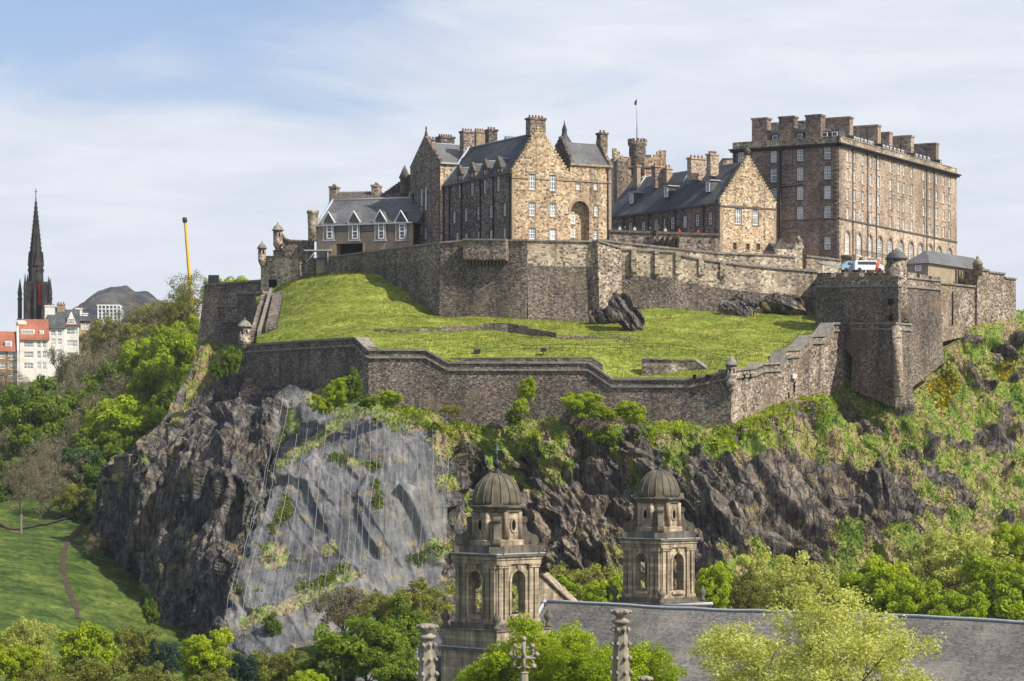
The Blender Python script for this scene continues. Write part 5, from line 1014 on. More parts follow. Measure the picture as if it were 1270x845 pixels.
# tiled roof behind
t2 = thing('tiled_range', P(430, 250, 500), 'ribbed stone-tiled roof with end chimneys seen above the grey dormer range', 'building'); K = Frame(404, 500, -12); mb = MB(); zr2 = Zp(239.5, 505); ze2 = Zp(262, 500); ln = K.front(466, 250)[0]
ridge_roof(mb, K, 0, ln, 0, 10, ze2, zr2, 'x', .3); t2m = MB()
for k in range(22): t2m.tube([K.w(.3+k*(ln-.6)/21, -.3, ze2), K.w(.3+k*(ln-.6)/21, 5, zr2+.1)], .18, 5)
mb.build('roof', M['trim_dark'], t2); t2m.build('roof_rib', M['trim_dark'], t2)
mb = MB(); mb.box(K.w, 0, ln, .3, 9.7, 126, ze2); mb.build('wall', M['rubble_parapet'], t2)
chimney(K, .3, 5, 1.4, 2.5, ze2, Zp(230.5, 503), t2, 'rubble_parapet', 2, 'y'); chimney(K, ln-1.2, 5, 1.4, 2.5, ze2, Zp(228.5, 501), t2, 'rubble_parapet', 2, 'y')
c = P(388, 263, 482); mb = MB(); mb.lathe(c, [(.9, -5.5), (.9, -2.6), (1.0, -1.6), (1.0, -.4), (1.15, -.3), (1.15, .25)], 14); mb.build('turret', M['rubble_parapet'], t)
mb = MB(); p = P(394, 312, 480); mb.box(lambda x, y, z: p+Vector((x, y, z)), -2.4, 2.6, -1.8, 1.2, .0, .18); mb.tube([p+Vector((-2, -1.6, -2.2)), p+Vector((-.2, -1.6, 0))], .09, 5); mb.tube([p+Vector((2, -1.6, -2.2)), p+Vector((2, -1.6, 0))], .09, 5)
tag(mb.build('canopy', M['lead']), 'flat grey canopy on poles behind the rampart beside the dark opening', 'canopy')
tt = thing('parasol', P(400.5, 322, 482.5), 'small bright blue parasol peeping over the upper rampart', 'parasol'); mb = MB(); p = P(400.5, 319, 482.5); mb.lathe(p, [(1.6, -.45), (1.1, -.1), (.5, .12), (.05, .2)], 8, smooth=False); mb.build('canopy', plain('blue_cloth', (.03, .22, .6), .7, .2), tt); mb = MB(); mb.tube([p+Vector((0, 0, -2.6)), p], .04, 6); mb.build('pole', M['iron'], tt)
# ---- low slate-roofed range behind the bastion
Q = Frame(1151, 446, 57); t = thing('low_range', Q.w(10, 4, 128), 'low pale-walled store with a long slate roof behind the bastion turret', 'building'); mF, mL = Q.mf(), Q.ml()
xw = Q.front(1206, 340)[0]; yl = Q.left(1123, 330)[0]; ze = Q.front(1151, 326.5)[1]; zr = Zp(311.5, 452)
mb = MB(); mb.box(Q.w, 0, xw, 0, yl, 124, ze); mb.build('wall', M['tan_plain'], t)
mb = MB(); ym = yl/2; e = .5; mb.hexa([Q.w(-e, -e, ze), Q.w(xw+6, -e, ze), Q.w(xw+6, yl+e, ze), Q.w(-e, yl+e, ze)], [Q.w(4, ym, zr), Q.w(xw+6, ym, zr), Q.w(xw+6, ym+.05, zr), Q.w(4, ym+.05, zr)]); mb.build('roof', M['slate_grey'], t)
for k in range(6):
    mb = MB(); s_ = xw*(.60+k*.06); mbox(mb, mF, s_, s_+.35, 124, ze-.5, 0, .35); mb.build('pilaster', M['church'], t)
window(mL, Q.left(1139, 333)[0], Q.left(1139, 333)[1], 1.2, 1.0, t, reveal=-.02, bars=(3, 1))

# ---- vans, car, barrier on the bastion
def vehicle(px, py, Y, ln, h, ang, label, cat, name, body, van=True):
    K = Frame(px, Y, ang); z = Zp(py, Y); t = thing(name, K.w(0, 0, z), label, cat); mb = MB(); w = K.w; wd = 1.9
    if van: prof = [(0, .35), (ln, .35), (ln, h*.5), (ln-.35, h*.58), (ln-1.1, h*.96), (ln-1.5, h), (.15, h), (0, h*.9)]
    else: prof = [(0, .35), (ln, .35), (ln, h*.5), (ln-1.0, h*.62), (ln-1.9, h), (1.0, h), (.25, h*.66), (0, h*.6)]
    mb.hexa([w(x, 0, z+a) for x, a in prof], [w(x, wd, z+a) for x, a in prof]); mb.build('body', body, t)
    g = MB(); x0, x1 = (.5, ln-1.3) if van else (1.1, ln-1.8); g.quad(w(x0, -.02, z+h*.62), w(x1, -.02, z+h*.62), w(x1-.1, -.02, z+h*.88), w(x0, -.02, z+h*.88)); g.build('side_window', M['glass_dark'], t)
    g = MB(); a, b = (prof[3], prof[4]); g.quad(w(a[0]+.02, .15, z+a[1]+.05), w(a[0]+.02, wd-.15, z+a[1]+.05), w(b[0]+.03, wd-.15, z+b[1]), w(b[0]+.03, .15, z+b[1])); g.build('windscreen', M['glass_dark'], t)
    for x in (.8, ln-.8):
        for y in (-.04, wd-.2):
            g = MB(); c = w(x, y, z+.35); n = 14; g.hexa([w(x+.35*math.cos(2*PI*i/n), y, z+.35+.35*math.sin(2*PI*i/n)) for i in range(n)], [w(x+.35*math.cos(2*PI*i/n), y+.24, z+.35+.35*math.sin(2*PI*i/n)) for i in range(n)]); g.build('wheel', M['iron'], t)
    return t
pw = plain('van_white', (.78, .79, .80), .3, .5, .08); pb = plain('car_blue', (.28, .42, .50), .3, .5, .08)
vehicle(1060.5, 337.0, 451.5, 5.2, 2.0, 8, 'white van with dark side window parked on the bastion', 'van', 'parked_van', pw)
vehicle(1044, 337.0, 452.5, 3.6, 1.9, 10, 'pale blue car parked left of the white van', 'car', 'parked_car', pb, False)
mb = MB(); p = P(1016, 326.5, 450); mb.hexa([p+Vector((0, 0, 0)), P(1043, 333, 450), P(1043, 333, 452), p+Vector((0, 2.5, 0))], [p+Vector((0, 0, .3)), P(1043, 330, 450), P(1043, 330, 452), p+Vector((0, 2.5, .3))]); q = P(1030, 334, 450)
for a in (0, 2.2): mb.tube([q+Vector((a-1, 0, -2)), q+Vector((a-1, 0, .3))], .07, 5)
tag(mb.build('awning', M['lead']), 'sloping grey awning left of the parked vehicles on the bastion', 'awning')
mb = MB(); mb.tube([P(1086, 338, 450.5), P(1090.5, 323, 450.5)], .25, 6); tag(mb.build('barrier_arm', M['orange']), 'orange barrier arm slanting up in front of the white van', 'barrier')

# ---- people on the terrace
skin = plain('skin', (.55, .34, .25), .7, .3, .05); hairm = plain('hair', (.05, .035, .025), .8, .2, .1)
def person(px, Y, top, mat, label, face=-1):
    z1 = Zp(top, Y); z0 = z1-1.72; x = (px-CX)/F*Y; t = thing('person', (x, Y, z0), label, 'person', 'visitors on the terrace'); c = (x, Y, z0)
    me = bpy.data.meshes.new('body'); V = [(0,0,.95),(0,0,1.2),(0,0,1.42),(0,-.02,1.5),(0,-.02,1.62),(.19,0,1.4),(.25,-.05,1.12),(.15,-.25,1.02),(-.19,0,1.4),(-.25,-.05,1.12),(-.15,-.25,1.02),(.1,0,.88),(.11,-.02,.48),(.12,.02,.06),(-.1,0,.88),(-.11,-.02,.48),(-.12,.02,.06),(.12,-.14,.04),(-.12,-.14,.04)]
    E = [(0,1),(1,2),(2,3),(3,4),(2,5),(5,6),(6,7),(2,8),(8,9),(9,10),(0,11),(11,12),(12,13),(0,14),(14,15),(15,16),(13,17),(16,18)]
    R = [.15,.15,.13,.055,.1,.075,.055,.04,.075,.055,.04,.1,.075,.05,.1,.075,.05,.04,.04]
    me.from_pydata(V, E, []); me.materials.append(mat); o = bpy.data.objects.new('body', me); COL.objects.link(o); o.parent = t
    sk = o.modifiers.new('skin', 'SKIN'); 
    for i, r in enumerate(R): me.skin_vertices[0].data[i].radius = (r, r)
    me.skin_vertices[0].data[0].use_root = True; o.modifiers.new('sub', 'SUBSURF').levels = 1
    mb = MB(); mb.lathe((x, Y-.02, z0+1.48), [(.05, 0), (.085, .05), (.10, .12), (.09, .2), (.04, .24)], 10); mb.build('head', skin, t); mb = MB(); mb.lathe((x, Y+.01, z0+1.57), [(.11, 0), (.115, .08), (.08, .15), (.02, .17)], 10); mb.build('hair', hairm, t)
dk = plain('dark_cloth', (.03, .035, .05), .8, .2, .1); pale = plain('pale_cloth', (.5, .48, .45), .8, .2, .1)
for a in ((842.5, 456.4, 284, M['red'], 'person in a red jacket on the terrace, left of the other red one'), (866, 457.2, 285.8, M['red'], 'person in a red jacket on the terrace, nearest the pale gable'),
          (768.5, 454.3, 280.6, pale, 'person in pale clothes on the terrace, farthest left'), (787, 454.8, 281, pale, 'person in pale clothes on the terrace beside a drainpipe'), (806, 455.4, 282, dk, 'person in dark clothes on the terrace left of the dark bracket'), (825, 455.9, 282.5, pale, 'person in pale clothes on the terrace above the dark brackets'), (775, 454.5, 281.2, dk, 'person in dark clothes between the two leftmost pale visitors')):
    person(*a)

# ================================================================ CHURCH IN THE FOREGROUND
def church_tower(loc, label):
    """local frame centred on the tower; the near corner points to the camera"""
    cx, cy = loc; t = thing('bell_tower', (cx, cy, 62), label, 'tower', 'twin domed church towers'); a = math.radians(45)
    u, v = Vector((math.cos(a), math.sin(a), 0)), Vector((-math.sin(a), math.cos(a), 0)); O = Vector((cx, cy, 0)); h = 2.76
    def wall(k, d=0.0):      # k-th side: along, height, outward
        c, s_ = math.cos(k*PI/2), math.sin(k*PI/2); U = u*c+v*s_; N = (u*s_-v*c)
        return lambda q, z, o: O+U*q+N*(h+d+o)+Vector((0, 0, z))
    zb, zt_ = 78.9, 84.7
    for k in range(4):
        m = wall(k); mb = MB(); wall_holes(mb, m, -h, h, zb, zt_, [(0, 81.75, 1.8, 4.1)], .8); arch_fill(mb, m, 0, 1.8, 82.9, 83.8, 0, -.8, 10)
        wall_holes(mb, lambda q, z, o, m=m: m(q, z, o-.8), -h+.8, h-.8, zb, zt_, [(0, 81.75, 1.8, 4.1)], 0)
        w = mb.build('belfry_wall', M['church'], t); mb = MB(); mbox(mb, m, -h+.85, h-.85, zb, zb+.7, -h, -.85); mb.build('belfry_floor', M['dark'], w) if k == 0 else None  # near-black floor colour puts shade into the belfry interior
        mb = MB(); arch_ring(mb, m, 0, 1.8, 82.9, .26, -.1, .14, 12, foot=3.1); mbox(mb, m, -.22, .22, 83.9, 84.35, 0, .24); mbox(mb, m, -1.0, 1.0, 79.3, 79.6, 0, .25); mb.build('arch', M['church'], w)
        for q in (-2.38, -1.62, 1.62, 2.38):
            mb = MB(); mbox(mb, m, q-.24, q+.24, zb+.35, 84.1, 0, .2); mbox(mb, m, q-.36, q+.36, zb, zb+.35, 0, .3); mbox(mb, m, q-.36, q+.36, 84.1, 84.2, 0, .3); mbox(mb, m, q-.42, q+.42, 84.32, 84.45, 0, .36); mbox(mb, m, q-.33, q+.33, 84.2, 84.32, 0, .28); mb.build('pilaster', M['church'], w)
    def slab(z0, z1, e, name, mat):
        mb = MB(); r = h+e; mb.hexa([O+u*x+v*y+Vector((0, 0, z0)) for x, y in ((-r, -r), (r, -r), (r, r), (-r, r))], [O+u*x+v*y+Vector((0, 0, z1)) for x, y in ((-r, -r), (r, -r), (r, r), (-r, r))]); return mb.build(name, mat, t)
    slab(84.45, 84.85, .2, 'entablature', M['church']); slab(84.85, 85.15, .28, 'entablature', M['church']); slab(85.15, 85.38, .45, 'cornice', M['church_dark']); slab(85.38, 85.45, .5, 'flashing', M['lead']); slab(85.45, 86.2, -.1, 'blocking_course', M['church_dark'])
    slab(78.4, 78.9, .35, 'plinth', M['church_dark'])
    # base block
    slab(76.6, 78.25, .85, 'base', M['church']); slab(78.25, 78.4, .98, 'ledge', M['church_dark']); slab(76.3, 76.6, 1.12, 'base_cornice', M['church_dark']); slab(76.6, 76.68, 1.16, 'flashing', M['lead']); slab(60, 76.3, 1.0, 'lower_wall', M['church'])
    # lantern
    c = O+Vector((0, 0, 86.2)); mb = MB(); a0 = PI/8
    mb.lathe(c, [(2.75, 0), (2.75, .45), (2.35, .55), (2.28, 3.1)], 8, a0, False); dr = mb.build('lantern', M['church'], t)
    mb = MB(); mb.lathe(c, [(2.4, 3.05), (2.5, 3.15), (2.45, 3.35), (2.75, 3.5), (2.8, 3.7), (2.45, 3.75)], 8, a0, False); mb.build('lantern_cornice', M['church_dark'], t)
    for k in range(8):
        an = k*PI/4; d = Vector((math.cos(an), math.sin(an), 0)); sv = Vector((-d.y, d.x, 0)); r = 2.14; n = 16
        def e_(rx, rz, o): return [c+d*(r+o)+sv*(rx*math.cos(2*PI*i/n))+Vector((0, 0, 1.85+rz*math.sin(2*PI*i/n))) for i in range(n)]
        mb = MB(); mb.hexa(e_(.26, .52, -.2), e_(.26, .52, .015)); mb.build('oval_opening', M['dark'], dr)
        mb = MB(); A, B_, A2, B2 = e_(.26, .52, 0), e_(.42, .68, 0), e_(.26, .52, .12), e_(.42, .68, .12)
        for i in range(n):
            j = (i+1) % n; mb.quad(A2[i], A2[j], B2[j], B2[i]); mb.quad(B_[i], B_[j], B2[j], B2[i]); mb.quad(A[i], A[j], A2[j], A2[i])
        mb.build('oval_frame', M['church'], dr)
        ac = an+PI/8; d2 = Vector((math.cos(ac), math.sin(ac), 0)); mb = MB(); mb.tube([c+d2*2.33+Vector((0, 0, .55)), c+d2*2.33+Vector((0, 0, 3.1))], .24, 8); mb.build('lantern_column', M['church'], dr)
    for k in range(4):      # small segmental pediments over alternate faces
        an = -PI/2+k*PI/2; d = Vector((math.cos(an), math.sin(an), 0)); sv = Vector((-d.y, d.x, 0)); m = lambda q, z, o: c+d*(2.5+o)+sv*q+Vector((0, 0, z)); mb = MB(); P_ = [(-.95, 3.6), (.95, 3.6), (0, 4.2)]
        mb.hexa([m(q, z, -.6) for q, z in P_], [m(q, z, .25) for q, z in P_]); mb.build('pediment', M['church_dark'], t)
    # dome with ribs
    prof = [(2.32*math.cos(i/12*PI/2*.97)**.92, 3.75+3.0*math.sin(i/12*PI/2*.97)) for i in range(13)]
    mb = MB(); mb.lathe(c, prof, 32); dm = mb.build('dome', M['dome'], t)
    for k in range(16):
        an = k*PI/8+PI/16; mb = MB(); mb.tube([c+Vector((math.cos(an)*r, math.sin(an)*r, z)) for r, z in prof], [.11-.05*i/12 for i in range(13)], 6); mb.build('rib', M['dome'], dm)
        if k % 2 == 0:
            for z_i in (2, 6):
                an2 = an+PI/16; 
    mb = MB(); zt2 = 6.7; mb.lathe(c, [(.5, zt2-.1), (.42, zt2+.2), (.22, zt2+.3), (.18, zt2+.55), (.36, zt2+.75), (.42, zt2+1.0), (.3, zt2+1.2), (.1, zt2+1.35), (.06, zt2+1.6)], 14); mb.build('finial', M['iron'], t)
    mb = MB(); q = c+Vector((0, 0, zt2+1.5)); mb.tube([q, q+Vector((0, 0, 1.2))], .06, 6); mb.tube([q+Vector((-.42, -.1, .75)), q+Vector((.42, .1, .75))], .06, 6); mb.lathe(q+Vector((0, 0, 1.05)), [(.02, 0), (.14, .1), (.02, .22)], 8); mb.build('weather_cross', M['bronze'], t)
    # scrolled buttresses and urns at the corners
    for k in range(4):
        an = -PI/2+k*PI/2; d = Vector((math.cos(an), math.sin(an), 0)); sv = Vector((-d.y, d.x, 0)); b = O+Vector((0, 0, 85.9))
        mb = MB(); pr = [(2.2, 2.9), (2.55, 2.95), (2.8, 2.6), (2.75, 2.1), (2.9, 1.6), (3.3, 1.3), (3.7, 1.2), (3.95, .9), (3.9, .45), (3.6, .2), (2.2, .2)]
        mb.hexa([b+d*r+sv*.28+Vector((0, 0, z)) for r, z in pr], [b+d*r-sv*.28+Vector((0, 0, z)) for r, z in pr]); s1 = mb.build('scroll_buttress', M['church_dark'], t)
        for r, z, R_ in ((3.55, .62, .42), (2.62, 2.65, .3)):
            mb = MB(); n = 14; mb.hexa([b+d*(r+R_*math.cos(2*PI*i/n))+sv*.36+Vector((0, 0, z+R_*math.sin(2*PI*i/n))) for i in range(n)], [b+d*(r+R_*math.cos(2*PI*i/n))-sv*.36+Vector((0, 0, z+R_*math.sin(2*PI*i/n))) for i in range(n)]); mb.build('scroll', M['church_dark'], s1)
        mb = MB(); mb.box(lambda x, y, z: b+d*(3.1+x)+sv*y+Vector((0, 0, z)), -.75, .95, -.7, .7, -.5, .2); mb.build('pedestal', M['church_dark'], t)
        mb = MB(); mb.lathe(O+d*(h*1.414+.95)+Vector((0, 0, 78.4)), [(.35, 0), (.3, .3), (.15, .45), (.42, .85), (.38, 1.2), (.15, 1.4), (.18, 1.55), (.03, 1.75)], 12); mb.build('urn', M['church_dark'], t)
    return t
ct = church_tower((-1.42, 244.1), 'domed church bell tower in the foreground, the nearer one on the left')
c2 = copy_tree(ct); c2.location = ct.location+Vector((817/1-616, 0, 0))*0; x2 = (817-CX)/F*286; c2.location = (x2, 286, 62); c2['label'] = 'domed church bell tower behind the slate ridge, the one on the right'
# nave
t = thing('church_roof', P(900, 800, 245), 'long grey slate church roof across the bottom right of the view', 'church')
R0, R1 = P(677, 745.8, 262), P(1290, 772, 230.3); R0.z = R1.z = 79.75; d = (R1-R0).normalized(); n = Vector((d.y, -d.x, 0))
n = n if n.y < 0 else -n
E = R1+d*45; mb = MB(); dn = Vector((0, 0, -12.5)); wv = n*13.5
rs_ = random.Random(3); NS = 40; NR = 9; G_ = [[R0.lerp(E, i/NS)+(wv+dn)*(j/NR)+Vector((0, 0, rs_.uniform(-.05, .05)-.16*math.sin(i/NS*PI*2.5)**2)) for i in range(NS+1)] for j in range(NR+1)]
for j in range(NR):
    for i in range(NS): mb.quad(G_[j][i], G_[j][i+1], G_[j+1][i+1], G_[j+1][i])
mb.quad(R0+Vector((0, 0, -.25)), E+Vector((0, 0, -.25)), E-wv+dn, R0-wv+dn); mb.quad(R0+wv+dn, E+wv+dn, E+wv+dn+Vector((0, 0, -10)), R0+wv+dn+Vector((0, 0, -10))); rf = mb.build('roof', M['slate_church'], t)
mb = MB(); mb.tube([G_[0][i]+Vector((0, 0, .08)) for i in range(NS+1)], .14, 8); mb.tube([R0+Vector((0, 0, .1))+n*.1, R0+(wv+dn)*.93+Vector((0, 0, .15))], .2, 6); mb.build('ridge', M['lead'], rf)
mb = MB(); mb.poly([R0-d*.02, R0+wv+dn-d*.02, R0-wv+dn-d*.02]); mb.quad(R0+wv+dn-d*.02, R0-wv+dn-d*.02, R0-wv+dn+Vector((0, 0, -10))-d*.02, R0+wv+dn+Vector((0, 0, -10))-d*.02); mb.build('gable', M['church'], t)
mb = MB(); mb.lathe(R0+Vector((-.2, -.2, -.5)), [(.1, -.4), (.35, -.1), (.42, .15), (.3, .45), (.05, .55)], 12); mb.build('ball_finial', M['iron'], t)
t = thing('pediment', P(690, 745, 268), 'pale stone pediment gable between the left tower and the slate ridge', 'gable'); A, B_, C_ = P(655, 752, 267), P(712, 752, 272), P(671, 713, 268); mb = MB(); k = Vector((.8, 6, 0)); mb.hexa([A, B_, C_], [A+k, B_+k, C_+k]); mb.quad(A, B_, B_+Vector((0, 0, -10)), A+Vector((0, 0, -10))); mb.build('wall', M['church'], t)
mb = MB(); mb.tube([C_+Vector((0, -.2, .1)), B_+Vector((0, -.2, .1))], .17, 5); mb.build('coping', M['church_dark'], t)
t = thing('low_parapet', P(860, 748, 284), 'low stone platform with a pale flashing at the foot of the right tower', 'parapet'); mb = MB(); mb.hexa([P(768, 775, 282), P(883, 775, 278), P(883, 775, 290), P(768, 775, 292)], [P(768, 752, 282), P(883, 749.5, 278), P(883, 749.5, 290), P(768, 750, 292)]); mb.build('wall', M['church'], t); mb = MB(); mb.tube([P(820, 752, 279.6), P(884, 748.8, 277.8)], .18, 5); mb.build('flashing', M['lead'], t)

# ---- gothic pinnacles in the near foreground
def pinnacle(px, ytop, Y, r0, label, crown=True):
    c = P(px, ytop, Y); t = thing('pinnacle', (c.x, c.y, 62), label, 'pinnacle', 'crocketed stone pinnacles in the foreground'); mb = MB(); H_ = 6.0
    mb.lathe(c, [(r0*2.3, -H_-9), (r0*1.9, -H_), (r0*1.05, -1.5), (r0*.72, -.55), (r0*.72, -.5)], 8, PI/8, False); mb.build('shaft', M['gothic'], t)
    mb = MB(); mb.lathe(c, [(r0*.8, -.66), (r0*1.15, -.6), (r0*1.15, -.5), (r0*.6, -.42), (r0*.62, -.32), (r0*1.1, -.22), (r0*1.25, -.1), (r0*.9, 0), (r0*.4, .02)], 12); f = mb.build('finial', M['gothic'], t)
    for k in range(6):
        a = k*PI/3; mb = MB(); q = c+Vector((math.cos(a)*r0*1.15, math.sin(a)*r0*1.15, -.12)); mb.lathe(q+Vector((0, 0, -.09)), [(.02, 0), (.1, .05), (.12, .1), (.07, .17), (.01, .2)], 7); mb.build('leaf_knob', M['gothic'], f)
    for lv in range(7):
        z = -.95-lv*.62; r = r0*(.78+(-z-.5)*.22/1.0*.9)
        for k in range(8):
            a = PI/8+k*PI/4; q = c+Vector((math.cos(a)*r, math.sin(a)*r, z)); qo = c+Vector((math.cos(a)*(r+.1), math.sin(a)*(r+.1), z+.06)); mb = MB(); mb.tube([c+Vector((math.cos(a)*r*.8, math.sin(a)*r*.8, z-.22)), q, qo, qo+Vector((-math.cos(a)*.05, -math.sin(a)*.05, .1))], [.05, .05, .095, .04], 6); mb.build('crocket', M['gothic'], t)
    return t
pinnacle(529.5, 774, 110, .34, 'crocketed stone pinnacle at the bottom edge, left one with a wide flat crown')
pinnacle(770, 755.5, 112, .33, 'crocketed stone pinnacle at the bottom edge, tallest one in front of the lime tree')
pinnacle(800, 839, 113, .22, 'tiny pinnacle tip peeping over the bottom edge right of the tallest pinnacle')
def cross_finial():
    c = P(649.5, 793, 108); t = thing('cross_finial', (c.x, c.y, 62), 'openwork stone cross finial in front of the lime tree, bottom centre', 'finial', ); mb = MB()
    mb.lathe(c, [(.35, -9), (.24, -2.2), (.2, -1.45), (.24, -1.4), (.12, -1.35)], 8, PI/8, False); mb.build('shaft', M['gothic'], t)
    for an, R_ in ((0, .27), (PI/2, .27)):
        for k in range(4):
            a = PI/4+k*PI/2; cc = c+Vector((math.cos(an)*.3*math.cos(a), math.sin(an)*.3*math.cos(a), -.78+.32*math.sin(a))); mb = MB(); n = 12
            ring = [cc+Vector((math.cos(an)*.2*math.cos(2*PI*i/n), math.sin(an)*.2*math.cos(2*PI*i/n), .2*math.sin(2*PI*i/n))) for i in range(n+1)]; mb.tube(ring, .055, 6); mb.build('ring', M['gothic'], t)
    for dx, dz in ((0, 0), (-.55, -.65), (.55, -.65), (-.42, -1.15), (.42, -1.15), (0, -.78), (-.36, -.3), (.36, -.3)):
        mb = MB(); mb.lathe(c+Vector((dx, 0, dz-.1)), [(.02, 0), (.11, .06), (.12, .13), (.05, .22), (.01, .24)], 7); mb.build('leaf_knob', M['gothic'], t)
    mb = MB(); mb.tube([c+Vector((0, 0, -1.4)), c+Vector((0, 0, -.1))], .09, 6); mb.tube([c+Vector((-.5, 0, -.78)), c+Vector((.5, 0, -.78))], .07, 6); mb.build('cross', M['gothic'], t)
cross_finial()

# ================================================================ LEFT BACKGROUND
def hub():
    Y = 850; c = P(44.5, 395, Y); s_ = Y/F; t = thing('church_spire', (c.x, Y, c.z-20), 'black gothic church spire with pinnacles and a red banner, far left', 'spire')
    K = Frame(0, Y, 18, x=c.x); H_ = lambda y: (395-y)*s_; bw = 10*s_
    mb = MB(); mb.box(K.w, -bw*1.25, bw*1.25, -bw*1.25, bw*1.25, c.z-30, c.z+H_(350)); mb.build('tower', M['black_stone'], t)
    mb = MB(); mb.lathe((c.x, Y, c.z), [(9.8*s_, H_(352)), (9.2*s_, H_(338)), (.35*s_, H_(244))], 8, PI/8, False); mb.build('spire', M['black_stone'], t)
    for k in range(8):
        a = PI/8+k*PI/4; e0 = Vector((c.x+math.cos(a)*9.2*s_, Y+math.sin(a)*9.2*s_, c.z+H_(338))); e1 = Vector((c.x, Y, c.z+H_(244))); mb = MB(); mb.tube([e0, e1], [.22, .1], 4)
        for j in range(16): q = e0.lerp(e1, (j+.5)/17); mb.lathe(q+Vector((math.cos(a)*.25, math.sin(a)*.25, -.2)), [(.05, 0), (.3-.012*j, .2), (.05, .45)], 5)
        mb.build('crocketed_edge', M['black_stone'], t)
    for k in range(4):
        a = -PI/2+k*PI/2+math.radians(18); d = Vector((math.cos(a), math.sin(a), 0)); q = Vector((c.x, Y, c.z+H_(330)))+d*8.6*s_; sv = Vector((-d.y, d.x, 0)); mb = MB(); mb.hexa([q-sv*.9-d*1.5, q+sv*.9-d*1.5, q+sv*.9+d*.3, q-sv*.9+d*.3], [q-d*1.5+Vector((0, 0, 4.5)), q-d*1.5+sv*.02+Vector((0, 0, 4.5)), q+d*.1+sv*.02+Vector((0, 0, 4.6)), q+d*.1+Vector((0, 0, 4.6))]); mb.build('lucarne', M['black_stone'], t)
    for dx, dy, top, w in ((-1.33, -1, 347, 2.3), (1.4, -.7, 346, 2.3), (-.78, -1.5, 341, 1.7), (.8, -1.5, 340, 1.7), (-.95, 1.2, 340, 1.7), (1.0, 1.2, 342, 1.7), (.1, -1.6, 352, 1.5)):
        q = Vector((c.x+dx*bw*1.35, Y+dy*bw, c.z)); mb = MB(); w *= s_; ht = H_(top)
        mb.lathe(q, [(w*1.3, -30), (w*1.15, ht-26*s_), (w*1.5, ht-25*s_), (w*1.0, ht-22*s_), (w*1.3, ht-18*s_), (w*.2, ht)], 8, PI/8, False); mb.build('pinnacle', M['black_stone'], t)
    for k in range(4):
        m = [K.mf(-bw*1.25-.0), K.ml(-bw*1.25)][k % 2]
        mb = MB(); mbox(mb, m, -bw*.5, bw*.5, c.z+H_(392), c.z+H_(362), .0, .35) if k < 2 else None
        if k < 2: mb.build('belfry_louvre', M['dark'], t)
    mb = MB(); p = K.mf(-bw*1.25); mbox(mb, p, bw*.1, bw*.72, c.z+H_(379), c.z+H_(353), .4, .55); mb.build('banner', M['red'], t)
    mb = MB(); mb.tube([(c.x, Y, c.z+H_(246)), (c.x, Y, c.z+H_(234))], .13, 5); mb.tube([(c.x-.6, Y, c.z+H_(238)), (c.x+.6, Y, c.z+H_(238))], .1, 5); mb.build('cross', M['iron'], t)
hub()
def house(px, Y, deg, x1px, zb, ze_y, zr_y, wall, roof, label, cols, rows, depth=10, over=.6, name='house', gabled=False):
    K = Frame(px, Y, deg); xw = K.front(x1px, ze_y)[0]; ze = Zp(ze_y, Y); zr = Zp(zr_y, Y+depth/2); t = thing(name, K.w(xw/2, depth/2, zb), label, 'house'); m = K.mf(); hs = []
    for c_ in cols:
        for r_ in rows: s_, z_ = K.front(c_[0], r_); hs.append((s_, z_, c_[1], c_[2] if len(c_) > 2 else 1.7))
    mb = MB(); wall_holes(mb, m, 0, xw, zb, ze, hs, .25); mb.quad(K.w(0, 0, zb), K.w(0, depth, zb), K.w(0, depth, ze), K.w(0, 0, ze)); mb.quad(K.w(xw, 0, zb), K.w(xw, depth, zb), K.w(xw, depth, ze), K.w(xw, 0, ze))
    mb.poly([K.w(0, 0, ze), K.w(0, depth, ze), K.w(0, depth/2, zr)]); mb.poly([K.w(xw, 0, ze), K.w(xw, depth, ze), K.w(xw, depth/2, zr)]); mb.build('wall', M[wall], t)
    for h in hs: window(m, *h, t, reveal=.22, bars=(max(2, int(h[2]/.8)), 3), fw=.14)
    mb = MB(); ridge_roof(mb, K, -.3, xw+.3, 0, depth, ze, zr, 'x', over); mb.build('roof', M[roof], t)
    return t, K, xw, ze, zr
t, K, xw, ze, zr = house(24, 700, 14, 60, 80, 421.5, 396, 'harling', 'tile_red', 'tall white harled house with an orange tiled roof, left of the bare tree', [(35.5, 2.6), (48.2, 1.1, 2.0), (55, 1.1, 2.0)], [427, 440, 454], 11)
mb = MB(); mD = K.mf(1.2); mbox(mb, mD, K.front(26, 411)[0], K.front(43.5, 411)[0], Zp(415, 700), Zp(408.5, 700), -3, 0); mb.hexa([K.w(-.2, 4, ze), K.w(2.2, 4, ze), K.w(2.2, 7, ze), K.w(-.2, 7, ze)], [K.w(-.2, 4, Zp(399, 703)), K.w(2.2, 4, Zp(399, 703)), K.w(2.2, 7, Zp(399, 703)), K.w(-.2, 7, Zp(399, 703))]); dd = mb.build('dormer', M['harling'], t)
window(mD, K.front(35, 412)[0], Zp(411.7, 700), 3.2, 1.1, dd, reveal=-.02, bars=(4, 1)); mb = MB(); mD2 = K.mf(1.2); mbox(mb, mD2, K.front(49, 411)[0], K.front(55, 411)[0], Zp(416, 700), Zp(409.5, 700), -3, 0); dd = mb.build('dormer', M['harling'], t); window(mD2, K.front(52, 412)[0], Zp(412.5, 700), 1.0, 1.1, dd, reveal=-.02)
chimney(K, .6, 5.5, 2.2, 1.4, zr-5, Zp(397.5, 704), t, 'harling', 4)
t, K, xw, ze, zr = house(-14, 690, 12, 23.5, 78, 436, 411, 'harling_brown', 'tile_red', 'ochre house with a red tiled roof at the left edge, partly cut off', [(1, 2.4), (16.5, 2.8, 2.2)], [441, 453.5, 468], 12)
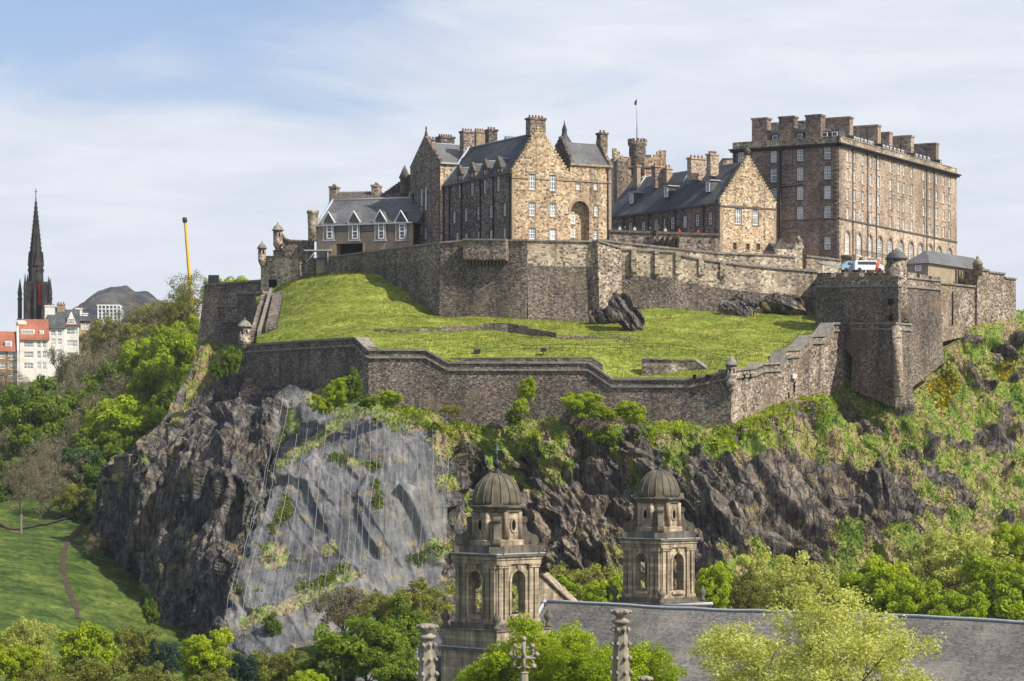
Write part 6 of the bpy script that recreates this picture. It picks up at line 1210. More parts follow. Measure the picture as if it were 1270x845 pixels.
mb = MB(); mbox(mb, K.mf(1.0), K.front(6, 427)[0], K.front(15, 427)[0], Zp(430, 690), Zp(423, 690), -3, 0); dd = mb.build('dormer', M['harling'], t); window(K.mf(1.0), K.front(10.5, 426)[0], Zp(426.5, 690), 1.5, 1.1, dd, reveal=-.02, bars=(3, 1))
chimney(K, K.front(4, 430)[0], 6, 1.2, 1.2, zr-6, Zp(415, 696), t, 'trim_dark', 2)
mb = MB(); mb.hexa([K.w(xw-.5, -1, 78), K.w(xw, -1, 78), K.w(xw, 12, 78), K.w(xw-.5, 12, 78)], [K.w(xw-.5, -1, ze+.5), K.w(xw, -1, ze+.5), K.w(xw, 6, zr+1.5), K.w(xw-.5, 6, zr+1.5)]); mb.build('party_wall', M['harling'], t)
t, K, xw, ze, zr = house(60, 705.5, 10, 80, 82, 407, 381, 'harling', 'slate', 'white house with a dark slate roof behind the bare tree', [(66, 1.3), (74, 1.1)], [413, 424, 437, 449], 14)
chimney(K, 0.4, 5, 2.8, 1.6, ze-2, Zp(381, 718), t, 'harling', 4); chimney(K, 3.4, 6, 2.2, 1.4, ze, Zp(379, 720), t, 'trim', 3)
t, K, xw, ze, zr = house(80, 708, 8, 97, 82, 404, 384, 'harling', 'slate', 'tall white gabled house with pink trimmed windows right of the bare tree', [(87.5, 2.2), (94, .9)], [411, 426, 441], 12)
mb = MB(); m = K.mf(.0); s0, s1 = K.front(80.5, 404)[0], K.front(96, 404)[0]; mb.hexa([m(s0, ze-.3, .1), m(s1, ze-.3, .1), m(s1, ze-.3, -7), m(s0, ze-.3, -7)], [m((s0+s1)/2-.1, Zp(387, 708), .1), m((s0+s1)/2+.1, Zp(387, 708), .1), m((s0+s1)/2+.1, Zp(387, 708), -7), m((s0+s1)/2-.1, Zp(387, 708), -7)]); gg = mb.build('gable', M['harling'], t); window(K.mf(-.1), (s0+s1)/2, Zp(398.5, 708), 2.0, 1.5, gg, reveal=-.03, bars=(3, 2))
mb = MB(); mbox(mb, K.mf(-.05), s0, s1, Zp(403.2, 708), Zp(401.8, 708), 0, .2); mb.build('band', plain('pink_trim', (.6, .2, .13), .8, .2, .1), t)
t, K, xw, ze, zr = house(97, 716, 20, 112, 82, 398, 388, 'trim', 'slate', 'narrow cream stone house with tall chimneys behind bare branches', [(103, 1.0), (108, 1.0)], [405, 417, 430], 12)
chimney(K, .8, 4, 1.8, 1.4, ze, Zp(382, 718), t, 'harling', 3); chimney(K, xw-.8, 4, 1.4, 1.4, ze, Zp(388, 718), t, 'harling', 2)
# distant office block with a light frame roof
t = thing('office_block', P(135, 395, 1000), 'distant grey office block with a white framed rooftop below the hill', 'building'); mb = MB(); K = Frame(121, 1000, 4); wx = K.front(150, 390)[0]; mb.box(K.w, 0, wx, 0, 12, 90, Zp(383, 1000)); mb.build('wall', M['lead'], t)
mb = MB(); mb.box(K.w, -.3, wx*.95, -.3, 12, Zp(379.5, 1000), Zp(378, 1000)); mb.box(K.w, 0, wx, -.4, -.1, Zp(384, 1000), Zp(383, 1000))
for k in range(7): mb.box(K.w, k*wx/6.2, k*wx/6.2+.4, -.3, 0, Zp(398, 1000), Zp(379, 1000))
mb.build('rooftop_frame', M['white'], t)
for r_ in range(3):
    for k in range(6): mb = MB(); mb.quad(K.w(.6+k*1.45, -.05, Zp(387+r_*4, 1000)), K.w(1.6+k*1.45, -.05, Zp(387+r_*4, 1000)), K.w(1.6+k*1.45, -.05, Zp(385+r_*4, 1000)), K.w(.6+k*1.45, -.05, Zp(385+r_*4, 1000))); mb.build('window', M['glass_dark'], t)
# crane boom
t = thing('crane', P(238, 400, 900), 'yellow telescopic crane boom rising behind the trees', 'crane'); ps = [(239,420),(238,378),(235.6,348),(233.4,322),(231.4,298),(229.6,276)]; rr = [.75, .72, .64, .56, .5, .45]
for i in range(5):
    mb = MB(); a, b = P(*ps[i], 900), P(*ps[i+1], 900); mb.tube([a, b], rr[i], 4); mb.tube([b+(a-b).normalized()*.5, b], rr[i]*1.12, 4); mb.build('boom_section', M['yellow'], t)
mb = MB(); b = P(229.6, 276, 900); mb.tube([b, P(228.9, 270, 900)], .85, 5); mb.tube([P(229.5, 271, 900), P(227.3, 271.5, 900)], .5, 5); mb.build('boom_head', M['iron'], t)
mb = MB(); c = P(241, 424, 900); mb.box(lambda x, y, z: c+Vector((x, y, z)), -4, 5, -1.5, 1.5, -3, 0.5); mb.build('carrier', M['yellow'], t)

# ================================================================ ROCKS, NET, RAILINGS
def outcrop(name, label, outline, Y, thick, seed, lean, sc=(1.2, 1.6, 4.5)):
    """a blocky slab of rock: an ellipsoid-like lump squeezed into its outline, broken into tilted facets"""
    xs = [a for a, b in outline]; ys = [b for a, b in outline]; cx, cy = sum(xs)/len(xs), sum(ys)/len(ys); c = P(cx, cy, Y); n = 150; m = 90
    th = np.linspace(0, 2*PI, n, endpoint=False); ang = [math.atan2(-(b-cy), a-cx) for a, b in outline]; rad = [math.hypot(a-cx, b-cy)/F*Y for a, b in outline]
    o = np.argsort(ang); A = np.array(ang)[o]; R_ = np.array(rad)[o]; A = np.concatenate([A-2*PI, A, A+2*PI]); R_ = np.tile(R_, 3); rr_ = np.interp(th, A, R_)
    ph = np.linspace(0.02, PI/2+.5, m); V = []
    for p_ in ph: V.append(np.stack([c.x+np.cos(th)*rr_*np.sin(p_), c.y-np.full(n, thick*np.cos(p_)), c.z+np.sin(th)*rr_*np.sin(p_)], 1))
    V = np.concatenate(V); a = math.radians(lean); q = np.stack([V[:, 0]*math.cos(a)+V[:, 2]*math.sin(a), V[:, 1], -V[:, 0]*math.sin(a)+V[:, 2]*math.cos(a)], 1)
    F1, dl, rn = voro(q/np.array(sc), seed); F2, dl2, rn2 = voro(q/np.array([.45, .6, 2.2]), seed+4)
    dsp = .8*(rn[:, 0]-.5)+.8*((rn[:, 1:4]-.5)*dl*2).sum(1)+.35*(rn2[:, 0]-.5); nn = V-np.array([c.x, c.y+1, c.z]); nn /= np.linalg.norm(nn, axis=1, keepdims=True); V = V+nn*dsp[:, None]
    i = np.arange(m-1)[:, None]*n; j = np.arange(n)[None, :]; qd = np.stack([i+j, i+n+j, i+n+(j+1) % n, i+(j+1) % n], -1).reshape(-1, 4)
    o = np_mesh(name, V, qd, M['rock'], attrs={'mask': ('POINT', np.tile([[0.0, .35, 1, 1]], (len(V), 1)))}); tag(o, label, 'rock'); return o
outcrop('rock_outcrop', 'tall slanting black crag leaning on the foot of the upper rampart', [(755,372),(763,362),(771,368),(783,384),(795,401),(801,418),(795,423),(784,413),(771,401),(758,392)], 435.5, 2.0, 5, 32, (1.0, 1.4, 6))
outcrop('rock_outcrop', 'pale broken rock strip at the left foot of the tall slanting crag', [(735,390),(746,382),(756,392),(768,406),(752,404),(736,402)], 441.5, 1.2, 8, 32)
outcrop('rock_outcrop', 'long low dark rock under the upper rampart near the bastion', [(943,376),(955,367),(975,370),(998,382),(1002,390),(975,391),(950,388)], 451, 2.0, 9, 60)
outcrop('rock_outcrop', 'small brown rock low on the lawn left of the long dark rock', [(893,378),(905,374),(925,380),(936,392),(928,399),(912,392),(898,388)], 448.5, 1.4, 12, 50)
outcrop('rock_outcrop', 'faint brown rock stuck against the upper rampart wall', [(903,372),(915,364),(928,368),(940,380),(930,388),(912,384)], 450.5, 1.0, 15, 50)

def rock_net():
    t = thing('rock_net', P(430, 600, 395), 'pale grey wire netting draped over the big smooth rock slab', 'netting')
    rs = np.random.RandomState(4)
    tops = [(352,500,283,770),(356,492,288,768),(362,495,300,772),(372,540,322,768),(385,528,345,760),(398,520,362,755),(408,515,380,752),(420,509,392,745),(430,506,402,742),(440,505,415,735),(447,505,425,730),(455,507,436,722),(463,508,446,716),(470,510,455,712),(478,512,468,708),(486,514,476,706),(494,518,488,706),(502,521,500,704),(510,526,512,702),(518,530,524,700),(526,536,534,700),(535,542,545,690),(545,550,556,680),(553,562,560,660)]
    for (x0, y0, x1, y1) in tops:
        pts = []; n = 46
        for i in range(n):
            f = i/(n-1); px, py = x0+(x1-x0)*f+1.2*math.sin(f*9+x0), y0+(y1-y0)*f; p = rock_at(px, py); pts.append(Vector(p)+Vector((0, -.35, .1)))
        # rope hangs straight: take the foremost of neighbours
        hull = [min(q.y for q in pts[max(0, i-4):i+5]) for i in range(len(pts))]; sm = [Vector((sum(q.x for q in pts[max(0, i-5):i+6])/len(pts[max(0, i-5):i+6]), sum(hull[max(0, i-3):i+4])/len(hull[max(0, i-3):i+4])-.25, p.z)) for i, p in enumerate(pts)]
        mb = MB(); mb.tube(sm, .022 if rs.rand() < .6 else .038, 3); mb.build('seam_rope', M['net'], t)
    # mesh sheet: fine net standing just off the rock
    m = RSL > .5; J = np.arange(0, len(RXS), 3); I = np.arange(0, RP.shape[0], 3); G = RP[np.ix_(I, J)].copy(); keep = m[np.ix_(I, J)]
    for _ in range(3): G[1:-1, 1:-1, 1] = np.minimum(G[1:-1, 1:-1, 1], (G[:-2, 1:-1, 1]+G[2:, 1:-1, 1]+G[1:-1, :-2, 1]+G[1:-1, 2:, 1])/4)
    G[..., 1] -= .22; kq = keep[:-1, :-1] & keep[1:, :-1] & keep[1:, 1:] & keep[:-1, 1:]
    np_mesh('mesh_sheet', G.reshape(-1, 3)-np.array(t.location), grid_quads(len(I), len(J), kq), M['net_sheet'], t, smooth=True)
M['net'] = plain('net_rope', (.17, .175, .185), .6, .4, .1)
def netsheet():
    t = NT('net_sheet', .6, .3); t.color((.36, .365, .37)); tr = t.N.new('ShaderNodeBsdfTransparent'); ms = t.N.new('ShaderNodeMixShader')
    st = t.noise(t.map((1.8, .5, .05)), 1, 4, .6); lm = t.noise(t.map((.12, .12, .12)), 1, 3, .6)
    f = t.math('MULTIPLY', t.math('MULTIPLY_ADD', st, 1.6, -.62, clamp=True), t.math('MULTIPLY_ADD', lm, 2.4, -.25, clamp=True), clamp=True); f = t.math('MULTIPLY_ADD', f, .34, .05)
    t.link(f, ms.inputs[0]); t.link(tr.outputs[0], ms.inputs[1]); t.link(t.b.outputs[0], ms.inputs[2]); t.link(ms.outputs[0], t.out.inputs['Surface']); return t.m
M['net_sheet'] = netsheet()
rock_net()

def railing(pts, label, h=1.1, gap=2.0, r=.035):
    P3 = [lawn_hit(a, b) for a, b in pts]; t = thing('railing', P3[0], label, 'railing'); rail = MB(); posts = []
    for a, b in zip(P3, P3[1:]):
        n = max(1, int((b-a).length/gap))
        for i in range(n):
            q = a.lerp(b, i/n); q.z = lawn_z(q.x, q.y); posts.append(q)
    posts.append(P3[-1])
    for q in posts: mb = MB(); mb.tube([q+Vector((0, 0, -.2)), q+Vector((0, 0, h))], r, 4); mb.build('post', M['iron'], t)
    for hh in (h, h*.5): rail.tube([q+Vector((0, 0, hh)) for q in posts], r*.7, 4)
    rail.build('rail', M['iron'], t)
railing([(572,441),(650,438),(730,438),(766,436)], 'thin black railing inside the lower rampart, left of the sunken platform')
railing([(770,437),(800,434),(830,436),(862,440),(884,448),(905,450),(945,444)], 'thin black railing curving round the sunken platform')
railing([(965,440),(985,428),(1002,418),(1022,410)], 'black handrail beside the stepped coping at the right of the lawn')
railing([(351,372),(343,412)], 'thin handrail beside the long steps at the left of the lawn', 1.0, 3)
for px, py, lb in ((592,441,'small dark floodlight box inside the lower rampart, left one'),(674,440,'small dark floodlight box inside the lower rampart, right one')):
    q = lawn_hit(px, py); mb = MB(); mb.box(lambda x, y, z: q+Vector((x, y, z)), -.5, .5, -.3, .3, .35, .9); mb.tube([q, q+Vector((0, 0, .5))], .08, 5); tag(mb.build('floodlight', M['iron']), lb, 'floodlight')
# ================================================================ TREES
def leaf_quads(rs, cen, rad, n, size, tone0, shell=.75, droop=0.0):
    """n leaves spread over clumps (cen (k,3), rad (k,)); returns verts, tones"""
    k = len(cen); w = rad**2; idx = rs.choice(k, n, p=w/w.sum()); d = rs.normal(size=(n, 3)); d /= np.linalg.norm(d, axis=1, keepdims=True)
    r = rad[idx]*(shell+(1.05-shell)*rs.rand(n)**.7); p = cen[idx]+d*r[:, None]*np.array([1, 1, .85])
    nr = d+rs.normal(size=(n, 3))*.65+np.array([0, 0, .35]); nr /= np.linalg.norm(nr, axis=1, keepdims=True)
    a = np.cross(nr, rs.normal(size=(n, 3))); a /= np.linalg.norm(a, axis=1, keepdims=True); b = np.cross(nr, a)
    s = size*(.6+.8*rs.rand(n))[:, None]; a = a*s; b = b*s*.62
    V = np.stack([p-a, p-b*.9+a*.1, p+a, p+b*.9+a*.1], 1).reshape(-1, 3); tone = np.clip(tone0[idx]+rs.normal(size=n)*.13, 0, 1); return V, tone, n
def crown_mesh(name, seed, mat, n=9000, size=.05, lobes=16, sub=7, lobe_r=(.22, .46), asp=(1, 1, .9), shell=.7, flat=0.0, spread=.68):
    rs = np.random.RandomState(seed); L_ = []
    for i in range(lobes):
        z = 1-2*(i+.5)/lobes; z = z*.95+rs.uniform(-.12, .12); a = i*2.39996+rs.uniform(-.4, .4); q = math.sqrt(max(0, 1-z*z)); rr = spread*(.62+.62*rs.rand()); L_.append([q*math.cos(a)*rr*asp[0], q*math.sin(a)*rr*asp[1], z*rr*asp[2]])
    L_.append([0, 0, .1]); L_ = np.array(L_); lr = rs.uniform(lobe_r[0], lobe_r[1], len(L_)); C_, R_, T_ = [], [], []
    for c, r in zip(L_, lr):
        for j in range(sub):
            d = rs.normal(size=3); d /= np.linalg.norm(d); d[2] = abs(d[2])*.8+d[2]*.2 if rs.rand() < .6 else d[2]
            C_.append(c+d*r*rs.uniform(.55, 1.0)*np.array([1, 1, .8])); R_.append(r*rs.uniform(.28, .5)); T_.append(rs.uniform(.3, .75))
    V, tone, n = leaf_quads(rs, np.array(C_), np.array(R_), n, size, np.array(T_), shell)
    me_o = np_mesh(name, V, np.arange(n*4).reshape(n, 4), M[mat], attrs={'tone': ('FACE', tone)}); me = me_o.data; bpy.data.objects.remove(me_o); return me, L_, lr
def limb_mesh(name, seed, L_, mat='bark', r=.032, low=3.2):
    rs = random.Random(seed); mb = MB(); mb.tube([(0, 0, -low), (.02, .01, -low*.5), (-.02, 0, -.55), (0, 0, .1)], [r*1.5, r*1.15, r, r*.55], 8)
    for c in L_:
        z0 = rs.uniform(-.75, -.05); mid = Vector((c[0]*.45, c[1]*.45, z0+(c[2]-z0)*.35)); mb.tube([(0, 0, z0), mid, tuple(c)], [r*.55, r*.34, r*.1], 5)
        for j in range(3):
            e = Vector(c)+Vector((rs.uniform(-1, 1), rs.uniform(-1, 1), rs.uniform(-.2, 1)))*.3; mb.tube([mid.lerp(Vector(c), .5), e], [r*.16, r*.04], 3)
    o = mb.build(name, M[mat]); me = o.data; bpy.data.objects.remove(o); return me
def bare_mesh(name, seed, n_leaf, leafm, size=.04, dens=1.0):
    rs = random.Random(seed); mb = MB(); tips = []
    def grow(p, d, l, r, k):
        q = p+d*l; mb.tube([p, p+d*l*.5+Vector((rs.uniform(-1, 1), rs.uniform(-1, 1), 0))*l*.06, q], [r, r*.85, r*.68], 5 if k < 2 else 3)
        if k >= 5: tips.append(q); return
        for i in range(3 if k < 4 else int(3*dens)):
            ax = Vector((rs.uniform(-1, 1), rs.uniform(-1, 1), rs.uniform(-.35, .6))).normalized(); nd = (d*.75+ax*rs.uniform(.5, .85)+Vector((0, 0, .12))).normalized(); grow(p+d*l*rs.uniform(.55, 1.0), nd, l*rs.uniform(.62, .8), r*.56, k+1)
    mb.tube([(0, 0, -3.5), (0, 0, -1.0)], [.07, .05], 7); grow(Vector((0, 0, -1.0)), Vector((.05, 0, 1)).normalized(), .55, .05, 0)
    o = mb.build(name, M['bark_grey']); me = o.data; bpy.data.objects.remove(o); cr = None
    if n_leaf:
        r2 = np.random.RandomState(seed); T_ = np.array([tuple(t_) for t_ in tips]); V, tone, n = leaf_quads(r2, T_, np.full(len(T_), .10), n_leaf, size, r2.uniform(.2, .8, len(T_)), .2)
        oo = np_mesh(name+'_leaf', V, np.arange(n*4).reshape(n, 4), M[leafm], attrs={'tone': ('FACE', tone)}); cr = oo.data; bpy.data.objects.remove(oo)
    return me, cr
PROTO = {}
def mk(kind, mat, seeds, **kw):
    bark = kw.pop('bark', 'bark'); PROTO[kind] = []
    for s_ in seeds:
        cm, L_, lr = crown_mesh('crown', s_, mat, **kw); PROTO[kind].append((cm, limb_mesh('trunk', s_, L_, bark)))
mk('lime', 'leaf_lime', (1, 2, 3), n=13000, size=.042, lobes=20, sub=8)
mk('green', 'leaf_green', (4, 5, 6), n=13000, size=.044, lobes=18, sub=8)
mk('dark', 'leaf_dark', (7, 8), n=12000, size=.042, lobes=16, sub=8)
mk('olive', 'leaf_olive', (9, 10), n=9500, size=.034, lobes=22, sub=8, shell=.3, lobe_r=(.26, .4))
mk('pale', 'leaf_pale', (11, 12), n=12000, size=.033, lobes=22, sub=9, shell=.3, lobe_r=(.26, .4))
mk('near_pale', 'leaf_pale', (13,), n=42000, size=.0155, lobes=30, sub=16, shell=.1, lobe_r=(.24, .36), spread=.74)
mk('near_lime', 'leaf_lime', (14, 15), n=26000, size=.026, lobes=24, sub=12, shell=.5)
mk('conifer', 'needle', (16,), n=12000, size=.035, lobes=16, sub=8)
def twiggy(s_, mat, n, size):
    cm, L_, lr = crown_mesh('crown', s_+40, mat, n=n, size=size, lobes=22, sub=12, shell=.05, lobe_r=(.28, .42), spread=.62); return (cm, bare_mesh('trunk', s_, 0, None)[0])
PROTO['bare'] = [twiggy(21, 'leaf_twig', 9000, .017), twiggy(22, 'leaf_twig', 8000, .018)]
PROTO['twig'] = [bare_mesh('trunk', 23, 700, 'leaf_bud', .03)[::-1]]
PROTO['thin'] = [twiggy(24, 'leaf_olive', 5200, .022)]
PROTO['bud'] = [twiggy(25, 'leaf_bud', 11000, .024), twiggy(26, 'leaf_olive', 9000, .022)]
rt = random.Random(77); cnt = {}
def tree(kind, px, ytop, wpx, Y, label, asp=1.0, ground=None, group=None, name='tree', cat='tree'):
    """crown top at ytop, crown width wpx (photo pixels), crown height = wpx*asp"""
    k = PROTO[kind]; i = cnt.get(kind, 0) % len(k); cnt[kind] = cnt.get(kind, 0)+1; cr, tr = k[i]; R = wpx/F*Y/2*(1.2 if Y > 450 else 1.06); x = (px-CX)/F*Y; hR = R*asp; zc = Zp(ytop, Y)-hR*.97
    gz = ground if ground is not None else zc-hR*1.6
    t = thing(name, (x, Y, gz), label, cat, group); rz = rt.uniform(0, 6.28)
    for nm, me in (('trunk', tr), ('crown', cr)):
        if me is None or (name == 'bush' and nm == 'trunk'): continue
        o = bpy.data.objects.new(nm, me); COL.objects.link(o); o.parent = t; o.location = (0, 0, zc-gz); o.scale = (R, R, hR); o.rotation_euler = (0, 0, rz)
    return t
G1, G2, G3, G4 = 'trees along the foot of the rock', 'trees on the slope left of the castle', 'trees behind the church roof', 'bushes on the castle rock'
TR = [ # kind, px, ytop, width, Y, label, aspect, ground, group
 # bottom left
 ('lime',-8,766,70,318,'lime tree cut by the left edge, behind the pale yellow one',1.1,62,G1),
 ('pale',34,757,76,300,'pale yellow-green tree at the bottom left corner',1.25,62,G1),
 ('lime',104,767,80,312,'rounded lime-green tree right of the pale yellow corner tree',1.0,62,G1),
 ('olive',112,800,96,286,'olive bushy tree at the bottom edge in front of the rounded lime tree',1.0,62,G1),
 ('olive',52,818,80,284,'olive bush low in the bottom left corner',1.0,62,G1),
 ('olive',172,762,62,316,'sparse olive tree with pointed top under the dark cliff',1.4,62,G1),
 ('conifer',204,782,44,300,'dark blue-green conifer between the sparse olive and the bright lime tree',1.6,62,G1),
 ('lime',256,776,78,306,'bright lime tree in the middle of the bottom left row',1.0,62,G1),
 ('olive',188,815,70,288,'olive bush under the dark conifer at the bottom edge',1.0,62,G1),
 ('conifer',302,800,42,300,'dark conifer right of the bright lime tree in the row',1.5,62,G1),
 ('olive',345,792,82,310,'yellow-olive tree at the foot of the netted slab',.95,62,G1),
 ('green',392,812,46,306,'small mid-green tree beside the yellow-olive tree',1.2,62,G1),
 ('green',455,755,108,306,'dense mid-green tree in front of the netted slab base',.95,62,G1),
 ('green',500,800,70,290,'mid-green tree cut by the bottom edge just left of the near pinnacle',1.1,62,G1),
 ('bud',425,712,84,362,'yellowish leafing tree at the base of the netted slab',1.0,62,G1),
 ('olive',520,708,86,352,'olive tree directly left of the nearer bell tower, upper one',1.0,62,G1),
 ('green',496,742,74,335,'greener tree directly left of the nearer bell tower, lower one',1.1,62,G1),
 ('olive',470,724,60,356,'small olive tree between the slab base and the tower trees',1.1,62,G1),
 ('green',186,738,22,384,'narrow green bush growing at the foot of the dark cliff',2.0,64,G1),
 ('lime',20,790,60,296,'lime bush below the pale yellow corner tree',1.0,62,G1),
 ('olive',262,824,90,280,'olive bush at the bottom edge below the bright lime tree',.8,62,G1),
 ('lime',382,826,60,282,'lime bush at the bottom edge left of the near pinnacle',.9,62,G1),
 # centre foreground
 ('near_lime',668,757,158,182,'bright lime tree in front of the church roof, left crown with white blossom',.95,62,'bright trees in front of the church roof'),
 ('near_lime',778,781,132,188,'bright lime tree in front of the church roof, crown behind the tallest pinnacle',.85,62,'bright trees in front of the church roof'),
 ('near_lime',715,790,90,178,'lime tree between the other two in front of the church roof',1.0,62,'bright trees in front of the church roof'),
 ('near_lime',606,808,86,184,'low lime tree at the bottom edge under the nearer bell tower',1.0,62,'bright trees in front of the church roof'),
 ('near_pale',1015,722,280,150,'big pale yellow tree with loose small leaves in front of the roof',.82,62,None),
 # behind the church
 ('olive',718,682,104,338,'olive tree seen between the two bell towers',1.0,62,G3),
 ('lime',748,712,52,325,'lime bush touching the left side of the right bell tower',1.1,62,G3),
 ('lime',690,706,50,330,'lime tree behind the pediment right of the nearer tower',1.1,62,G3),
 ('lime',883,692,54,322,'lime tree touching the right side of the right bell tower',1.4,62,G3),
 ('pale',968,675,120,338,'broad yellowish tree right of the right tower behind the ridge',.95,62,G3),
 ('olive',922,700,66,326,'small olive tree between the lime and the broad yellowish tree',1.1,62,G3),
 ('olive',1010,702,70,330,'olive tree just left of the bright lime crown behind the ridge',1.1,62,G3),
 ('lime',1086,684,128,322,'bright lime tree in the middle of the row behind the ridge',.95,62,G3),
 ('lime',1132,706,78,316,'lime tree lower down right of the middle of the ridge row',1.1,62,G3),
 ('pale',1188,643,132,350,'large pale yellow tree standing highest behind the ridge at right',1.0,62,G3),
 ('lime',1262,643,76,352,'lime tree at the right edge of the photo, upper one',1.0,62,G3),
 ('lime',1246,682,124,322,'bright lime tree at the right edge of the photo, lower one',1.0,62,G3),
 ('lime',1190,722,74,312,'lime bush just above the ridge below the large pale tree',1.0,62,G3),
 ('olive',1146,668,60,356,'olive tree tucked left of the large pale tree',1.2,62,G3),
 # hillside on the left
 ('green',46,462,88,612,'dense dark green tree below the white houses',1.15,None,G2),
 ('green',8,490,50,640,'green tree at the left edge beside the dense dark green one',1.2,None,G2),
 ('green',78,505,50,600,'green tree right of and below the dense dark green one',1.2,None,G2),
 ('bare',92,452,64,655,'brown leafless tree right of the dense dark green tree',1.2,None,G2),
 ('bare',118,412,66,640,'tall brown leafless tree under the distant office block',1.5,None,G2),
 ('bare',146,400,60,660,'brown leafless tree left of the bright lime crown on the slope',1.4,None,G2),
 ('olive',150,380,70,690,'yellow-olive tree under the right slope of the distant hill',1.0,None,G2),
 ('bud',182,366,66,690,'budding tree just below the distant hill',1.1,None,G2),
 ('olive',116,392,50,720,'hazy olive tree beside the distant office block',1.1,None,G2),
 ('bud',125,470,70,600,'grey-brown budding tree in the middle of the wooded slope',1.4,None,G2),
 ('lime',206,392,78,585,'brightest lime tree beside the dark curtain wall',1.3,None,G2),
 ('lime',172,412,56,600,'lime tree left of and slightly behind the brightest one',1.2,None,G2),
 ('green',152,440,48,596,'mid-green tree left below the brightest lime tree',1.2,None,G2),
 ('lime',232,440,50,570,'lime tree right below the brightest one against the cliff',1.5,None,G2),
 ('lime',160,484,104,535,'spreading green tree halfway down the slope beside the cliff',.9,None,G2),
 ('green',208,478,46,545,'small green tree wedged against the rock shoulder',1.6,None,G2),
 ('green',132,528,70,515,'green tree in shade above the small retaining wall',1.0,None,G2),
 ('dark',100,545,60,520,'dark green tree at the edge of the grass slope',1.2,None,G2),
 ('bare',84,556,64,500,'leafless shrub tree at the top of the steep path',1.0,None,G2),
 ('bud',112,590,40,478,'thin brown bush tree leaning against the cliff foot',1.2,None,G2),
 ('bare',26,552,66,440,'bare tree with a long dark trunk on the grass slope',1.25,None,G2),
 ('olive',14,574,44,500,'olive bush tree at the left edge behind the bare tree',1.0,None,G2),
 ('bare',2,520,50,560,'leafless tree crown at the left edge above the grass',1.1,None,G2),
 ('thin',236,324,66,620,'thin spring tree in front of the yellow crane',1.1,None,G2),
 ('lime',250,386,34,600,'small lime tree between the thin tree and the curtain wall',2.0,None,G2),
 ('olive',214,396,46,640,'olive tree behind the brightest lime crown',1.1,None,G2),
 ('lime',292,334,64,560,'lime tree rising behind the left end of the curtain wall',.9,112,G2),
 ('olive',272,339,40,560,'olive bush behind the curtain wall at its left corner',1.0,112,G2),
 ('twig',74,410,44,665,'dark bare tree in front of the white houses',1.4,None,G2),
 ('olive',84,448,22,668,'small yellow-green bush at the foot of the white houses',1.0,None,G2),
 ('bare',10,440,56,660,'leafless branches in front of the ochre house',1.3,None,G2),
 ('bare',108,430,40,690,'leafless tree hiding the narrow cream stone house',1.6,None,G2),
 ('dark',140,505,40,545,'dark green gap-filling tree behind the spreading green tree',1.4,None,G2),
 ('lime',190,440,60,575,'lime tree under the brightest lime crown on the wooded slope',1.1,None,G2),
 ('green',110,470,60,620,'mid-green tree in the middle of the brown trees on the slope',1.1,None,G2),
 ('bare',100,500,70,585,'brown leafless thicket tree above the grass slope',1.2,None,G2),
 ('bare',150,450,60,630,'brown tree left of the lime crowns, half hidden',1.3,None,G2),
 ('bud',95,425,50,680,'pale budding tree right of the white gabled house',1.3,None,G2),
 ('bare',130,385,56,700,'greyish leafless crown over the distant office block foot',1.2,None,G2),
 ('olive',185,388,60,650,'olive crown just above the brightest lime tree',1.0,None,G2),
 ('bare',60,530,44,560,'small leafless tree left of the dark green tree by the grass',1.2,None,G2),
 ('green',230,470,44,560,'mid-green tree squeezed between the lime tree and the cliff shoulder',1.4,None,G2),
 ('dark',120,600,34,470,'dark shrub tree in shade at the cliff foot',1.4,None,G2),
 ('bud',30,500,60,600,'budding tree between the left edge and the dense dark green tree',1.0,None,G2),
 ('bud',205,362,60,680,'budding tree crown against the right foot of the distant hill',1.1,None,G2),
 ('olive',224,358,44,650,'olive crown just left of the crane boom foot',1.2,None,G2),
 ('lime',180,430,64,590,'big lime tree left of the centre of the wooded slope',1.1,None,G2),
 ('green',128,450,52,610,'green tree among the brown ones on the wooded slope',1.2,None,G2),
 ('bare',165,362,56,690,'greyish leafless crown in front of the distant hill, right of its peak',1.35,None,G2),
 ('olive',190,362,60,690,'hazy olive crown in front of the right side of the distant hill',1.2,None,G2),
 ('bare',213,356,52,690,'brown leafless crown left of the thin tree by the crane',1.2,None,G2),
 ('green',128,566,50,462,'green tree at the left foot of the dark cliff, above the curved path',1.3,None,G2),
 ('olive',118,640,34,436,'olive bush tree against the left foot of the dark cliff',1.2,None,G2),
 ('bare',60,575,70,480,'leafless thicket in the middle of the grass slope',.9,None,G2),
 ('green',108,520,56,560,'green tree at the top edge of the grass, left of the spreading green one',1.1,None,G2),
 ('bare',66,532,56,548,'leafless tree at the top edge of the grass slope',1.2,None,G2),
 ('bud',132,600,44,470,'budding tree low beside the dark cliff, above the path bend',1.3,None,G2),
 ('olive',95,590,48,488,'olive tree above the bend of the curved path',1.1,None,G2),
 ('bare',50,548,44,520,'leafless sapling group right of the long-trunked bare tree',1.3,None,G2),
 ('green',28,520,52,575,'green tree at the upper left of the grass slope',1.1,None,G2),
 ('bare',118,655,34,440,'leafless bush at the foot of the cliff beside the path',1.2,None,G2),
 ('green',-2,560,44,520,'green tree cut by the left edge beside the long-trunked bare tree',1.3,None,G2),
 ('bud',60,478,60,640,'brown budding tree overlapping the dense dark green tree',1.0,None,G2),
]
TR += [('lime',1345,640,110,350,'lime tree beyond the right edge of the photo, upper one',1.0,62,G3),('green',1390,690,120,330,'green tree beyond the right edge of the photo, lower one',1.0,62,G3),('olive',1480,660,130,345,'olive tree well beyond the right edge of the photo',1.0,62,G3)]
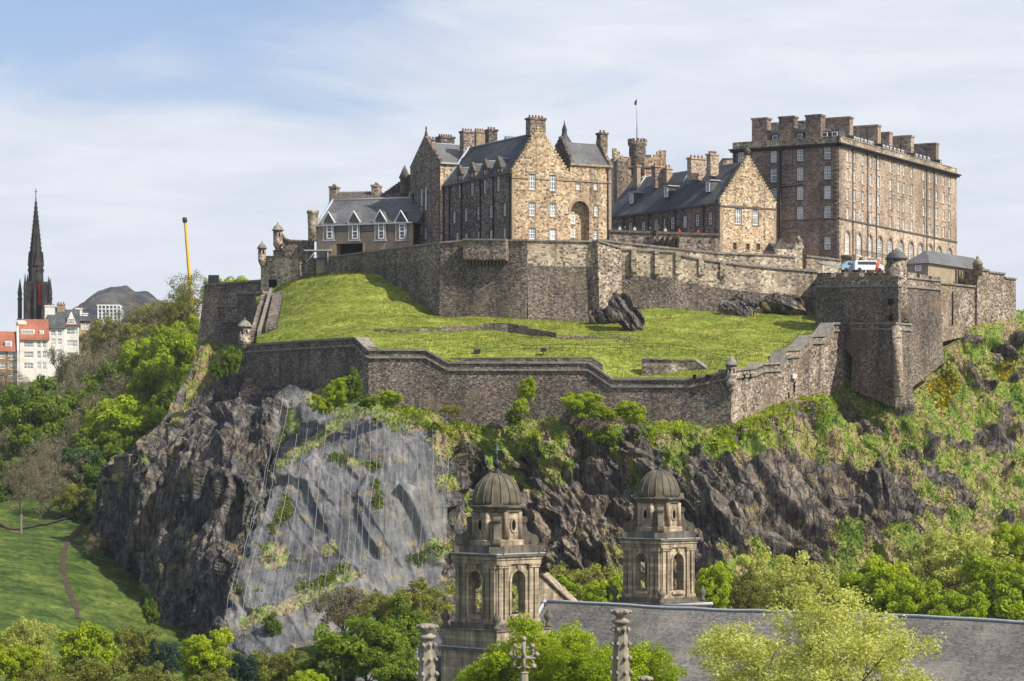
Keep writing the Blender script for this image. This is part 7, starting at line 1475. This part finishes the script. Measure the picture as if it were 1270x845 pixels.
for a in TR:
    kind, px, yt, w, Y, lb, asp, gr, grp = a
    if gr is None:
        # stand on the slope: find the ground under the crown
        best = None; x = (px-CX)/F*Y
        for yy in range(432, 850, 4):
            if float(hill_tps([(px, yy)])[0]) <= Y: best = Zp(yy, float(hill_tps([(px, yy)])[0])); break
        Yg = float(hill_tps([(px, min(840, yt+w*asp*1.02))])[0])
        if Yg < Y-4 and not (px > 225 or yt < 405): Y = Yg; best = Zp(yt+w*asp*1.02, Y)
        zc = Zp(yt, Y)-w/F*Y/2*asp; gr = min(best if best else 60, zc)
    tree(kind, px, yt, w, Y, lb, asp, gr, grp)
BU = [ # bushes on the rock: kind, px, ytop, w, label, aspect
 ('lime',654,464,24,'tall narrow lime bush against the middle of the lower rampart',1.5),('lime',645,492,22,'small lime bush left below the tall narrow one',1.3),('green',636,506,22,'dark green bush at the foot of the tall narrow lime bush',1.2),
 ('lime',722,480,50,'round lime bush under the lower rampart, right of the tall narrow bush',.8),('lime',784,494,48,'spreading lime bush under the lower rampart before the corner turret',.7),('lime',752,502,34,'low lime bush between the round and the spreading one',.7),
 ('lime',483,480,34,'lime bush at the left end of the lower rampart above the slab',.8),('green',455,488,22,'green bush in the angle of the lower rampart corner',.9),('lime',420,464,44,'lime ivy bush hanging in the shaded gully left of the corner',1.0),('green',438,456,26,'dark ivy clump against the shaded rampart corner',1.8),('lime',400,488,30,'lime bush at the lower left of the gully',1.0),
 ('lime',789,560,13,'small lime bush clinging to the dark cleft behind the right tower',2.0),
 ('green',285,425,24,'green ivy patch below the left turret on the crag',2.0),('green',268,445,18,'ivy patch at the foot of the curtain wall',1.6),('green',338,760,26,'green bush at the left foot of the netted slab',1.2),
 ('olive',560,500,30,'olive bush under the rampart above the right edge of the slab',.6)]
for (kind, px, yt, w, lb, asp) in BU:
    p = min((rock_at(px, yt+k) for k in range(int(w*asp*.5), int(w*asp)+34, 4)), key=lambda q: q[1]) if yt < 520 else rock_at(px, yt+w*asp*.7); tree(kind, px, yt, w, float(p[1])-1.0, lb, asp, float(p[2])-.5, G4, 'bush', 'bush')

# ---- ground cover on the rock and the lawn edge: tufts and gorse, too many to count
def tufts(name, pick, n, size, mat, seed, up=.6):
    rs = np.random.RandomState(seed); ii, jj = np.where(pick); w = rs.choice(len(ii), n); p = RP[ii[w], jj[w]]+rs.normal(size=(n, 3))*.12; nr = RNM[ii[w], jj[w]]*-1.0
    d = rs.normal(size=(n, 3)); d[:, 2] = abs(d[:, 2])+up; d[:, 1] -= .3; d /= np.linalg.norm(d, axis=1, keepdims=True); a = np.cross(d, rs.normal(size=(n, 3))); a /= np.linalg.norm(a, axis=1, keepdims=True)
    s = size*(.5+rs.rand(n))[:, None]; V = np.stack([p-a*s*.35, p+a*s*.35, p+a*s*.22+d*s, p-a*s*.22+d*s*.9], 1).reshape(-1, 3)
    tone = np.clip(fbm(p/5, 3, seed)*1.3-.25+rs.normal(size=n)*.14, 0, 1); return tag(np_mesh(name, V, np.arange(4*n).reshape(n, 4), M[mat], attrs={'tone': ('FACE', tone)}), kind='stuff')
gn = fbm(RP.reshape(-1, 3)/3.0, 4, 91).reshape(RG.shape)
tufts('hillside_grass', (RG+(gn-.5)*1.4 > .62) & (RPX > 205), 52000, .25, 'tuft', 5)
tufts('ledge_scrub', (RG+(gn-.5)*1.2 > .25) & (RG < .6) & (RPX > 300), 14000, .3, 'leaf_bud', 6)
gb = blob(RPX.ravel(), RPY.ravel(), [(1165,470,16,24,-20,1),(1180,478,10,10,0,1),(1250,466,16,8,20,1),(1240,455,12,6,0,.9),(1172,500,8,12,0,.8),(1262,478,10,8,0,1)]).reshape(RG.shape)
wallf = np.interp(RXS, [455,540,650,760,850,908,953,980,1027,1060,1115], [500,508,514,520,523,531,509,495,489,469,499])[None, :]
tufts('wall_foot_scrub', (RPY > wallf-3) & (RPY < wallf+22+(gn-.5)*60) & (RPX > 455) & (RPX < 1100) & (gn > .49), 9000, .36, 'leaf_lime', 12)
sb = blob(RPX.ravel(), RPY.ravel(), [(338,690,18,30,0,1),(352,645,7,30,0,.9),(408,684,22,8,-20,1),(532,688,20,10,-10,1),(424,568,20,7,0,1),(452,574,16,5,0,.9),(345,540,8,30,10,.8),(505,585,8,5,0,.7),(556,600,8,20,0,.9),(470,640,5,40,0,.5),(310,735,20,12,-30,1),(395,720,40,8,-25,1)]).reshape(RG.shape)
tufts('slab_scrub', (sb+(gn-.5)*5.0 > 1.15) & (sb > .12) & (RSL > .3), 2600, .33, 'leaf_green', 14)
tufts('slab_scrub', (sb+(gn-.5)*4.0 > .8) & (sb > .1) & (RSL > .3), 4200, .3, 'tuft', 15)
tufts('gorse', (gb > .5) & (gn > .47), 5200, .42, 'leaf_gorse', 7)
tufts('undergrowth', (RG > .6) & (gn > .62) & (RPX > 440), 5000, .4, 'leaf_green', 8)
# ---- air
def haze(density):
    mb = MB(); mb.hexa([(-1400, -60, 58), (1400, -60, 58), (1400, 3700, 58), (-1400, 3700, 58)], [(-1400, -60, 330), (1400, -60, 330), (1400, 3700, 330), (-1400, 3700, 330)])
    m = bpy.data.materials.new('haze'); m.use_nodes = True; N = m.node_tree.nodes; N.clear(); o = N.new('ShaderNodeOutputMaterial'); v = N.new('ShaderNodeVolumePrincipled'); v.inputs['Color'].default_value = (.82, .88, 1, 1); v.inputs['Density'].default_value = density; v.inputs['Anisotropy'].default_value = .2
    m.node_tree.links.new(v.outputs[0], o.inputs['Volume']); tag(mb.build('haze', m), kind='stuff')
if HAZE: haze(HAZE)
